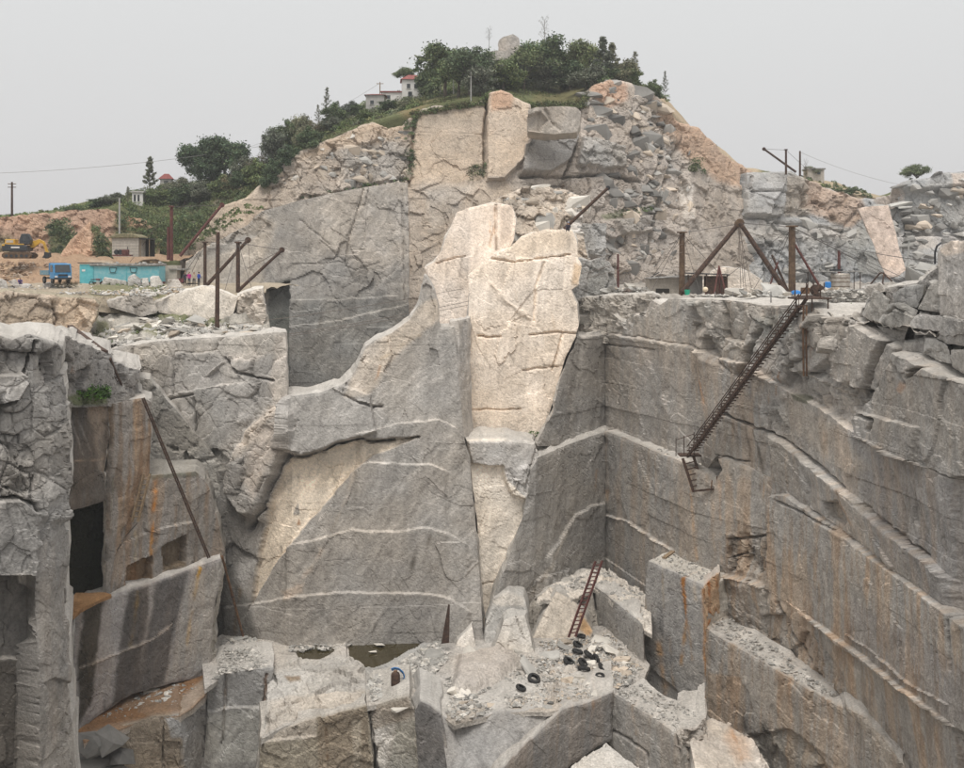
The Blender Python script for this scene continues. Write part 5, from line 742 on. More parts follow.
solid('granite_slab', [(490,660),(497,640),(504,621),(514,616),(525,616),(530,634),(534,654),(520,656)], V((490,89.8),(534,89.8), lean=.35, pv=655), (.55,.525,.48), 'pale grey pointed slab leaning in front of the rounded slab', 'slab', 1.6, feats=[('line', [(516,617),(524,640)], 1.0, DARK, .4, .2)])
solid('granite_slab', [(533,638),(546,610),(556,592),(566,597),(577,604),(586,618),(593,632),(590,640),(560,638)], V((533,93.5),(593,93.5), lean=.4, pv=640), (.56,.51,.44), 'cream triangular slab leaning in the corner behind the ladder foot', 'slab', 2.0, feats=[('tint', [(580,612),(592,630),(588,638),(580,630)], (.6,.36,.16), .8, 4)])
solid('granite_slab', [(452,658),(458,640),(472,626),(478,660)], V((452,91),(478,91), lean=.3, pv=658), (.66,.62,.56), 'small white triangular slab beside the buttress foot', 'slab', 1.2)
solid('rock_outcrop', [(58,262),(62,252),(70,240),(82,228),(90,221),(98,226),(104,238),(108,262)], V((58,160),(90,154),(108,160), lean=.3), (.53,.37,.265), 'orange-tan triangular rock outcrop beside the brick hut', 'outcrop', 8, top=(.16,.16,.08), mat_name='granite_rough', feats=[('rough', [(58,262),(90,221),(108,262)], 2.0, .8, 3), ('tint', [(92,222),(100,228),(110,262),(94,262),(92,240)], (.13,.13,.065), .9, 3)])
solid('granite_block', [(700,293),(702,282),(712,271),(722,267),(738,268),(752,273),(762,281),(764,293)], V((700,124),(764,124), lean=.2), (.60,.55,.49), 'pale domed rock behind the dark shelter on the right platform', 'rock', 6)
for pl_, D_, c_, lb_ in [([(128,287),(128,277),(135,275),(141,279),(141,288)], 122, (.42,.41,.39), 'grey upright granite block before the middle of the turquoise cabin'), ([(142,288),(142,278),(148,278),(150,288)], 122, (.55,.53,.50), 'narrow pale block standing second from the cabin middle'), ([(151,289),(150,278),(159,277),(165,289)], 121.5, (.56,.54,.51), 'pale leaning block below the right end of the turquoise cabin'),
    ([(102,286),(104,278),(126,281),(127,286),(115,288)], 123, (.40,.395,.375), 'long low grey block lying under the turquoise cabin door'), ([(168,290),(168,279),(178,279),(184,290),(176,293)], 121, (.52,.50,.47), 'pale tapered block between the cabin and the standing people'), ([(153,301),(156,292),(163,290),(164,295),(156,301)], 115.5, (.57,.55,.52), 'small white block tilted on the grass below the cabin'),
    ([(42,284),(50,283),(58,290),(58,293),(46,289)], 119, (.64,.62,.60), 'white slab lying on the ground in front of the blue truck'), ([(8,282),(14,279),(16,284),(30,285),(30,288),(16,288)], 120, (.60,.58,.56), 'white broken slab near the terrace edge at far left'), ([(-4,288),(0,279),(6,282),(8,288)], 119, (.42,.42,.41), 'grey block cut by the left edge of the picture')]:
    solid('granite_block', pl_, V((pl_[0][0], D_), (pl_[0][0] + 30, D_)), c_, lb_, 'block', 1.6, group='cut blocks on the left terrace')

# ------------------------------------------------------------------ water on the floor
for k, (poly, lb) in enumerate([([(348,640),(372,634),(424,632),(436,640),(410,654),(388,668),(370,674),(350,664)], 'murky brown pool at the foot of the buttress'), ([(296,650),(316,645),(338,648),(324,662),(300,664)], 'small brown puddle left of the murky pool')]):
    m_ = MB(); m_.add([P(u, v, 34.10 * F / (v - Y0)) for u, v in poly], [tuple(range(len(poly)))]); o = m_.build('water', 'water'); kind(o); o['label'] = lb

# ================================================================== machines and huts on the left terrace
def excavator(px, py, D):
    t = thing('excavator', 'yellow and dark grey tracked excavator on the dirt bench', 'excavator', PV(px, py, D), .10)
    for y in (-1.15, 1.15):
        tr = MB().prism([(-1.9, .25), (-1.6, 0), (1.6, 0), (1.95, .3), (1.95, .55), (1.6, .85), (-1.6, .85), (-1.95, .55)], y - .28, y + .28).build('track', 'rust_brown', t, .04)
        for k in range(5): MB().lathe([(0, -.04), (.2, -.04), (.2, .04), (0, .04)], (-1.3 + .65 * k, y - .3, .36), 10, 'y').build('roller', 'black_paint', tr)
    MB().box((0, 0, .75), (2.2, 1.7, .4)).build('undercarriage', 'black_paint', t)
    b = MB().prism([(-1.9, 1.0), (1.35, 1.0), (1.35, 1.75), (-1.7, 2.0), (-2.0, 1.8)], -1.25, 1.25).build('body', 'black_paint', t, .08)
    MB().box((-.4, 0, 1.93), (2.6, 2.4, .14)).build('deck', 'yellow_paint', b)
    MB().box((-.2, -1.26, 1.5), (1.1, .03, .2)).build('name_plate', 'white_wall', b)
    MB().box((-1.75, -1.27, 1.82), (.35, .05, .2)).build('tail_light', 'yellow_paint', b)
    e = MB().box((-1.0, -.3, 2.3), (1.3, 1.4, .65)).build('engine_hood', 'yellow_paint', t, .06); MB().box((-1.0, -1.02, 2.3), (.95, .03, .35)).build('grille', 'block_wall', e)
    c = MB().prism([(.35, 1.9), (1.6, 1.9), (1.75, 2.5), (1.35, 3.35), (.55, 3.35), (.3, 2.6)], -1.15, -.05).build('cab', 'black_paint', t, .05); MB().prism([(.55, 2.35), (1.5, 2.35), (1.25, 3.2), (.65, 3.2)], -1.18, -1.16).build('window', 'glass_dark', c)
    bo = MB().prism([(1.2, 1.5), (1.75, 1.45), (2.6, 2.15), (3.0, 2.0), (3.15, 2.3), (2.5, 2.65), (1.3, 2.25)], .1, .5).build('boom', 'yellow_paint', t, .03)
    MB().tube((1.5, .3, 1.3), (2.4, .3, 2.1), .09).build('hydraulic_ram', 'dark_steel', bo)
    st = MB().prism([(2.85, 2.35), (3.2, 2.2), (3.7, .75), (3.4, .65)], .12, .48).build('dipper_arm', 'yellow_paint', t, .03)
    MB().prism([(3.25, .9), (3.85, .8), (3.9, .25), (3.45, 0), (2.95, .15), (3.2, .45)], -.2, .8).build('bucket', 'dark_steel', t)
excavator(20, 258.5, 141)
def truck(px, py, D):
    t = thing('truck', 'small blue flatbed truck parked beside the turquoise cabin', 'truck', PV(px, py, D), math.radians(-52))
    MB().box((-.2, 0, .62), (4.9, .9, .2)).build('chassis', 'black_paint', t)
    c = MB().prism([(1.0, .55), (2.6, .55), (2.65, 1.2), (2.35, 2.25), (1.15, 2.3), (1.0, 2.1)], -.98, .98).build('cab', 'blue_paint', t, .06)
    MB().add([(2.665, -.85, 1.3), (2.665, .85, 1.3), (2.40, .8, 2.15), (2.40, -.8, 2.15)], [(0, 1, 2, 3)]).build('windscreen', 'glass_dark', c)
    for s in (-1, 1):
        MB().prism([(1.25, 1.35), (2.3, 1.35), (2.15, 2.1), (1.3, 2.1)], s * .985 - .012, s * .985 + .012).build('side_window', 'glass_dark', c)
        MB().box((2.62, s * .72, .82), (.1, .3, .2)).build('headlight', 'white_wall', c); MB().bar((2.3, s * 1.0, 1.9), (2.55, s * 1.25, 1.85), .05).build('mirror', 'black_paint', c)
        for x in (1.75, -1.5):
            w = MB().lathe([(.18, -.12), (.38, -.12), (.42, -.06), (.42, .06), (.38, .12), (.18, .12)], (x, s * .85, .42), 16, 'y').build('wheel', 'rubber', t); MB().lathe([(0, -.07), (.2, -.07), (.2, .07), (0, .07)], (x, s * .85, .42), 10, 'y').build('rim', 'grey_wall', w)
    MB().box((2.68, 0, .6), (.12, 1.9, .22)).build('bumper', 'black_paint', t); MB().box((2.655, 0, .98), (.05, 1.0, .2)).build('grille', 'black_paint', c)
    b = MB().box((-1.0, 0, .98), (3.4, 1.95, .1)).build('bed', 'wood', t)
    for s in (-1, 1):
        MB().box((-1.0, s * .98, 1.25), (3.4, .06, .5)).build('side_board', 'blue_pale', b)
        for k in range(5): MB().box((-2.6 + .8 * k, s * 1.03, 1.25), (.08, .05, .52)).build('stake', 'blue_pale', b)
    MB().box((-2.7, 0, 1.25), (.06, 1.9, .5)).build('tailboard', 'blue_pale', b); MB().box((.72, 0, 1.7), (.06, 1.95, 1.3)).build('headboard', 'blue_paint', b)
truck(56, 283.5, 118)
def cabin():
    o = PV(80, 285.5, 130); t = thing('site_cabin', 'long turquoise metal site cabin with a flat grey roof', 'cabin', o, -.02)
    L_ = 10.0
    MB().box((1.75 + (L_ - 1.75) / 2, 1.2, 1.45), (L_ - 1.75, 2.4, 2.0)).build('wall', 'cyan_paint', t); MB().box((L_ / 2, 1.25, .25), (L_, 2.3, .5)).build('base_rail', 'maroon', t)
    d = MB().box((.85, 1.05, 1.35), (1.7, 2.3, 2.7)).build('end_door', 'teal_paint', t); MB().box((.5, -.12, 1.9), (.4, .03, .25)).build('notice', 'white_wall', d)
    for x in (1.72, 5.9): MB().box((x, -.02, 1.45), (.07, .06, 2.0)).build('frame_post', 'teal_paint', t)
    for x in (4.2, 6.8):
        w = MB().box((x, -.02, 1.95), (1.0, .05, .75)).build('vent_hatch', 'cyan_paint', t)
        MB().bar((x - .45, -.08, 2.25), (x + .45, -.08, 2.25), .05).bar((x - .45, -.08, 2.25), (x - .3, -.08, 1.65), .05).bar((x + .45, -.08, 2.25), (x + .3, -.08, 1.65), .05).bar((x - .3, -.08, 1.65), (x + .3, -.08, 1.65), .05).build('hatch_frame', 'dark_steel', w)
    r = MB().box((L_ / 2 + .7, 1.2, 2.62), (L_ - 1.2, 2.9, .3)).build('roof', 'grey_roof', t, .05); MB().box((.8, 1.1, 2.85), (2.0, 2.7, .12)).build('roof_plate', 'dark_steel', t)
    rr = random.Random(3)
    for k in range(16): put_stone(r, (rr.uniform(2, L_), rr.uniform(.2, 2.2), 2.77), rr.uniform(.25, .6), 'stone_grey', rr, .6, .1)
cabin()
def hut():
    t = thing('brick_hut', 'small block-walled hut with a grassy roof above the cabin', 'hut', PV(112, 256.5, 146), -.05)
    MB().box((1.9, 1.4, 1.3), (3.8, 2.8, 2.6)).build('wall', 'block_wall', t)
    for k in range(6): MB().box((1.9, -.012, .25 + .42 * k), (3.8, .03, .03)).build('mortar_course', 'grey_roof', t)
    s = MB().box((4.5, 1.5, 2.5), (1.7, 2.6, .12)).build('lean_to_roof', 'dark_steel', t); MB().box((4.45, 2.7, 1.2), (1.4, .1, 2.4)).build('back_board', 'inside_shade', t)
    for x in (5.25, 3.95): MB().tube((x, .3, 0), (x, .3, 2.5), .06).build('post', 'wood', t)
    r = MB().prism([(-.3, 2.6), (4.1, 2.6), (4.0, 2.85), (3.2, 3.15), (1.9, 3.3), (.5, 3.15), (-.2, 2.85)], -.3, 3.0).build('roof', 'thatch', t, .08)
    e = thing('winch_engine', 'red engine on a sledge standing in front of the hut', 'engine', PV(114, 256.8, 143.5), 0)
    MB().box((1.2, 0, .2), (2.6, .8, .2)).build('sledge', 'rust_red', e); MB().box((1.6, 0, .65), (.9, .6, .7)).build('engine_block', 'rust_red', e, .05)
    for x in (.4, .9): MB().lathe([(.05, -.1), (.36, -.1), (.36, .1), (.05, .1)], (x, -.1, .65), 12, 'y').build('flywheel', 'dark_steel', e)
    MB().tube((1.9, 0, .9), (1.9, 0, 1.4), .06).build('exhaust', 'dark_steel', e)
hut()
def pump_house():
    t = thing('pump_house', 'small grey masonry store at the right end of the turquoise cabin', 'hut', PV(163, 284, 133), 0)
    MB().box((.9, 1.0, 1.2), (1.8, 2.0, 2.4)).build('wall', 'block_wall', t); MB().box((1.9, .9, 1.9), (2.2, 2.2, .15)).build('roof', 'grey_roof', t); MB().box((1.9, 1.6, 1.0), (.9, .1, 1.4)).build('doorway', 'inside_shade', t); MB().tube((2.85, 0, 0), (2.85, 0, 1.9), .07).build('post', 'wood', t); MB().box((2.2, .1, .45), (1.2, .5, .5)).build('bench_box', 'maroon', t)
pump_house()

# ------------------------------------------------------------------ masts, derricks, poles
HX = np.array([a for a, b, c_ in ridge], float); HR = np.array(ridge, float); HL = np.array(low, float)
def hill_D(px, py, off=1.0):
    """distance of the hill's surface where it shows at (px, py)"""
    ry, ly = np.interp(px, HX, HR[:, 1]), np.interp(px, HX, HL[:, 1]); rd, ld = np.interp(px, HX, HR[:, 2]), np.interp(px, HX, HL[:, 2]); my, md = (ry + ly) / 2 + 2, (rd + ld) / 2 - 4
    if py <= ry: return rd - off
    if py <= my: return rd + (md - rd) * (py - ry) / (my - ry) - off
    return md + (ld - md) * min(1, (py - my) / max(1, ly - my)) - off
def pole(name, label, cat, px, yt, yb, D, r, m, group=None, arms=0, dx=0.0, r2=None, ins=True):
    if D is None: D = hill_D(px, yb)
    t = thing(name, label, cat, PV(px, yb, D), 0, group); h = (yb - yt) / F * D
    MB().tube((0, 0, -.4), (dx / F * D, 0, h), r, r2 or r * .8, 10).build('shaft', m, t)
    for k in range(arms):
        a = MB().box((dx / F * D, 0, h - .35 - .6 * k), (1.5, .1, .12)).build('crossarm', m, t)
        for s in (-.6, .6): MB().lathe([(0, 0), (.07, 0), (.05, .16), (0, .18)], (dx / F * D + s, 0, h - .29 - .6 * k), 8).build('insulator', 'white_wall', a)
    return t
UG = 'power poles'
pole('power_pole', 'dark wooden power pole with crossarms at the far left skyline', 'pole', 12, 182, 217, 190, .22, 'rust', UG, 2)
pole('power_pole', 'tall grey concrete pole rising behind the block hut', 'pole', 119.5, 198, 254, 150, .16, 'concrete', UG)
pole('power_pole', 'power pole with crossarm beside the white hilltop house', 'pole', 380, 82, 100, None, .13, 'wood', UG, 1)
pole('power_pole', 'pale concrete pole on the grass below the hilltop trees', 'pole', 471, 72, 99, None, .12, 'concrete', UG)
pole('power_pole', 'thin pole left of the pale concrete pole under the trees', 'pole', 440.5, 79, 96, None, .09, 'concrete', UG)
pole('power_pole', 'thin pole second left of the pale concrete pole under the trees', 'pole', 453.5, 77, 95, None, .09, 'concrete', UG)
pole('power_pole', 'grey pole standing on the platform before the pink leaning slab', 'pole', 907, 241, 273, 118, .10, 'concrete', UG, 0, 2.0)
pole('steel_post', 'short red-brown steel post left of the red mast above the store', 'post', 168.3, 227, 257, 141, .22, 'rust_red', 'steel posts')
pole('steel_mast', 'tall dark rusty mast standing alone on the pale ledge', 'mast', 217, 232, 331, 105, .24, 'rust', None, 0, 1.0)
pole('steel_post', 'purple-red post left of the boom on the upper cliff shelf', 'post', 618, 254, 286, 128, .16, 'rust_red', 'steel posts')
pole('steel_post', 'red-purple post rising through the flat shelter roof', 'post', 839, 250, 288, 123, .20, 'rust_red', 'steel posts')
def derrick(label, mast, boom, D, rm, rb, m1, m2, guy=(), rope=None, group='quarry derricks', braces=()):
    px, yt, yb = mast; t = thing('derrick', label, 'derrick', PV(px, yb, D), 0, group); o = PV(px, yb, D)
    MB().tube((0, 0, -.5), (0, 0, (yb - yt) / F * D), rm, rm * .9, 10).build('mast', m1, t); MB().lathe([(0, 0), (rm * 1.7, 0), (rm * 1.7, .15), (0, .2)], (0, 0, (yb - yt) / F * D), 10).build('mast_cap', m1, t)
    a = PV(*boom[0]) - o; b = PV(*boom[1]) - o; bo = MB().tube(a, b, rb, rb * .85, 10).build('boom', m2, t); MB().lathe([(.03, -.08), (rb * 1.6, -.08), (rb * 1.6, .08), (.03, .08)], b, 12, 'y').build('pulley', m1, bo)
    top = Vector((0, 0, (yb - yt) / F * D))
    MB().tube(top, b, .035, n=5).build('cable', 'wire', t)
    for g in guy: MB().tube(top, PV(*g) - o, .03, n=5).build('guy_wire', 'wire', t)
    for g in braces: MB().tube(PV(*g[0]) - o, PV(*g[1]) - o, g[2], n=8).build('brace', g[3], t)
    if rope:
        for r_ in rope: MB().tube(b, PV(*r_) - o, .035, n=5).build('hoist_rope', 'rope', t)
    return t
derrick('derrick with a red mast and long boom beneath the green slope', (171.5,207,257), ((180,256,140),(222,205,142)), 141, .24, .22, 'rust_red', 'rust_red', [(130,262,150),(200,262,150)])
derrick('derrick with a dark mast left of the tall mast, boom rising right', (205,243,287), ((206,286,118),(248,240,119)), 118, .20, .22, 'rust', 'rust', [(192,272,130),(178,284,122)], [(250,268,119)])
derrick('derrick at the pale ledge end with its boom pointing at the grey cliff', (238,243,291), ((239,290,116),(282,250,117)), 116, .24, .20, 'rust', 'rust', [(225,290,112),(252,289,112)], [(248,268,117)])
derrick('derrick left of the dark shelter, brown mast, boom rising to the right', (682,233,294), ((682,292,119),(738.5,224,120)), 119.5, .36, .30, 'rust_brown', 'rust', [(644,290,124),(700,292,116),(718,272,122),(650,294,116)], [(744,290,118),(741,291,119),(752,290,119)])
derrick('derrick right of the domed rock, thick mast, boom leaning to the left', (792,227,294), ((787,293,117.5),(740,223,119)), 117, .42, .32, 'rust_brown', 'rust', [(752,292,118),(766,290,120),(815,290,122),(860,262,128),(905,284,118),(935,292,110),(720,282,120)], [(738,262,118.5),(746,290,118)], braces=[((820,287,117),(794,243,117), .14, 'rust_red'), ((772,255,119),(788,291,118), .14, 'rust'), ((768,291,118),(778,262,118), .10, 'rust_red')])
derrick('small far derrick on the grey cliff edge against the sky', (786,150,172), ((796,172,196),(764,149,196)), 194, .22, .22, 'rust', 'rust', [(810,172,200)], None)
pole('steel_post', 'short mast right of the far skyline derrick', 'post', 800, 151, 174, 195, .22, 'rust', 'steel posts', 0)
t = thing('boom', 'dark steel boom leaning out from the top of the cream column', 'boom', PV(564, 229, 113)); o = PV(564, 229, 113)
MB().tube((0, 0, 0), PV(608, 188, 112) - o, .20, .17, 10).build('beam', 'rust', t); MB().lathe([(.02, -.06), (.25, -.06), (.25, .06), (.02, .06)], PV(608, 188, 112) - o, 10, 'y').build('pulley', 'dark_steel', t)
t = thing('boom', 'thin purple-red strut leaning on the post of the upper shelf', 'boom', PV(617, 285, 128)); MB().tube((0, 0, 0), PV(600, 262, 127) - PV(617, 285, 128), .12, n=8).build('beam', 'rust_red', t)
# long cables
def cable(label, pts, r=.03, m='wire', sag=.6, group='long cables'):
    a, b = PV(*pts[0]), PV(*pts[1]); ps = [a.lerp(b, k / 16) + Vector((0, 0, -sag * 4 * (k / 16) * (1 - k / 16))) for k in range(17)]
    tag(MB().path(ps, r, 5).build('cable', m), label, 'cable', group)
cable('thin power cable crossing the left sky to the dark tree', ((-30,174,190),(262,146,205)), .035, 'pale_wire', 1.0)
cable('thin cable from the hilltop house pole down the left slope', ((380,83,226),(240,150,212)), .03, 'pale_wire', 1.2)
cable('thin power cable from the far skyline derrick down to the right', ((800,152,195),(902,185,196)), .03, 'pale_wire', .6)
cable('uppermost of the three cables slung across the cream column', ((217,326,105),(683,234,119)), .026, 'rope', 1.2)
cable('middle one of the three cables slung across the cream column', ((262,338,103),(683,244,119)), .026, 'rope', 1.0)
cable('lowest of the three cables slung across the cream column', ((180,350,102),(683,252,119)), .026, 'rope', 1.2)
cable('cable running from the thick derrick mast to the right-hand big block', ((792,229,117),(938,262,62)), .025, 'wire', .5)
cable('lower cable running from the shelter post to the right-hand big block', ((839,251,123),(938,290,62)), .025, 'wire', .6)

# ------------------------------------------------------------------ platform huts on the right
def right_sheds():
    t = thing('stone_hut', 'low pale stone hut with a tin roof behind the left derrick mast', 'hut', PV(649, 295, 122), .02)
    MB().box((2.4, 1.2, 1.0), (4.8, 2.4, 2.0)).build('wall', 'block_wall', t); MB().box((2.4, .9, 2.12), (5.1, 3.2, .1), Matrix.Rotation(-.06, 3, 'Y')).build('roof', 'grey_roof', t)
    MB().box((1.6, -.03, .5), (1.6, .06, .5)).build('low_opening', 'inside_shade', t); MB().tube((.2, 0, 2.1), (1.2, -.2, 2.7), .05).build('pipe', 'dark_steel', t)
    t = thing('open_shelter', 'dark open-fronted shelter between the derrick boom and domed rock', 'shelter', PV(687, 295, 120), 0)
    MB().box((1.1, 1.9, 1.1), (2.2, .1, 2.2)).build('grey_panel', 'grey_wall', t); MB().box((3.4, .6, 1.1), (2.4, 1.0, 2.2)).build('dark_panel', 'rust', t); MB().box((2.3, .9, 2.45), (5.2, 2.6, .14), Matrix.Rotation(.04, 3, 'Y')).build('roof', 'dark_steel', t)
    for x in (.1, 2.2, 4.6): MB().tube((x, -.2, 0), (x, -.2, 2.4), .07).build('post', 'rust', t)
    t = thing('tank_shelter', 'flat tin roof on thin posts beside the rusty winch', 'shelter', PV(812, 290, 120), 0)
    MB().box((2.9, 1.0, 2.15), (5.9, 2.6, .1)).build('roof', 'grey_roof', t); MB().box((2.9, .3, 2.3), (1.4, .5, .22)).build('roof_box', 'dark_steel', t)
    for x in (.15, 5.6): 
        for y in (0, 2.0): MB().tube((x, y, -.3), (x, y, 2.1), .05).build('post', 'rust', t)
    t = thing('water_tank', 'round rust-streaked metal tank under the flat tin roof', 'tank', PV(840.5, 290.5, 120.5), 0)
    MB().lathe([(0, 0), (1.08, 0), (1.08, 1.9), (1.0, 2.0), (0, 2.02)], n=24).build('shell', 'tank_metal', t, smooth=False)
    for z in (.5, 1.0, 1.5): MB().lathe([(1.08, z - .04), (1.12, z), (1.08, z + .04)], n=24).build('hoop', 'rust_brown', t)
    t = thing('winch', 'rusty winch frame with drum at the head of the stairway', 'winch', PV(811, 298, 100), 0)
    MB().box((.3, 0, .15), (2.8, 1.6, .15)).build('bed_frame', 'rust', t); MB().lathe([(.1, -.6), (.55, -.6), (.55, -.5), (.3, -.5), (.3, .5), (.55, .5), (.55, .6), (.1, .6)], (.6, 0, .75), 14, 'y').build('drum', 'rust', t)
    for x in (-.6, .1, 1.1): MB().bar((x, -.5, .2), (x, -.5, 1.5), .09).build('upright', 'rust', t)
    MB().box((-.5, .2, .7), (.7, .6, .6)).build('motor', 'rust_light', t)
    t = thing('drum', 'blue plastic drum right of the rusty winch', 'drum', PV(828, 291, 112)); MB().lathe([(0, 0), (.3, 0), (.33, .1), (.33, .9), (.28, 1.0), (0, 1.0)], n=14).build('shell', 'blue_tarp', t); MB().lathe([(.34, .3), (.36, .33), (.34, .36)], n=14).build('rib', 'blue_tarp', t)
    t = thing('tarpaulin', 'blue tarpaulin heap lying under the water tank', 'tarpaulin', PV(842, 294, 108)); MB().lathe([(1.1, 0), (.95, .3), (.5, .42), (.1, .4)], n=11).build('sheet', 'blue_tarp', t); t.scale = (1.1, .6, .8)
    t = thing('tarpaulin', 'small blue tarpaulin bundle at the thick derrick mast foot', 'tarpaulin', PV(796, 294, 114)); MB().lathe([(.6, 0), (.5, .3), (.2, .42), (.02, .4)], n=9).build('sheet', 'blue_tarp', t)
    t = thing('bucket', 'bright green bucket at the left derrick mast foot', 'bucket', PV(687.3, 295, 117)); MB().lathe([(0, 0), (.25, 0), (.33, .6), (.30, .6), (.23, .05)], n=14).build('body', 'green_plastic', t); MB().path([(-.32, 0, .6), (-.2, 0, .85), (.2, 0, .85), (.32, 0, .6)], .02).build('handle', 'dark_steel', t)
    t = thing('crate', 'orange-red box on the rubble near the corner head', 'box', PV(629, 300.5, 117), .2); MB().box((0, 0, .3), (.7, .6, .6)).build('body', 'red_thing', t, .03); MB().box((0, 0, .63), (.76, .66, .06)).build('lid', 'red_thing', t)
    t = thing('ball_marker', 'pale round ball on a thin red post in front of the shelter', 'marker', PV(705.5, 309, 104)); MB().tube((0, 0, 0), (0, 0, 1.8), .05).build('post', 'rust_red', t); MB().lathe([(0, 1.7), (.15, 1.74), (.25, 1.87), (.27, 2.0), (.22, 2.13), (.12, 2.21), (0, 2.23)], n=14).build('ball', 'cream_paint', t, smooth=True)
    t = thing('tripod', 'red pole tripod in front of the dark shelter', 'tripod', PV(719, 266, 113)); o = PV(719, 266, 113)
    for q in ((726, 294, 112), (714, 295, 112), (720, 293, 116)): MB().tube((0, 0, 0), PV(*q) - o, .09, n=8).build('leg', 'rust_red', t)
    t = thing('handrail', 'bent rusty pipe frame on the rubble left of the rock blocks', 'rail', PV(872, 287, 82)); o = PV(872, 287, 82)
    for a, b in (((869, 286, 82), (880, 273, 81)), ((880, 273, 81), (884, 273, 81)), ((882, 288, 80), (884, 273, 81)), ((884, 274, 81), (892, 281, 80))): MB().tube(PV(*a) - o, PV(*b) - o, .06, n=6).build('pipe', 'rust', t)
    t = thing('bracket', 'dark bent pipe bracket at the top corner of the biggest block', 'bracket', PV(936, 262, 61)); o = PV(936, 262, 61); MB().path([PV(*q) - o for q in ((935, 264, 61), (935, 252, 61), (937, 246, 61), (941, 243, 61.5))], .06).build('pipe', 'dark_steel', t)
right_sheds()

# ------------------------------------------------------------------ stairways and ladders
def ladder(name, label, a, b, width, step, m, rail=.05, side=None, group=None, handrail=0.0):
    a, b = PV(*a), PV(*b); t = thing(name, label, 'ladder' if 'ladder' in name else 'stairway', b if b.z < a.z else a, 0, group); o = t.location.copy()
    d = b - a; s = Vector(side).normalized() * width / 2 if side else d.cross(Vector((0, 1, 0))).normalized() * width / 2
    for k in (-1, 1): MB().bar(a + s * k - o, b + s * k - o, rail * 2, rail * 3.2).build('stringer', m, t)
    n = max(2, int(d.length / step)); pr_ = None
    for k in range(1, n):
        c = a + d * (k / n) - o
        if pr_ is None:
            pr_ = MB().tube(-s, s, rail * .8, n=6).build('rung', m, t) if not handrail else MB().box((0, 0, 0), (width if abs(s.x) > abs(s.y) else .28, .28 if abs(s.x) > abs(s.y) else width, .07)).build('tread', m, t); r = pr_
        else: r = pr_.copy(); COL.objects.link(r); r.parent = t
        r.location = c
    if handrail:
        for k in (-1, 1):
            hr = MB().tube(a + s * k - o + Vector((0, 0, handrail)), b + s * k - o + Vector((0, 0, handrail)), .04, n=6).build('handrail', m, t)
            for j in range(0, n + 1, 4): c = a + d * (j / n) + s * k - o; MB().tube(c, c + Vector((0, 0, handrail)), .03, n=5).build('baluster', m, hr)
    return t
st_a, st_b = (803,302,76.5), (691,453,91.0)
ladder('iron_stairway', 'long rusty iron stairway slanting down the right-hand wall', st_a, st_b, 1.0, .42, 'rust', .07, side=(.55, .25, .45), handrail=.9)
t = thing('stair_landing', 'small rusty iron landing at the foot of the long stairway', 'landing', PV(690, 456, 91)); o = PV(690, 456, 91)
MB().box((0, .3, .05), (1.9, 1.3, .1)).build('deck', 'rust', t)
for q in ((676, 438), (684, 436), (694, 432)): MB().tube((P(q[0], 456, 91)[0] - o.x, 0, 0), (P(q[0], 456, 91)[0] - o.x, 0, (456 - q[1]) / F * 91), .04, n=6).build('rail_post', 'rust', t)
MB().tube(PV(676, 440, 91) - o, PV(694, 434, 91) - o, .035, n=5).build('rail', 'rust', t)
ladder('iron_ladder', 'short rusty ladder hanging below the stair landing', (688,457,90.6), (699,491,90.2), .95, .45, 'rust', .07, side=(1, 0, .25))
t = thing('iron_beam', 'rusty beam with uprights at the end of the short hanging ladder', 'beam', PV(705, 490, 89.5)); o = PV(705, 490, 89.5); MB().bar(PV(695, 491, 89.8) - o, PV(714, 489, 88.6) - o, .16).build('beam', 'rust', t)
for q in ((711, 480), (716, 476)): MB().tube(PV(q[0], 489, 88.8) - o, PV(q[0] + 1, q[1], 88.8) - o, .05, n=6).build('upright', 'rust_light', t)
t = thing('iron_platform', 'rusty iron platform at the head of the long stairway', 'platform', PV(812, 299, 77)); MB().box((0, .6, .05), (2.8, 1.6, .12)).build('deck', 'rust', t)
for x in (-1.2, 0, 1.2): MB().bar((x, 0, 0), (x, 0, -.9), .08).build('bracket', 'rust', t)
for x in (-1.3, -.4, .6): MB().tube((x, -.1, 0), (x, -.1, 1.1), .05).build('rail_post', 'rust', t)
for px_, lb_ in ((803.5, 'left one of two rusty pipes hanging below the stair head'), (806.5, 'right one of two rusty pipes hanging below the stair head')):
    tag(MB().path([PV(px_, 306, 76.2), PV(px_ - .3, 340, 76.4), PV(px_ + .2, 376, 76.8)], .07).build('hanging_pipe', 'rust_light'), lb_, 'pipe', 'hanging pipes')
for px_, yb_, lb_ in ((715, 330, 'thin dark rope hanging down the wall left of the stairs'), (733, 322, 'short rope hanging under the domed rock'), (771, 332, 'thin pole leaning against the wall beneath the thick mast')):
    tag(MB().path([PV(px_, 292, 99 if px_ < 740 else 90), PV(px_, 302, 96 if px_ < 740 else 87), PV(px_ - 1, yb_, 92.5 if px_ < 725 else (88.5 if px_ < 740 else 83))], .05).build('hanging_rope', 'wire'), lb_, 'rope', 'hanging ropes')
ladder('rung_ladder', 'rusty rung ladder leaning into the inner corner', (599,561,94.5), (572,637,92.2), .62, .36, 'rust_red', .06, side=(1, 0, .1))
ladder('long_ladder', 'long narrow rusty ladder down the left wall', (143,398,83.0), (209,558,86.5), .15, .5, 'rust', .035, side=(1, .2, .3))
ladder('long_ladder', 'short narrow ladder above the long ladder at the broken rim', (108,359,80), (127,402,85), .30, .5, 'rust', .06, side=(1, .2, .3))
ladder('wooden_ladder', 'small weathered ladder standing beside the rust streak', (147,474,83.6), (135,522,82.2), .5, .4, 'wood', .06, side=(1, 0, .1))
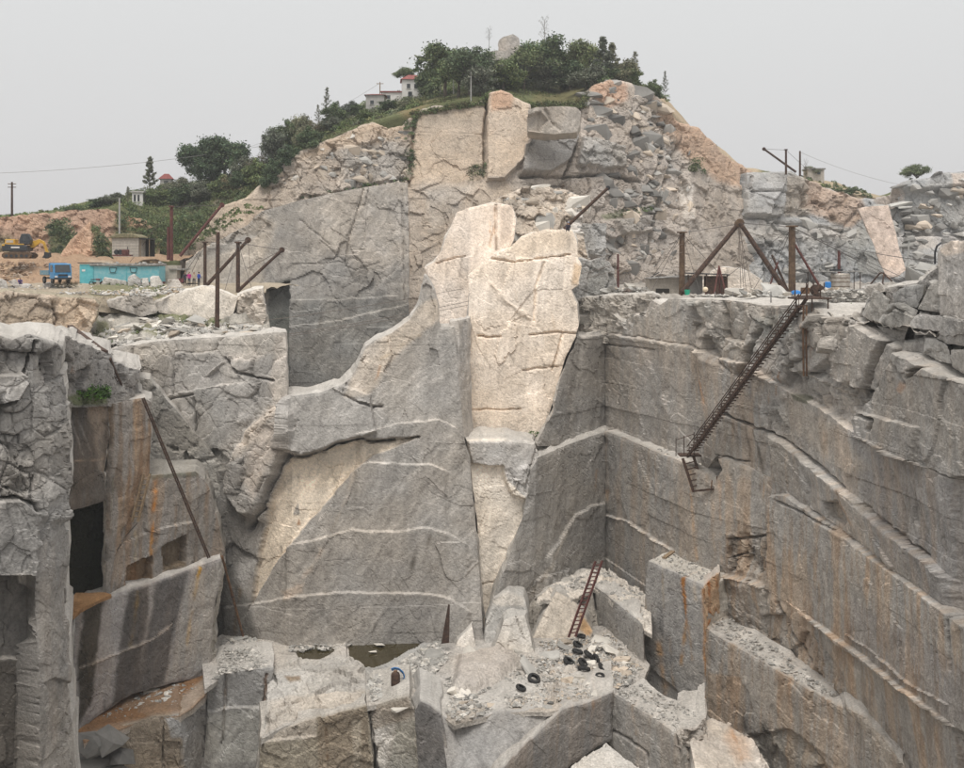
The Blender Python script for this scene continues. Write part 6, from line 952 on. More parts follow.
t = thing('pipe', 'rusty pipe leaning from the striped wall top to the floor', 'pipe', PV(243, 636, 92)); MB().tube((0, 0, 0), PV(222, 556, 89) - PV(243, 636, 92), .11, .10, 10).build('shaft', 'rust_light', t); MB().lathe([(.1, -.1), (.15, -.08), (.15, .08), (.1, .1)], (PV(222, 556, 89) - PV(243, 636, 92)) * .5, 10).build('coupling', 'rust', t)
t = thing('timber_beam', 'rusty beam lying on the rocks at the left rim', 'beam', PV(103, 355, 80)); MB().bar((0, 0, .2), PV(70, 327, 88) - PV(103, 355, 80), .45, .35).build('beam', 'rust', t); MB().bar((.3, 0, .25), PV(74, 333, 87) - PV(103, 355, 80), .2).build('rail', 'rust', t)
t = thing('sheet_metal', 'tall thin rusty iron shard leaning at the buttress foot', 'scrap', PV(444, 644, 90)); MB().add([(-.25, 0, 0), (.45, 0, .1), (.5, .25, 3.3), (.35, .2, 3.4), (-.25, .06, 0), (.45, .06, .1), (.5, .31, 3.3), (.35, .26, 3.4)], [(0, 1, 2, 3), (7, 6, 5, 4), (0, 4, 5, 1), (1, 5, 6, 2), (2, 6, 7, 3), (3, 7, 4, 0)]).build('sheet', 'rust', t)
t = thing('wooden_plank', 'short wooden plank lying on top of the rust-stained block', 'plank', PV(668, 554, 85.5)); MB().bar(PV(664, 558, 85) - PV(668, 554, 85.5), PV(673, 551.5, 87) - PV(668, 554, 85.5), .35, .14).build('board', 'wood', t)
# ------------------------------------------------------------------ tyres, drum, people
def tyre_mesh():
    prof = [(.27, -.13), (.40, -.15), (.47, -.11), (.50, -.04), (.50, .04), (.47, .11), (.40, .15), (.27, .13), (.25, .10), (.38, .08), (.40, 0), (.38, -.08), (.25, -.10), (.27, -.13)]
    return MB().lathe(prof, n=20)
tm = None
TY = [(581,637,.1,.1,'flat black tyre nearest the rung ladder foot'),(578,646,.4,-.3,'tyre half buried second below the ladder foot'),(577.5,652.5,.25,.2,'tyre lying third in the row below the ladder foot'),(589,656,.5,.5,'tyre leaning left of the upright tyre'),(596,660,1.35,.5,'tyre standing upright in the middle of the heap'),(569,663,.35,-.4,'leftmost tyre of the heap beside a long stone'),(583,664,.7,.2,'tyre under the white stone strip in the heap'),(584,670,.3,.4,'tyre lying below the white stone strip'),(602,669,.8,-.6,'tyre leaning over the lowest tyre'),(600,677,.15,0,'lowest tyre of the heap at the rubble edge'),(534,680,.4,.3,'tyre half under a grey slab left of the heap'),(521,689,.3,-.2,'tyre lying alone at the front of the rubble')]
for u, v, rx, ry, lb in TY:
    D_ = 33.8 * F / (v - Y0); c = PV(u, v, D_)
    t = thing('tyre', lb, 'tyre', c + Vector((0, 0, .10)), 0, 'scrap tyres on the pit floor'); t.rotation_euler = (rx, ry, u % 3); t.scale = (.8 + .07 * (u % 5),) * 3
    if tm is None: tb = tyre_mesh().build('tread', 'rubber', t, smooth=True); tm = tb; bd = MB().lathe([(.255, -.11), (.275, -.14), (.295, -.14), (.295, -.12)], n=20).build('bead', 'dark_steel', t)
    else:
        for src in (tm, bd): q = src.copy(); COL.objects.link(q); q.parent = t
t = thing('drum', 'rusty brown drum with blue cloth draped behind it on the gravel', 'drum', PV(395.5, 687, 81.6)); MB().lathe([(0, 0), (.33, 0), (.36, .1), (.36, .95), (.30, 1.1), (.15, 1.2), (0, 1.22)], n=16).build('shell', 'rust', t, smooth=True); MB().lathe([(.15, 1.2), (.15, 1.28), (0, 1.28)], n=12).build('cap', 'rust_light', t)
t2 = thing('cloth', 'bright blue cloth hanging over the rusty drum on the gravel', 'cloth', PV(397, 686, 81.9)); m_ = MB(); g_ = [(-.5, .1, 1.35), (-.2, 0, 1.5), (.15, .05, 1.42), (.5, .1, 1.1), (.62, .2, .7), (.5, .2, .45)]
m_.add(g_ + [(x * .9, y + .35, z - .3) for x, y, z in g_], [(k, k + 1, k + 7, k + 6) for k in range(5)]); o = m_.build('cloth_fold', 'blue_tarp', t2); md = o.modifiers.new('s', 'SOLIDIFY'); md.thickness = .05
def person(px, py, D, shirt, trousers, label, rz=0.0, h=1.66, sit=False, hat=None):
    k = h / 1.72; t = thing('person', label, 'person', PV(px, py, D), rz, 'people at work in the quarry')
    if not sit: J = [(0,0,.93),(0,0,1.15),(0,.01,1.38),(0,0,1.50),(0,-.01,1.60),(.10,0,.9),(.11,-.02,.5),(.11,.02,.09),(.11,-.16,.04),(-.10,0,.9),(-.12,-.02,.5),(-.13,.02,.09),(-.13,-.16,.04),(.19,0,1.42),(.26,-.02,1.15),(.25,-.14,.92),(-.19,0,1.42),(-.27,0,1.16),(-.24,-.16,.96)]
    else: J = [(0,0,.25),(0,-.04,.48),(0,-.08,.70),(0,-.1,.82),(0,-.12,.92),(.10,-.02,.24),(.14,-.42,.42),(.14,-.40,.08),(.14,-.55,.04),(-.10,-.02,.24),(-.14,-.42,.42),(-.14,-.40,.08),(-.14,-.55,.04),(.19,-.08,.74),(.25,-.2,.52),(.2,-.42,.46),(-.19,-.08,.74),(-.25,-.2,.52),(-.2,-.42,.46)]
    R_ = [.135,.13,.15,.06,.06,.10,.072,.05,.045,.10,.072,.05,.045,.07,.052,.038,.07,.052,.038]
    E = [(0,1),(1,2),(2,3),(3,4),(0,5),(5,6),(6,7),(7,8),(0,9),(9,10),(10,11),(11,12),(2,13),(13,14),(14,15),(2,16),(16,17),(17,18)]
    me = bpy.data.meshes.new('body'); me.from_pydata([Vector(j) * k for j in J], E, []); o = bpy.data.objects.new('body', me); COL.objects.link(o); o.parent = t
    md = o.modifiers.new('skin', 'SKIN'); me.skin_vertices.new() if not me.skin_vertices else None
    for i, sv in enumerate(me.skin_vertices[0].data): sv.radius = (R_[i] * k, R_[i] * k * (.8 if i < 3 else 1)); sv.use_root = i == 0
    o.modifiers.new('sub', 'SUBSURF').render_levels = 1; o.modifiers['sub'].levels = 1
    dg = bpy.context.evaluated_depsgraph_get(); nm = bpy.data.meshes.new_from_object(o.evaluated_get(dg)); o.modifiers.clear(); o.data = nm
    nm.materials.clear(); [nm.materials.append(MATS[x]) for x in (trousers, shirt, 'skin')]; zt = J[0][2] * k + .03
    for p in nm.polygons:
        c = p.center; p.use_smooth = True
        up = c.z > zt or (abs(c.x) > .21 and c.z > .6 * k); p.material_index = 2 if (c.z > J[3][2] * k - .03) or (abs(c.x) > .2 and not sit and c.z < 1.02 * k and c.z > .8 * k) else (1 if up else 0)
    hd = MB().lathe([(0, -.12), (.05, -.115), (.075, -.07), (.085, 0), (.085, .05), (.06, .10), (0, .125)], Vector(J[4]) * k + Vector((0, -.01, .02)), 12).build('head', 'skin', t, smooth=True)
    MB().lathe([(.09, .0), (.097, .05), (.075, .115), (0, .14)], Vector(J[4]) * k + Vector((0, .015, .03)), 12).build('hair' if not hat else 'hat', hat or 'hair', t, smooth=True)
mat('shirt_magenta', (0.42, 0.03, 0.20), .8); mat('shirt_blue', (0.03, 0.07, 0.36), .8); mat('shirt_dark', (0.035, 0.03, 0.045), .8); mat('shirt_pale', (0.42, 0.36, 0.28), .8); mat('trousers_dark', (0.045, 0.045, 0.055), .85); mat('shirt_purple', (0.08, 0.05, 0.16), .8)
person(185, 286, 124, 'shirt_dark', 'trousers_dark', 'person in dark clothes standing left of the magenta shirt', .4)
person(189.2, 286, 123.5, 'shirt_magenta', 'trousers_dark', 'person in a magenta shirt standing by the pale ledge', -.2)
person(194, 286.2, 124.5, 'shirt_pale', 'trousers_dark', 'person in a pale shirt between magenta and blue shirts', .2)
person(198.8, 286, 123, 'shirt_blue', 'trousers_dark', 'person in a bright blue shirt left of the dark derrick mast', 2.6)
person(20, 286, 123, 'shirt_purple', 'trousers_dark', 'person in dark purple clothes crouching at the left terrace edge', .6, sit=True)
person(568.5, 232, 107.3, 'shirt_dark', 'trousers_dark', 'person in dark clothes crouching on top of the cream column', -.3, sit=True, hat='blue_paint')
def motorbike(px, py, D):
    t = thing('motorcycle', 'motorcycle parked by the turquoise cabin door', 'motorcycle', PV(px, py, D), .3)
    for x in (-.62, .62): w = MB().lathe([(.2, -.05), (.30, -.05), (.31, 0), (.30, .05), (.2, .05)], (x, 0, .31), 14, 'y').build('wheel', 'rubber', t); MB().tube((x, -.04, .31), (x, .04, .31), .1).build('hub', 'grey_wall', w)
    MB().bar((-.6, 0, .35), (.1, 0, .5), .1).bar((.1, 0, .5), (.45, 0, .85), .08).bar((.62, 0, .31), (.42, 0, .95), .06).build('frame', 'black_paint', t); MB().box((.1, 0, .8), (.45, .25, .22)).build('fuel_tank', 'maroon', t, .05); MB().box((-.4, 0, .8), (.65, .24, .12)).build('seat', 'black_paint', t, .03); MB().tube((.42, -.32, 1.0), (.42, .32, 1.0), .03).build('handlebar', 'dark_steel', t); MB().box((.1, 0, .45), (.35, .25, .3)).build('engine', 'grey_wall', t)
motorbike(97, 286, 126)

# ------------------------------------------------------------------ houses on the hill
def house(name, label, px, py, D, w, d, h, roof_h, wm, rm, rz=0.0, wins=(), hip=True):
    D = D or hill_D(px, py, 2.0); t = thing(name, label, 'house', PV(px, py, D), rz, 'houses on the hill'); MB().box((0, d / 2, h / 2 - .5), (w, d, h + 1)).build('wall', wm, t); e = .35
    if roof_h: MB().add([(-w / 2 - e, -e, h), (w / 2 + e, -e, h), (w / 2 + e, d + e, h), (-w / 2 - e, d + e, h), (-w * .2, d / 2, h + roof_h), (w * .2, d / 2, h + roof_h)], [(0, 1, 5, 4), (1, 2, 5), (2, 3, 4, 5), (3, 0, 4), (3, 2, 1, 0)]).build('roof', rm, t)
    else: MB().box((0, d / 2, h + .12), (w + .5, d + .5, .26)).build('roof', rm, t)
    for x, z, ww, hh in wins: f_ = MB().box((x, -.02, z), (ww, .08, hh)).build('window', 'glass_dark', t); MB().box((x, -.07, z - hh / 2), (ww + .2, .12, .08)).build('sill', wm, f_)
    return t
house('white_house', 'white house with a red hipped roof at the hilltop trees', 413, 99, None, 4.4, 4.5, 4.0, 1.3, 'white_wall', 'red_roof', .1, [(-.9, 2.6, .7, 1.0), (.6, 2.6, .7, 1.0), (-.6, .9, .8, 1.2)])
house('white_house', 'low white building with a red roof edge left of the white house', 392, 102, None, 4.2, 4, 2.0, 0, 'white_wall', 'red_roof', 0, [(-.8, 1.0, .9, .8)])
house('grey_house', 'grey low house with red roof edge below the power pole', 375, 110, None, 3.6, 4, 3.0, .5, 'grey_wall', 'red_roof', 0, [(-.6, 1.5, .7, .8)])
house('temple', 'small red-roofed pavilion showing among the trees at left', 166, 190, None, 2.2, 2.4, 2.2, 1.1, 'grey_wall', 'red_roof', .2, [(0, 1.2, .8, 1.2)])
house('white_house', 'small white building with dark windows at left skyline', 137.5, 204, None, 2.0, 2.5, 2.2, 0, 'white_wall', 'grey_wall', .1, [(-.5, 1.1, .35, 1.3), (.2, 1.1, .35, 1.3)])
house('grey_house', 'small grey hut on the far cliff behind the skyline derrick', 816, 178, None, 3.4, 3, 1.8, 0, 'block_wall', 'grey_roof', 0, [(.6, 1.0, .6, .6)])
# ================================================================== plants
def mat_leaf(name):
    m = bpy.data.materials.new(name); m.use_nodes = True; t = m.node_tree; b = t.nodes['Principled BSDF']; a = t.nodes.new('ShaderNodeAttribute'); a.attribute_name = 'Col'
    oi = t.nodes.new('ShaderNodeObjectInfo'); rp = t.nodes.new('ShaderNodeValToRGB'); rp.color_ramp.elements[0].color = (.72, .78, .84, 1); rp.color_ramp.elements[1].color = (1.32, 1.22, 1.0, 1); mm = t.nodes.new('ShaderNodeMixRGB'); mm.blend_type = 'MULTIPLY'; mm.inputs[0].default_value = 1.0; t.links.new(oi.outputs['Random'], rp.inputs[0]); t.links.new(a.outputs['Color'], mm.inputs[1]); t.links.new(rp.outputs[0], mm.inputs[2]); t.links.new(mm.outputs[0], b.inputs['Base Color']); b.inputs['Roughness'].default_value = .7; b.inputs['Specular IOR Level'].default_value = .25; MATS[name] = m
mat_leaf('leaf'); mat('bark', (0.10, 0.08, 0.06), .95, col2=(0.18, 0.15, 0.12), sc=5)
def leaf_quads(cen, size, col, rng, up=.3, asp=.55):
    n = len(cen); a = rng.normal(size=(n, 3)); a[:, 2] += up; a /= np.linalg.norm(a, axis=1)[:, None]; b = rng.normal(size=(n, 3)); t = np.cross(a, b); t /= np.linalg.norm(t, axis=1)[:, None] + 1e-9; w = np.cross(a, t)
    s = size[:, None]; t = t * s * .5; w = w * s * .5 * asp
    v = np.stack([cen - t, cen + w * .9, cen + t, cen - w * .9], 1).reshape(-1, 3); return v, np.arange(4 * n).reshape(-1, 4), np.repeat(col, 4, 0)
def tree_proto(kind_, seed, nl, ls, cols):
    """unit tree, height 1: trunk with limbs, and a crown of leaf clumps"""
    rng = np.random.default_rng(seed); tr = MB(); clumps = []
    def limb(a, b, r0, r1):
        a, b = np.array(a), np.array(b); m = (a + b) / 2 + rng.normal(size=3) * .02; tr.tube(a, m, r0, (r0 + r1) / 2, 6); tr.tube(m, b, (r0 + r1) / 2, r1, 6)
    if kind_ == 'broad':
        limb((0, 0, -.05), (.02, 0, .35), .035, .025)
        for k in range(9):
            an = k * 2.4 + rng.uniform(-.3, .3); rr = rng.uniform(.18, .42); z = rng.uniform(.5, .86); limb((.02, 0, rng.uniform(.25, .4)), (rr * math.cos(an), rr * math.sin(an), z - .05), .018, .007); clumps.append((rr * math.cos(an), rr * math.sin(an), z, rng.uniform(.13, .20)))
        for k in range(26): an = rng.uniform(0, 6.28); rr = rng.uniform(.1, .50); clumps.append((rr * math.cos(an), rr * math.sin(an), .92 - rr * rr * 1.3 - rng.uniform(0, .35), rng.uniform(.07, .15)))
    elif kind_ == 'bushy':
        limb((0, 0, -.05), (0, 0, .3), .03, .02)
        for k in range(34): an = rng.uniform(0, 6.28); rr = rng.uniform(.05, .42); z = rng.uniform(.12, .9 - rr * .5); clumps.append((rr * math.cos(an), rr * math.sin(an), z, rng.uniform(.08, .17)))
        for k in range(6): c = clumps[k]; limb((0, 0, .2), c[:3], .012, .005)
    elif kind_ == 'pine':
        limb((0, 0, -.05), (.01, 0, .98), .018, .004)
        for k in range(30):
            z = .25 + .72 * k / 30; an = k * 2.4 + rng.uniform(-.4, .4); rr = (1.05 - z) * rng.uniform(.16, .34); e = (rr * math.cos(an), rr * math.sin(an), z + rr * .35); limb((0, 0, z), e, .006, .002)
            for f_ in (.55, .8, 1.0): clumps.append((e[0] * f_, e[1] * f_, z + rr * .35 * f_, rng.uniform(.025, .055)))
    elif kind_ == 'bare':
        limb((0, 0, -.05), (.03, 0, .95), .014, .003)
        for k in range(22):
            z = .3 + .65 * k / 22; an = k * 2.4; rr = rng.uniform(.08, .22); e = (rr * math.cos(an), rr * math.sin(an), z + rr * 1.1); limb((.02, 0, z), e, .005, .0015); clumps.append((*e, .05))
            if k % 2: limb(e, (e[0] * 1.4, e[1] * 1.3, e[2] + .07), .002, .001)
    C = np.array(clumps); wts = C[:, 3] ** 2; ids = rng.choice(len(C), nl, p=wts / wts.sum()); d = rng.normal(size=(nl, 3)); d /= np.linalg.norm(d, axis=1)[:, None]; rad = np.abs(rng.normal(.75, .32, nl))
    cen = C[ids, :3] + d * (C[ids, 3] * rad)[:, None] * np.array((1, 1, .75)); tone = rng.uniform(.65, 1.35, len(C))[ids] * rng.uniform(.7, 1.3, nl)
    cc = np.array(cols)[rng.integers(0, len(cols), nl)] * tone[:, None]
    v, q, c = leaf_quads(cen, rng.uniform(.7, 1.3, nl) * ls, cc, rng)
    cr_ = mesh_np('crown', v, q, 'leaf', c, smooth=False); tk = tr.build('trunk', 'bark', smooth=True); return tk, cr_
DKG = [(0.105,0.150,0.075),(0.125,0.172,0.085),(0.082,0.122,0.068),(0.15,0.175,0.085)]; MDG = [(0.15,0.195,0.095),(0.125,0.165,0.085),(0.18,0.195,0.11)]; GRY = [(0.155,0.168,0.128),(0.18,0.185,0.145),(0.125,0.145,0.105)]; BRN = [(0.16,0.125,0.095),(0.13,0.115,0.08),(0.09,0.10,0.055)]
PROTO = {'broad': tree_proto('broad', 1, 8500, .055, DKG), 'broad2': tree_proto('broad', 2, 7500, .055, MDG), 'bushy': tree_proto('bushy', 3, 7000, .06, DKG), 'bushy2': tree_proto('bushy', 4, 5500, .058, GRY), 'bushy3': tree_proto('bushy', 8, 2600, .045, BRN), 'pine': tree_proto('pine', 5, 4200, .045, GRY), 'pine2': tree_proto('pine', 6, 1500, .03, GRY), 'bare': tree_proto('bare', 7, 260, .025, [(0.13,0.12,0.10)])}
USED = set()
def plant(kind_, px, yb, D, hpx, wf, label, group, name='tree', cat='tree', rz=None):
    if D > 183: D = hill_D(px, yb, .5)
    h = hpx / F * D; t = thing(name, label, cat, PV(px, yb, D), (px * .37) % 6.28 if rz is None else rz, group); t.scale = (h * wf, h * wf, h)
    for s in PROTO[kind_]:
        if (kind_, s.name) in USED: q = s.copy(); COL.objects.link(q)
        else: q = s; USED.add((kind_, s.name))
        q.parent = t
HT = 'trees on the hilltop'
TREES = [('broad',446,97,232,56,1.05,'large dark broadleaf tree right of the white house'),('broad2',470,96,234,50,.95,'broadleaf tree behind the pale concrete pole'),('bushy2',492,92,232,40,1.0,'greyish tree below the summit boulders, left of them'),('bushy',428,97,230,36,.8,'dark bushy tree touching the white house roof'),
 ('broad',540,90,238,54,1.0,'broad dark tree right of the summit boulders'),('bushy2',516,88,234,30,1.3,'low greyish tree in front of the summit boulders'),('bushy',560,86,234,40,1.1,'dark bushy tree in the middle of the hilltop wood'),('broad2',583,86,232,46,.9,'broadleaf tree left of the tall hilltop pine'),('pine',603,86,230,50,1.0,'tallest pine on the right shoulder of the hill'),('pine',612,88,228,46,.9,'pine just right of the tallest hilltop pine'),('bushy2',620,90,226,36,1.0,'grey-green bushy tree below the right-hand pines'),('pine2',635,90,222,40,.8,'thin see-through pine at the right end of the wood'),('bushy',598,90,226,30,1.3,'low dark bush under the tallest pine'),
 ('bushy',505,92,234,34,1.3,'dark bushy tree on the slope right below the boulders'),('broad2',524,90,236,42,1.0,'broadleaf tree between the boulders and the broad dark tree'),('bushy2',547,92,234,36,1.2,'greyish bushy tree before the broad dark tree'),('bushy',572,92,232,34,1.3,'dark tree low at the edge of the grassy slope'),('broad',458,98,230,44,1.1,'dark tree left of the pale concrete pole'),('bushy2',480,97,230,34,1.2,'greyish tree right of the pale concrete pole'),('bushy',628,92,224,30,1.2,'dark tree behind the thin see-through pine'),('bushy2',586,92,230,32,1.2,'grey-green tree under the two pines at their left'),
 ('bushy',310,150,198,26,1.1,'dark bush midway down the left slope'),('bushy3',318,140,200,24,1.2,'brown-green bush under the tall sparse pine'),('bushy',288,172,190,30,1.1,'dark bush at the upper end of the strata'),('bushy2',330,134,204,20,1.3,'grey-green bush below the tall sparse pine'),('bushy',258,186,188,30,1.2,'dark bush between the two brown bushes'),('bushy',225,200,186,28,1.3,'dark bush under the right one of the two big ridge trees'),('bushy2',200,204,188,28,1.3,'grey-green bush under the left one of the two big ridge trees'),('bushy',388,112,206,14,1.5,'low dark bush below the low white building'),('bushy',366,122,204,14,1.6,'low dark bush under the grey house'),('bushy2',404,110,206,12,1.6,'low grey-green bush below the white house'),('bare',544,52,242,34,.8,'bare leafless tree above the wood on the skyline'),('bare',489,48,242,20,.9,'small bare tree left of the summit boulders'),('bushy',654,100,214,22,1.0,'small dark tree at the lone right shoulder'),('pine2',665,100,214,30,.6,'thin sparse tree at the brink of the right shoulder'),
 ('broad2',405,84,234,17,1.3,'small round tree behind the white house'),('pine2',327,128,214,42,.65,'tall sparse pine on the left slope skyline'),('pine2',318,128,214,24,.8,'small thin pine left of the tall sparse pine'),
 ('broad',200,184,204,46,.95,'left one of two big dark trees merging on the left ridge'),('broad',225,182,204,48,1.0,'right one of two big dark trees merging on the left ridge'),('bushy',212,186,200,36,1.2,'dense bush beneath the big dark ridge tree'),('bushy2',244,182,204,30,1.0,'greyish bush right of the big dark ridge tree'),
 ('bushy2',166,196,198,16,1.5,'low grey-green bush hiding the pavilion wall'),('pine',150,196,200,40,.8,'pine left of the red-roofed pavilion'),('pine2',128,206,200,20,.9,'small thin tree left of the white building'),('bushy2',178,196,198,22,1.1,'bushy tree right of the red-roofed pavilion'),('bushy',160,206,194,22,1.4,'dark bush below the red-roofed pavilion'),('bushy',185,206,192,24,1.4,'dark bush at the middle of the left green slope'),('bushy2',276,168,196,44,.8,'tall grey-green bush left of the slope skyline notch'),('bushy',286,158,198,42,.8,'tall dark bush on the slope skyline'),('bushy2',302,148,202,40,.75,'tall loose bush left of the tall sparse pine'),('bushy',334,128,208,28,1.0,'dark bushy tree right of the tall sparse pine foot'),('bushy2',348,120,212,22,1.0,'grey-green tree on the upper slope skyline'),('pine2',338,120,212,20,.8,'tiny sparse pine on the upper slope'),('bare',272,160,200,24,.9,'bare thorny tree at the slope skyline notch'),('bare',262,170,206,22,.9,'small bare tree right of the big ridge tree'),
 ('bushy3',280,160,196,34,.9,'brownish thorny bush on the left slope edge'),('bushy2',294,150,200,34,.9,'grey-green bush on the slope above the strata'),('bushy',300,140,205,22,1.2,'dark bush on the slope skyline below the pine'),('bushy2',340,124,212,18,1.1,'grey-green bush right of the tall sparse pine'),('bushy',356,118,214,16,1.2,'low dark bush left of the grey hilltop house'),('bushy3',262,178,192,28,1.2,'brown bush above the bare tan bank'),('bushy',245,192,190,26,1.2,'dark bush at the head of the bare tan bank'),('bushy3',232,196,188,28,1.1,'reddish-brown bush left of the tan bank'),('bushy',272,190,184,34,.8,'dark conical bush beside the tan bank ribs'),
 ('bushy2',812,176,205,12,1.6,'grey bush beside the far skyline hut'),('broad2',916,184,215,20,1.35,'round green tree on the far right cliff top'),('bare',806,176,204,16,.9,'small bare tree behind the far skyline posts'),('bushy',850,196,212,10,2.0,'low dark bush on the far saddle'),
 ('bushy',75,214,196,9,2.2,'low bush on the left skyline near the pole'),('bushy',100,208,196,12,2.0,'dark bush on the left skyline ridge'),('bushy2',112,206,194,16,1.4,'grey-green bush on the left skyline before the pole')]
for k_, px, yb, D, hp, wf, lb in TREES: plant(k_, px, yb, D, hp, wf, lb, HT if 395 < px < 680 else 'trees and bushes on the slopes', 'bush' if 'bush' in lb and 'tree' not in lb else ('pine_tree' if k_.startswith('pine') else 'tree'), 'bush' if 'bush' in lb and 'tree' not in lb else 'tree')
plant('bushy3', 69, 291, 119, 14, 1.5, 'brown leafless thorn bush in front of the blue truck', 'trees and bushes on the slopes', 'bush', 'bush')
plant('bushy3', 58, 290, 119, 10, 1.4, 'smaller brown thorn bush under the truck bed', 'trees and bushes on the slopes', 'bush', 'bush')
for k_, (a, b) in PROTO.items():
    for s in (a, b):
        if s.parent is None: bpy.data.objects.remove(s)
# ---- undergrowth: leaves and blades too many to count
rng = np.random.default_rng(12)
rx = np.array([a for a, b, c in ridge], float); Rw = np.array([P(*q) for q in ridge]); Lw = np.array([P(*q) for q in low]); Mw = np.array([P((a + d) / 2, (b + e) / 2 + 2, (c + f) / 2 - 4) for (a, b, c), (d, e, f) in zip(ridge, low)])
def hill_pts(n, x0, x1, t0, t1):
    x = rng.uniform(x0, x1, n); t = rng.uniform(t0, t1, n); out = []
    ip = lambda W, x: np.stack([np.interp(x, rx, W[:, k]) for k in range(3)], 1)
    r, m, l = ip(Rw, x), ip(Mw, x), ip(Lw, x)
    return np.where((t < .5)[:, None], l + (m - l) * (t * 2)[:, None], m + (r - m) * (t * 2 - 1)[:, None])
def shrub_cloud(cen, rad, nper, ls, cols):
    n = len(cen); N_ = n * nper; ids = np.repeat(np.arange(n), nper); d = rng.normal(size=(N_, 3)); d /= np.linalg.norm(d, axis=1)[:, None]; d[:, 2] = np.abs(d[:, 2])
    c = cen[ids] + d * (rad[ids] * rng.uniform(.3, 1, N_) ** .5)[:, None]; cc = np.array(cols)[rng.integers(0, len(cols), n)][ids] * (rng.uniform(.6, 1.4, n)[ids] * rng.uniform(.65, 1.35, N_))[:, None]
    return leaf_quads(c, rng.uniform(.6, 1.4, N_) * ls, cc, rng)
def stuff(name, parts, label):
    v = np.concatenate([p[0] for p in parts]); c = np.concatenate([p[2] for p in parts]); o = mesh_np(name, v, np.arange(len(v)).reshape(-1, 4), 'leaf', c, smooth=False); o['kind'] = 'stuff'; o['label'] = label; return o
GG = [(0.14,0.19,0.075),(0.115,0.16,0.065),(0.18,0.19,0.095)]; DRY = [(0.17,0.145,0.08),(0.13,0.13,0.065),(0.10,0.12,0.05)]
parts = []
for x0, x1, t0, t1, n, r0, r1, cl in [(130,265,.1,1,480,.5,1.6,DKG+MDG),(260,420,.1,1,650,.4,1.3,DKG+GG+GRY),(420,600,.4,1,420,.5,1.5,DKG+GG),(600,668,.6,1,60,.4,1.0,DKG),(60,135,.2,1,150,.4,1.1,DKG+GG),(-60,60,.3,1,60,.3,.7,GG),(800,870,.3,1,40,.3,.9,DKG)]:
    parts.append(shrub_cloud(hill_pts(n, x0, x1, t0, t1), rng.uniform(r0, r1, n), 70, .33, cl))
stuff('undergrowth', parts, 'dark green undergrowth covering the hill')
parts = []
for x0, x1, t0, t1, n, cl in [(130,265,0,1,9000,GG+DRY),(265,420,0,1,9000,GG+DRY),(420,600,0,.8,12000,GG+DRY),(-100,135,0,1,7000,GG)]:
    c = hill_pts(n, x0, x1, t0, t1); c[:, 2] += .15; parts.append(leaf_quads(c, rng.uniform(.25, .7, n), np.array(cl)[rng.integers(0, len(cl), n)] * rng.uniform(.7, 1.3, n)[:, None], rng, up=0, asp=.3))
stuff('hill_grass', parts, 'grass and weeds on the hill')
def px_pts(poly, dep, n):
    q = np.array(poly, float); u = rng.uniform(q[:, 0].min(), q[:, 0].max(), n * 4); v = rng.uniform(q[:, 1].min(), q[:, 1].max(), n * 4); m = inside(np.c_[u, v], q); u, v = u[m][:n], v[m][:n]; D = 1 / dep(u, v); return np.c_[(u - CX) / F * D, D, (Y0 - v) / F * D]
parts = []
cud = V((180,170),(265,168),(300,167),(410,168),(525,170),(600,174),(690,182),(760,196), lean=0.30)
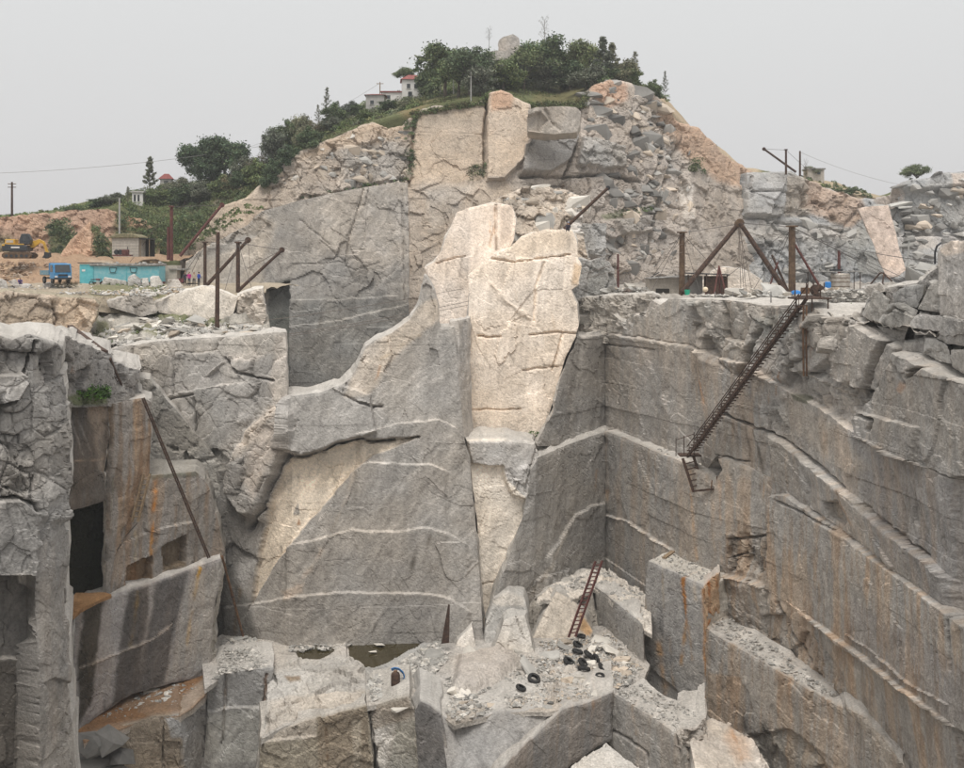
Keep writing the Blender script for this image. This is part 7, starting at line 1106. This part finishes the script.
for poly, dep, n, rr, nper, ls, cl in [([(90,286),(165,286),(165,295),(95,296)], lambda u, v: 1 / (113 + (296 - v) * 1.0), 60, .45, 40, .22, GG), ([(104,298),(140,300),(190,313),(228,325),(205,327),(150,317),(112,310)], SLP, 90, .5, 40, .24, GG+DRY), ([(96,318),(108,322),(112,345),(96,345)], SLP, 30, .4, 40, .22, GG), ([(140,328),(172,330),(165,337),(130,336)], SLP, 24, .35, 40, .2, GG+DRY), ([(165,320),(232,326),(228,330),(180,327)], SLP, 24, .3, 30, .2, DRY),
    ([(0,332),(14,332),(12,338),(0,338)], lambda u, v: 1 / (95 + 0 * u), 8, .4, 30, .2, GG), ([(76,392),(106,390),(108,400),(78,402)], lambda u, v: 1 / (74.5 + (u - 76) * .11), 26, .5, 50, .2, [(0.07,0.15,0.02),(0.05,0.11,0.02)]), ([(108,528),(124,524),(122,534),(110,538)], lambda u, v: 1 / (81.5 + (u - 108) * .1), 12, .35, 40, .18, [(0.06,0.14,0.02)]), ([(152,474),(196,470),(190,474),(152,477)], lambda u, v: 1 / (88 + (u - 150) * .06), 14, .25, 30, .16, [(0.06,0.13,0.02)]),
    ([(411,114),(480,102),(486,96),(500,93),(512,98),(500,98),(484,106),(440,112),(414,120)], cud, 200, .8, 50, .3, GG+DRY), ([(470,168),(500,160),(512,166),(490,180),(468,182)], cud, 40, .8, 40, .3, DKG+DRY), ([(404,120),(416,116),(412,180),(404,175)], cud, 30, .8, 40, .3, DKG), ([(526,104),(580,104),(590,90),(585,108),(530,110)], cud, 130, .8, 40, .3, GG+DRY), ([(605,214),(655,206),(650,212),(610,219)], cud, 24, .5, 30, .28, GG), ([(300,196),(350,187),(410,178),(410,182),(350,191),(300,201)], cud, 40, .5, 30, .3, GG+DKG), ([(196,236),(240,205),(262,208),(240,222),(200,244)], lambda u, v: 1 / (150 + 0 * u), 50, .5, 40, .28, GG), ([(690,160),(706,160),(706,174),(692,174)], cud, 14, 1.0, 60, .32, DKG), ([(524,434),(538,432),(538,437),(526,438)], lambda u, v: 1 / (104.5 + 0 * u), 7, .28, 30, .18, [(0.06,0.12,0.03)]), ([(838,308),(852,306),(852,311),(838,312)], lambda u, v: 1 / (80 + 0 * u), 9, .3, 30, .18, [(0.07,0.15,0.02)]), ([(48,224),(66,222),(78,238),(70,258),(50,258)], lambda u, v: 1 / (168 + 0 * u), 60, .9, 50, .32, DKG), ([(94,226),(110,240),(110,260),(96,260)], lambda u, v: 1 / (153 + 0 * u), 40, .8, 50, .3, DKG), ([(118,214),(160,220),(160,250),(150,250),(118,238)], lambda u, v: 1 / (165 + 0 * u), 70, .9, 50, .3, DKG+GG), ([(150,225),(200,215),(210,225),(195,250),(165,256)], lambda u, v: 1 / (168 + 0 * u), 120, .9, 50, .3, DKG+GG)]:
    c = px_pts(poly, dep, n); parts.append(shrub_cloud(c, rng.uniform(.5, 1.2, len(c)) * rr, nper, ls, cl))
stuff('weeds', parts, 'weeds and small bushes on ledges and terraces')

# ================================================================== thin haze over the whole quarry
hz = MB().box((0, 90, 5), (900, 860, 118)).build('haze', 'wire'); hz.data.materials.clear()
hm = bpy.data.materials.new('haze'); hm.use_nodes = True; hm.node_tree.nodes.clear(); hv = hm.node_tree.nodes.new('ShaderNodeVolumePrincipled'); ho = hm.node_tree.nodes.new('ShaderNodeOutputMaterial')
hv.inputs['Color'].default_value = (.93, .95, .97, 1); hv.inputs['Density'].default_value = 0.00035; hm.node_tree.links.new(hv.outputs[0], ho.inputs['Volume']); hz.data.materials.append(hm); hz['kind'] = 'stuff'; hz['label'] = 'thin pale haze filling the quarry air'
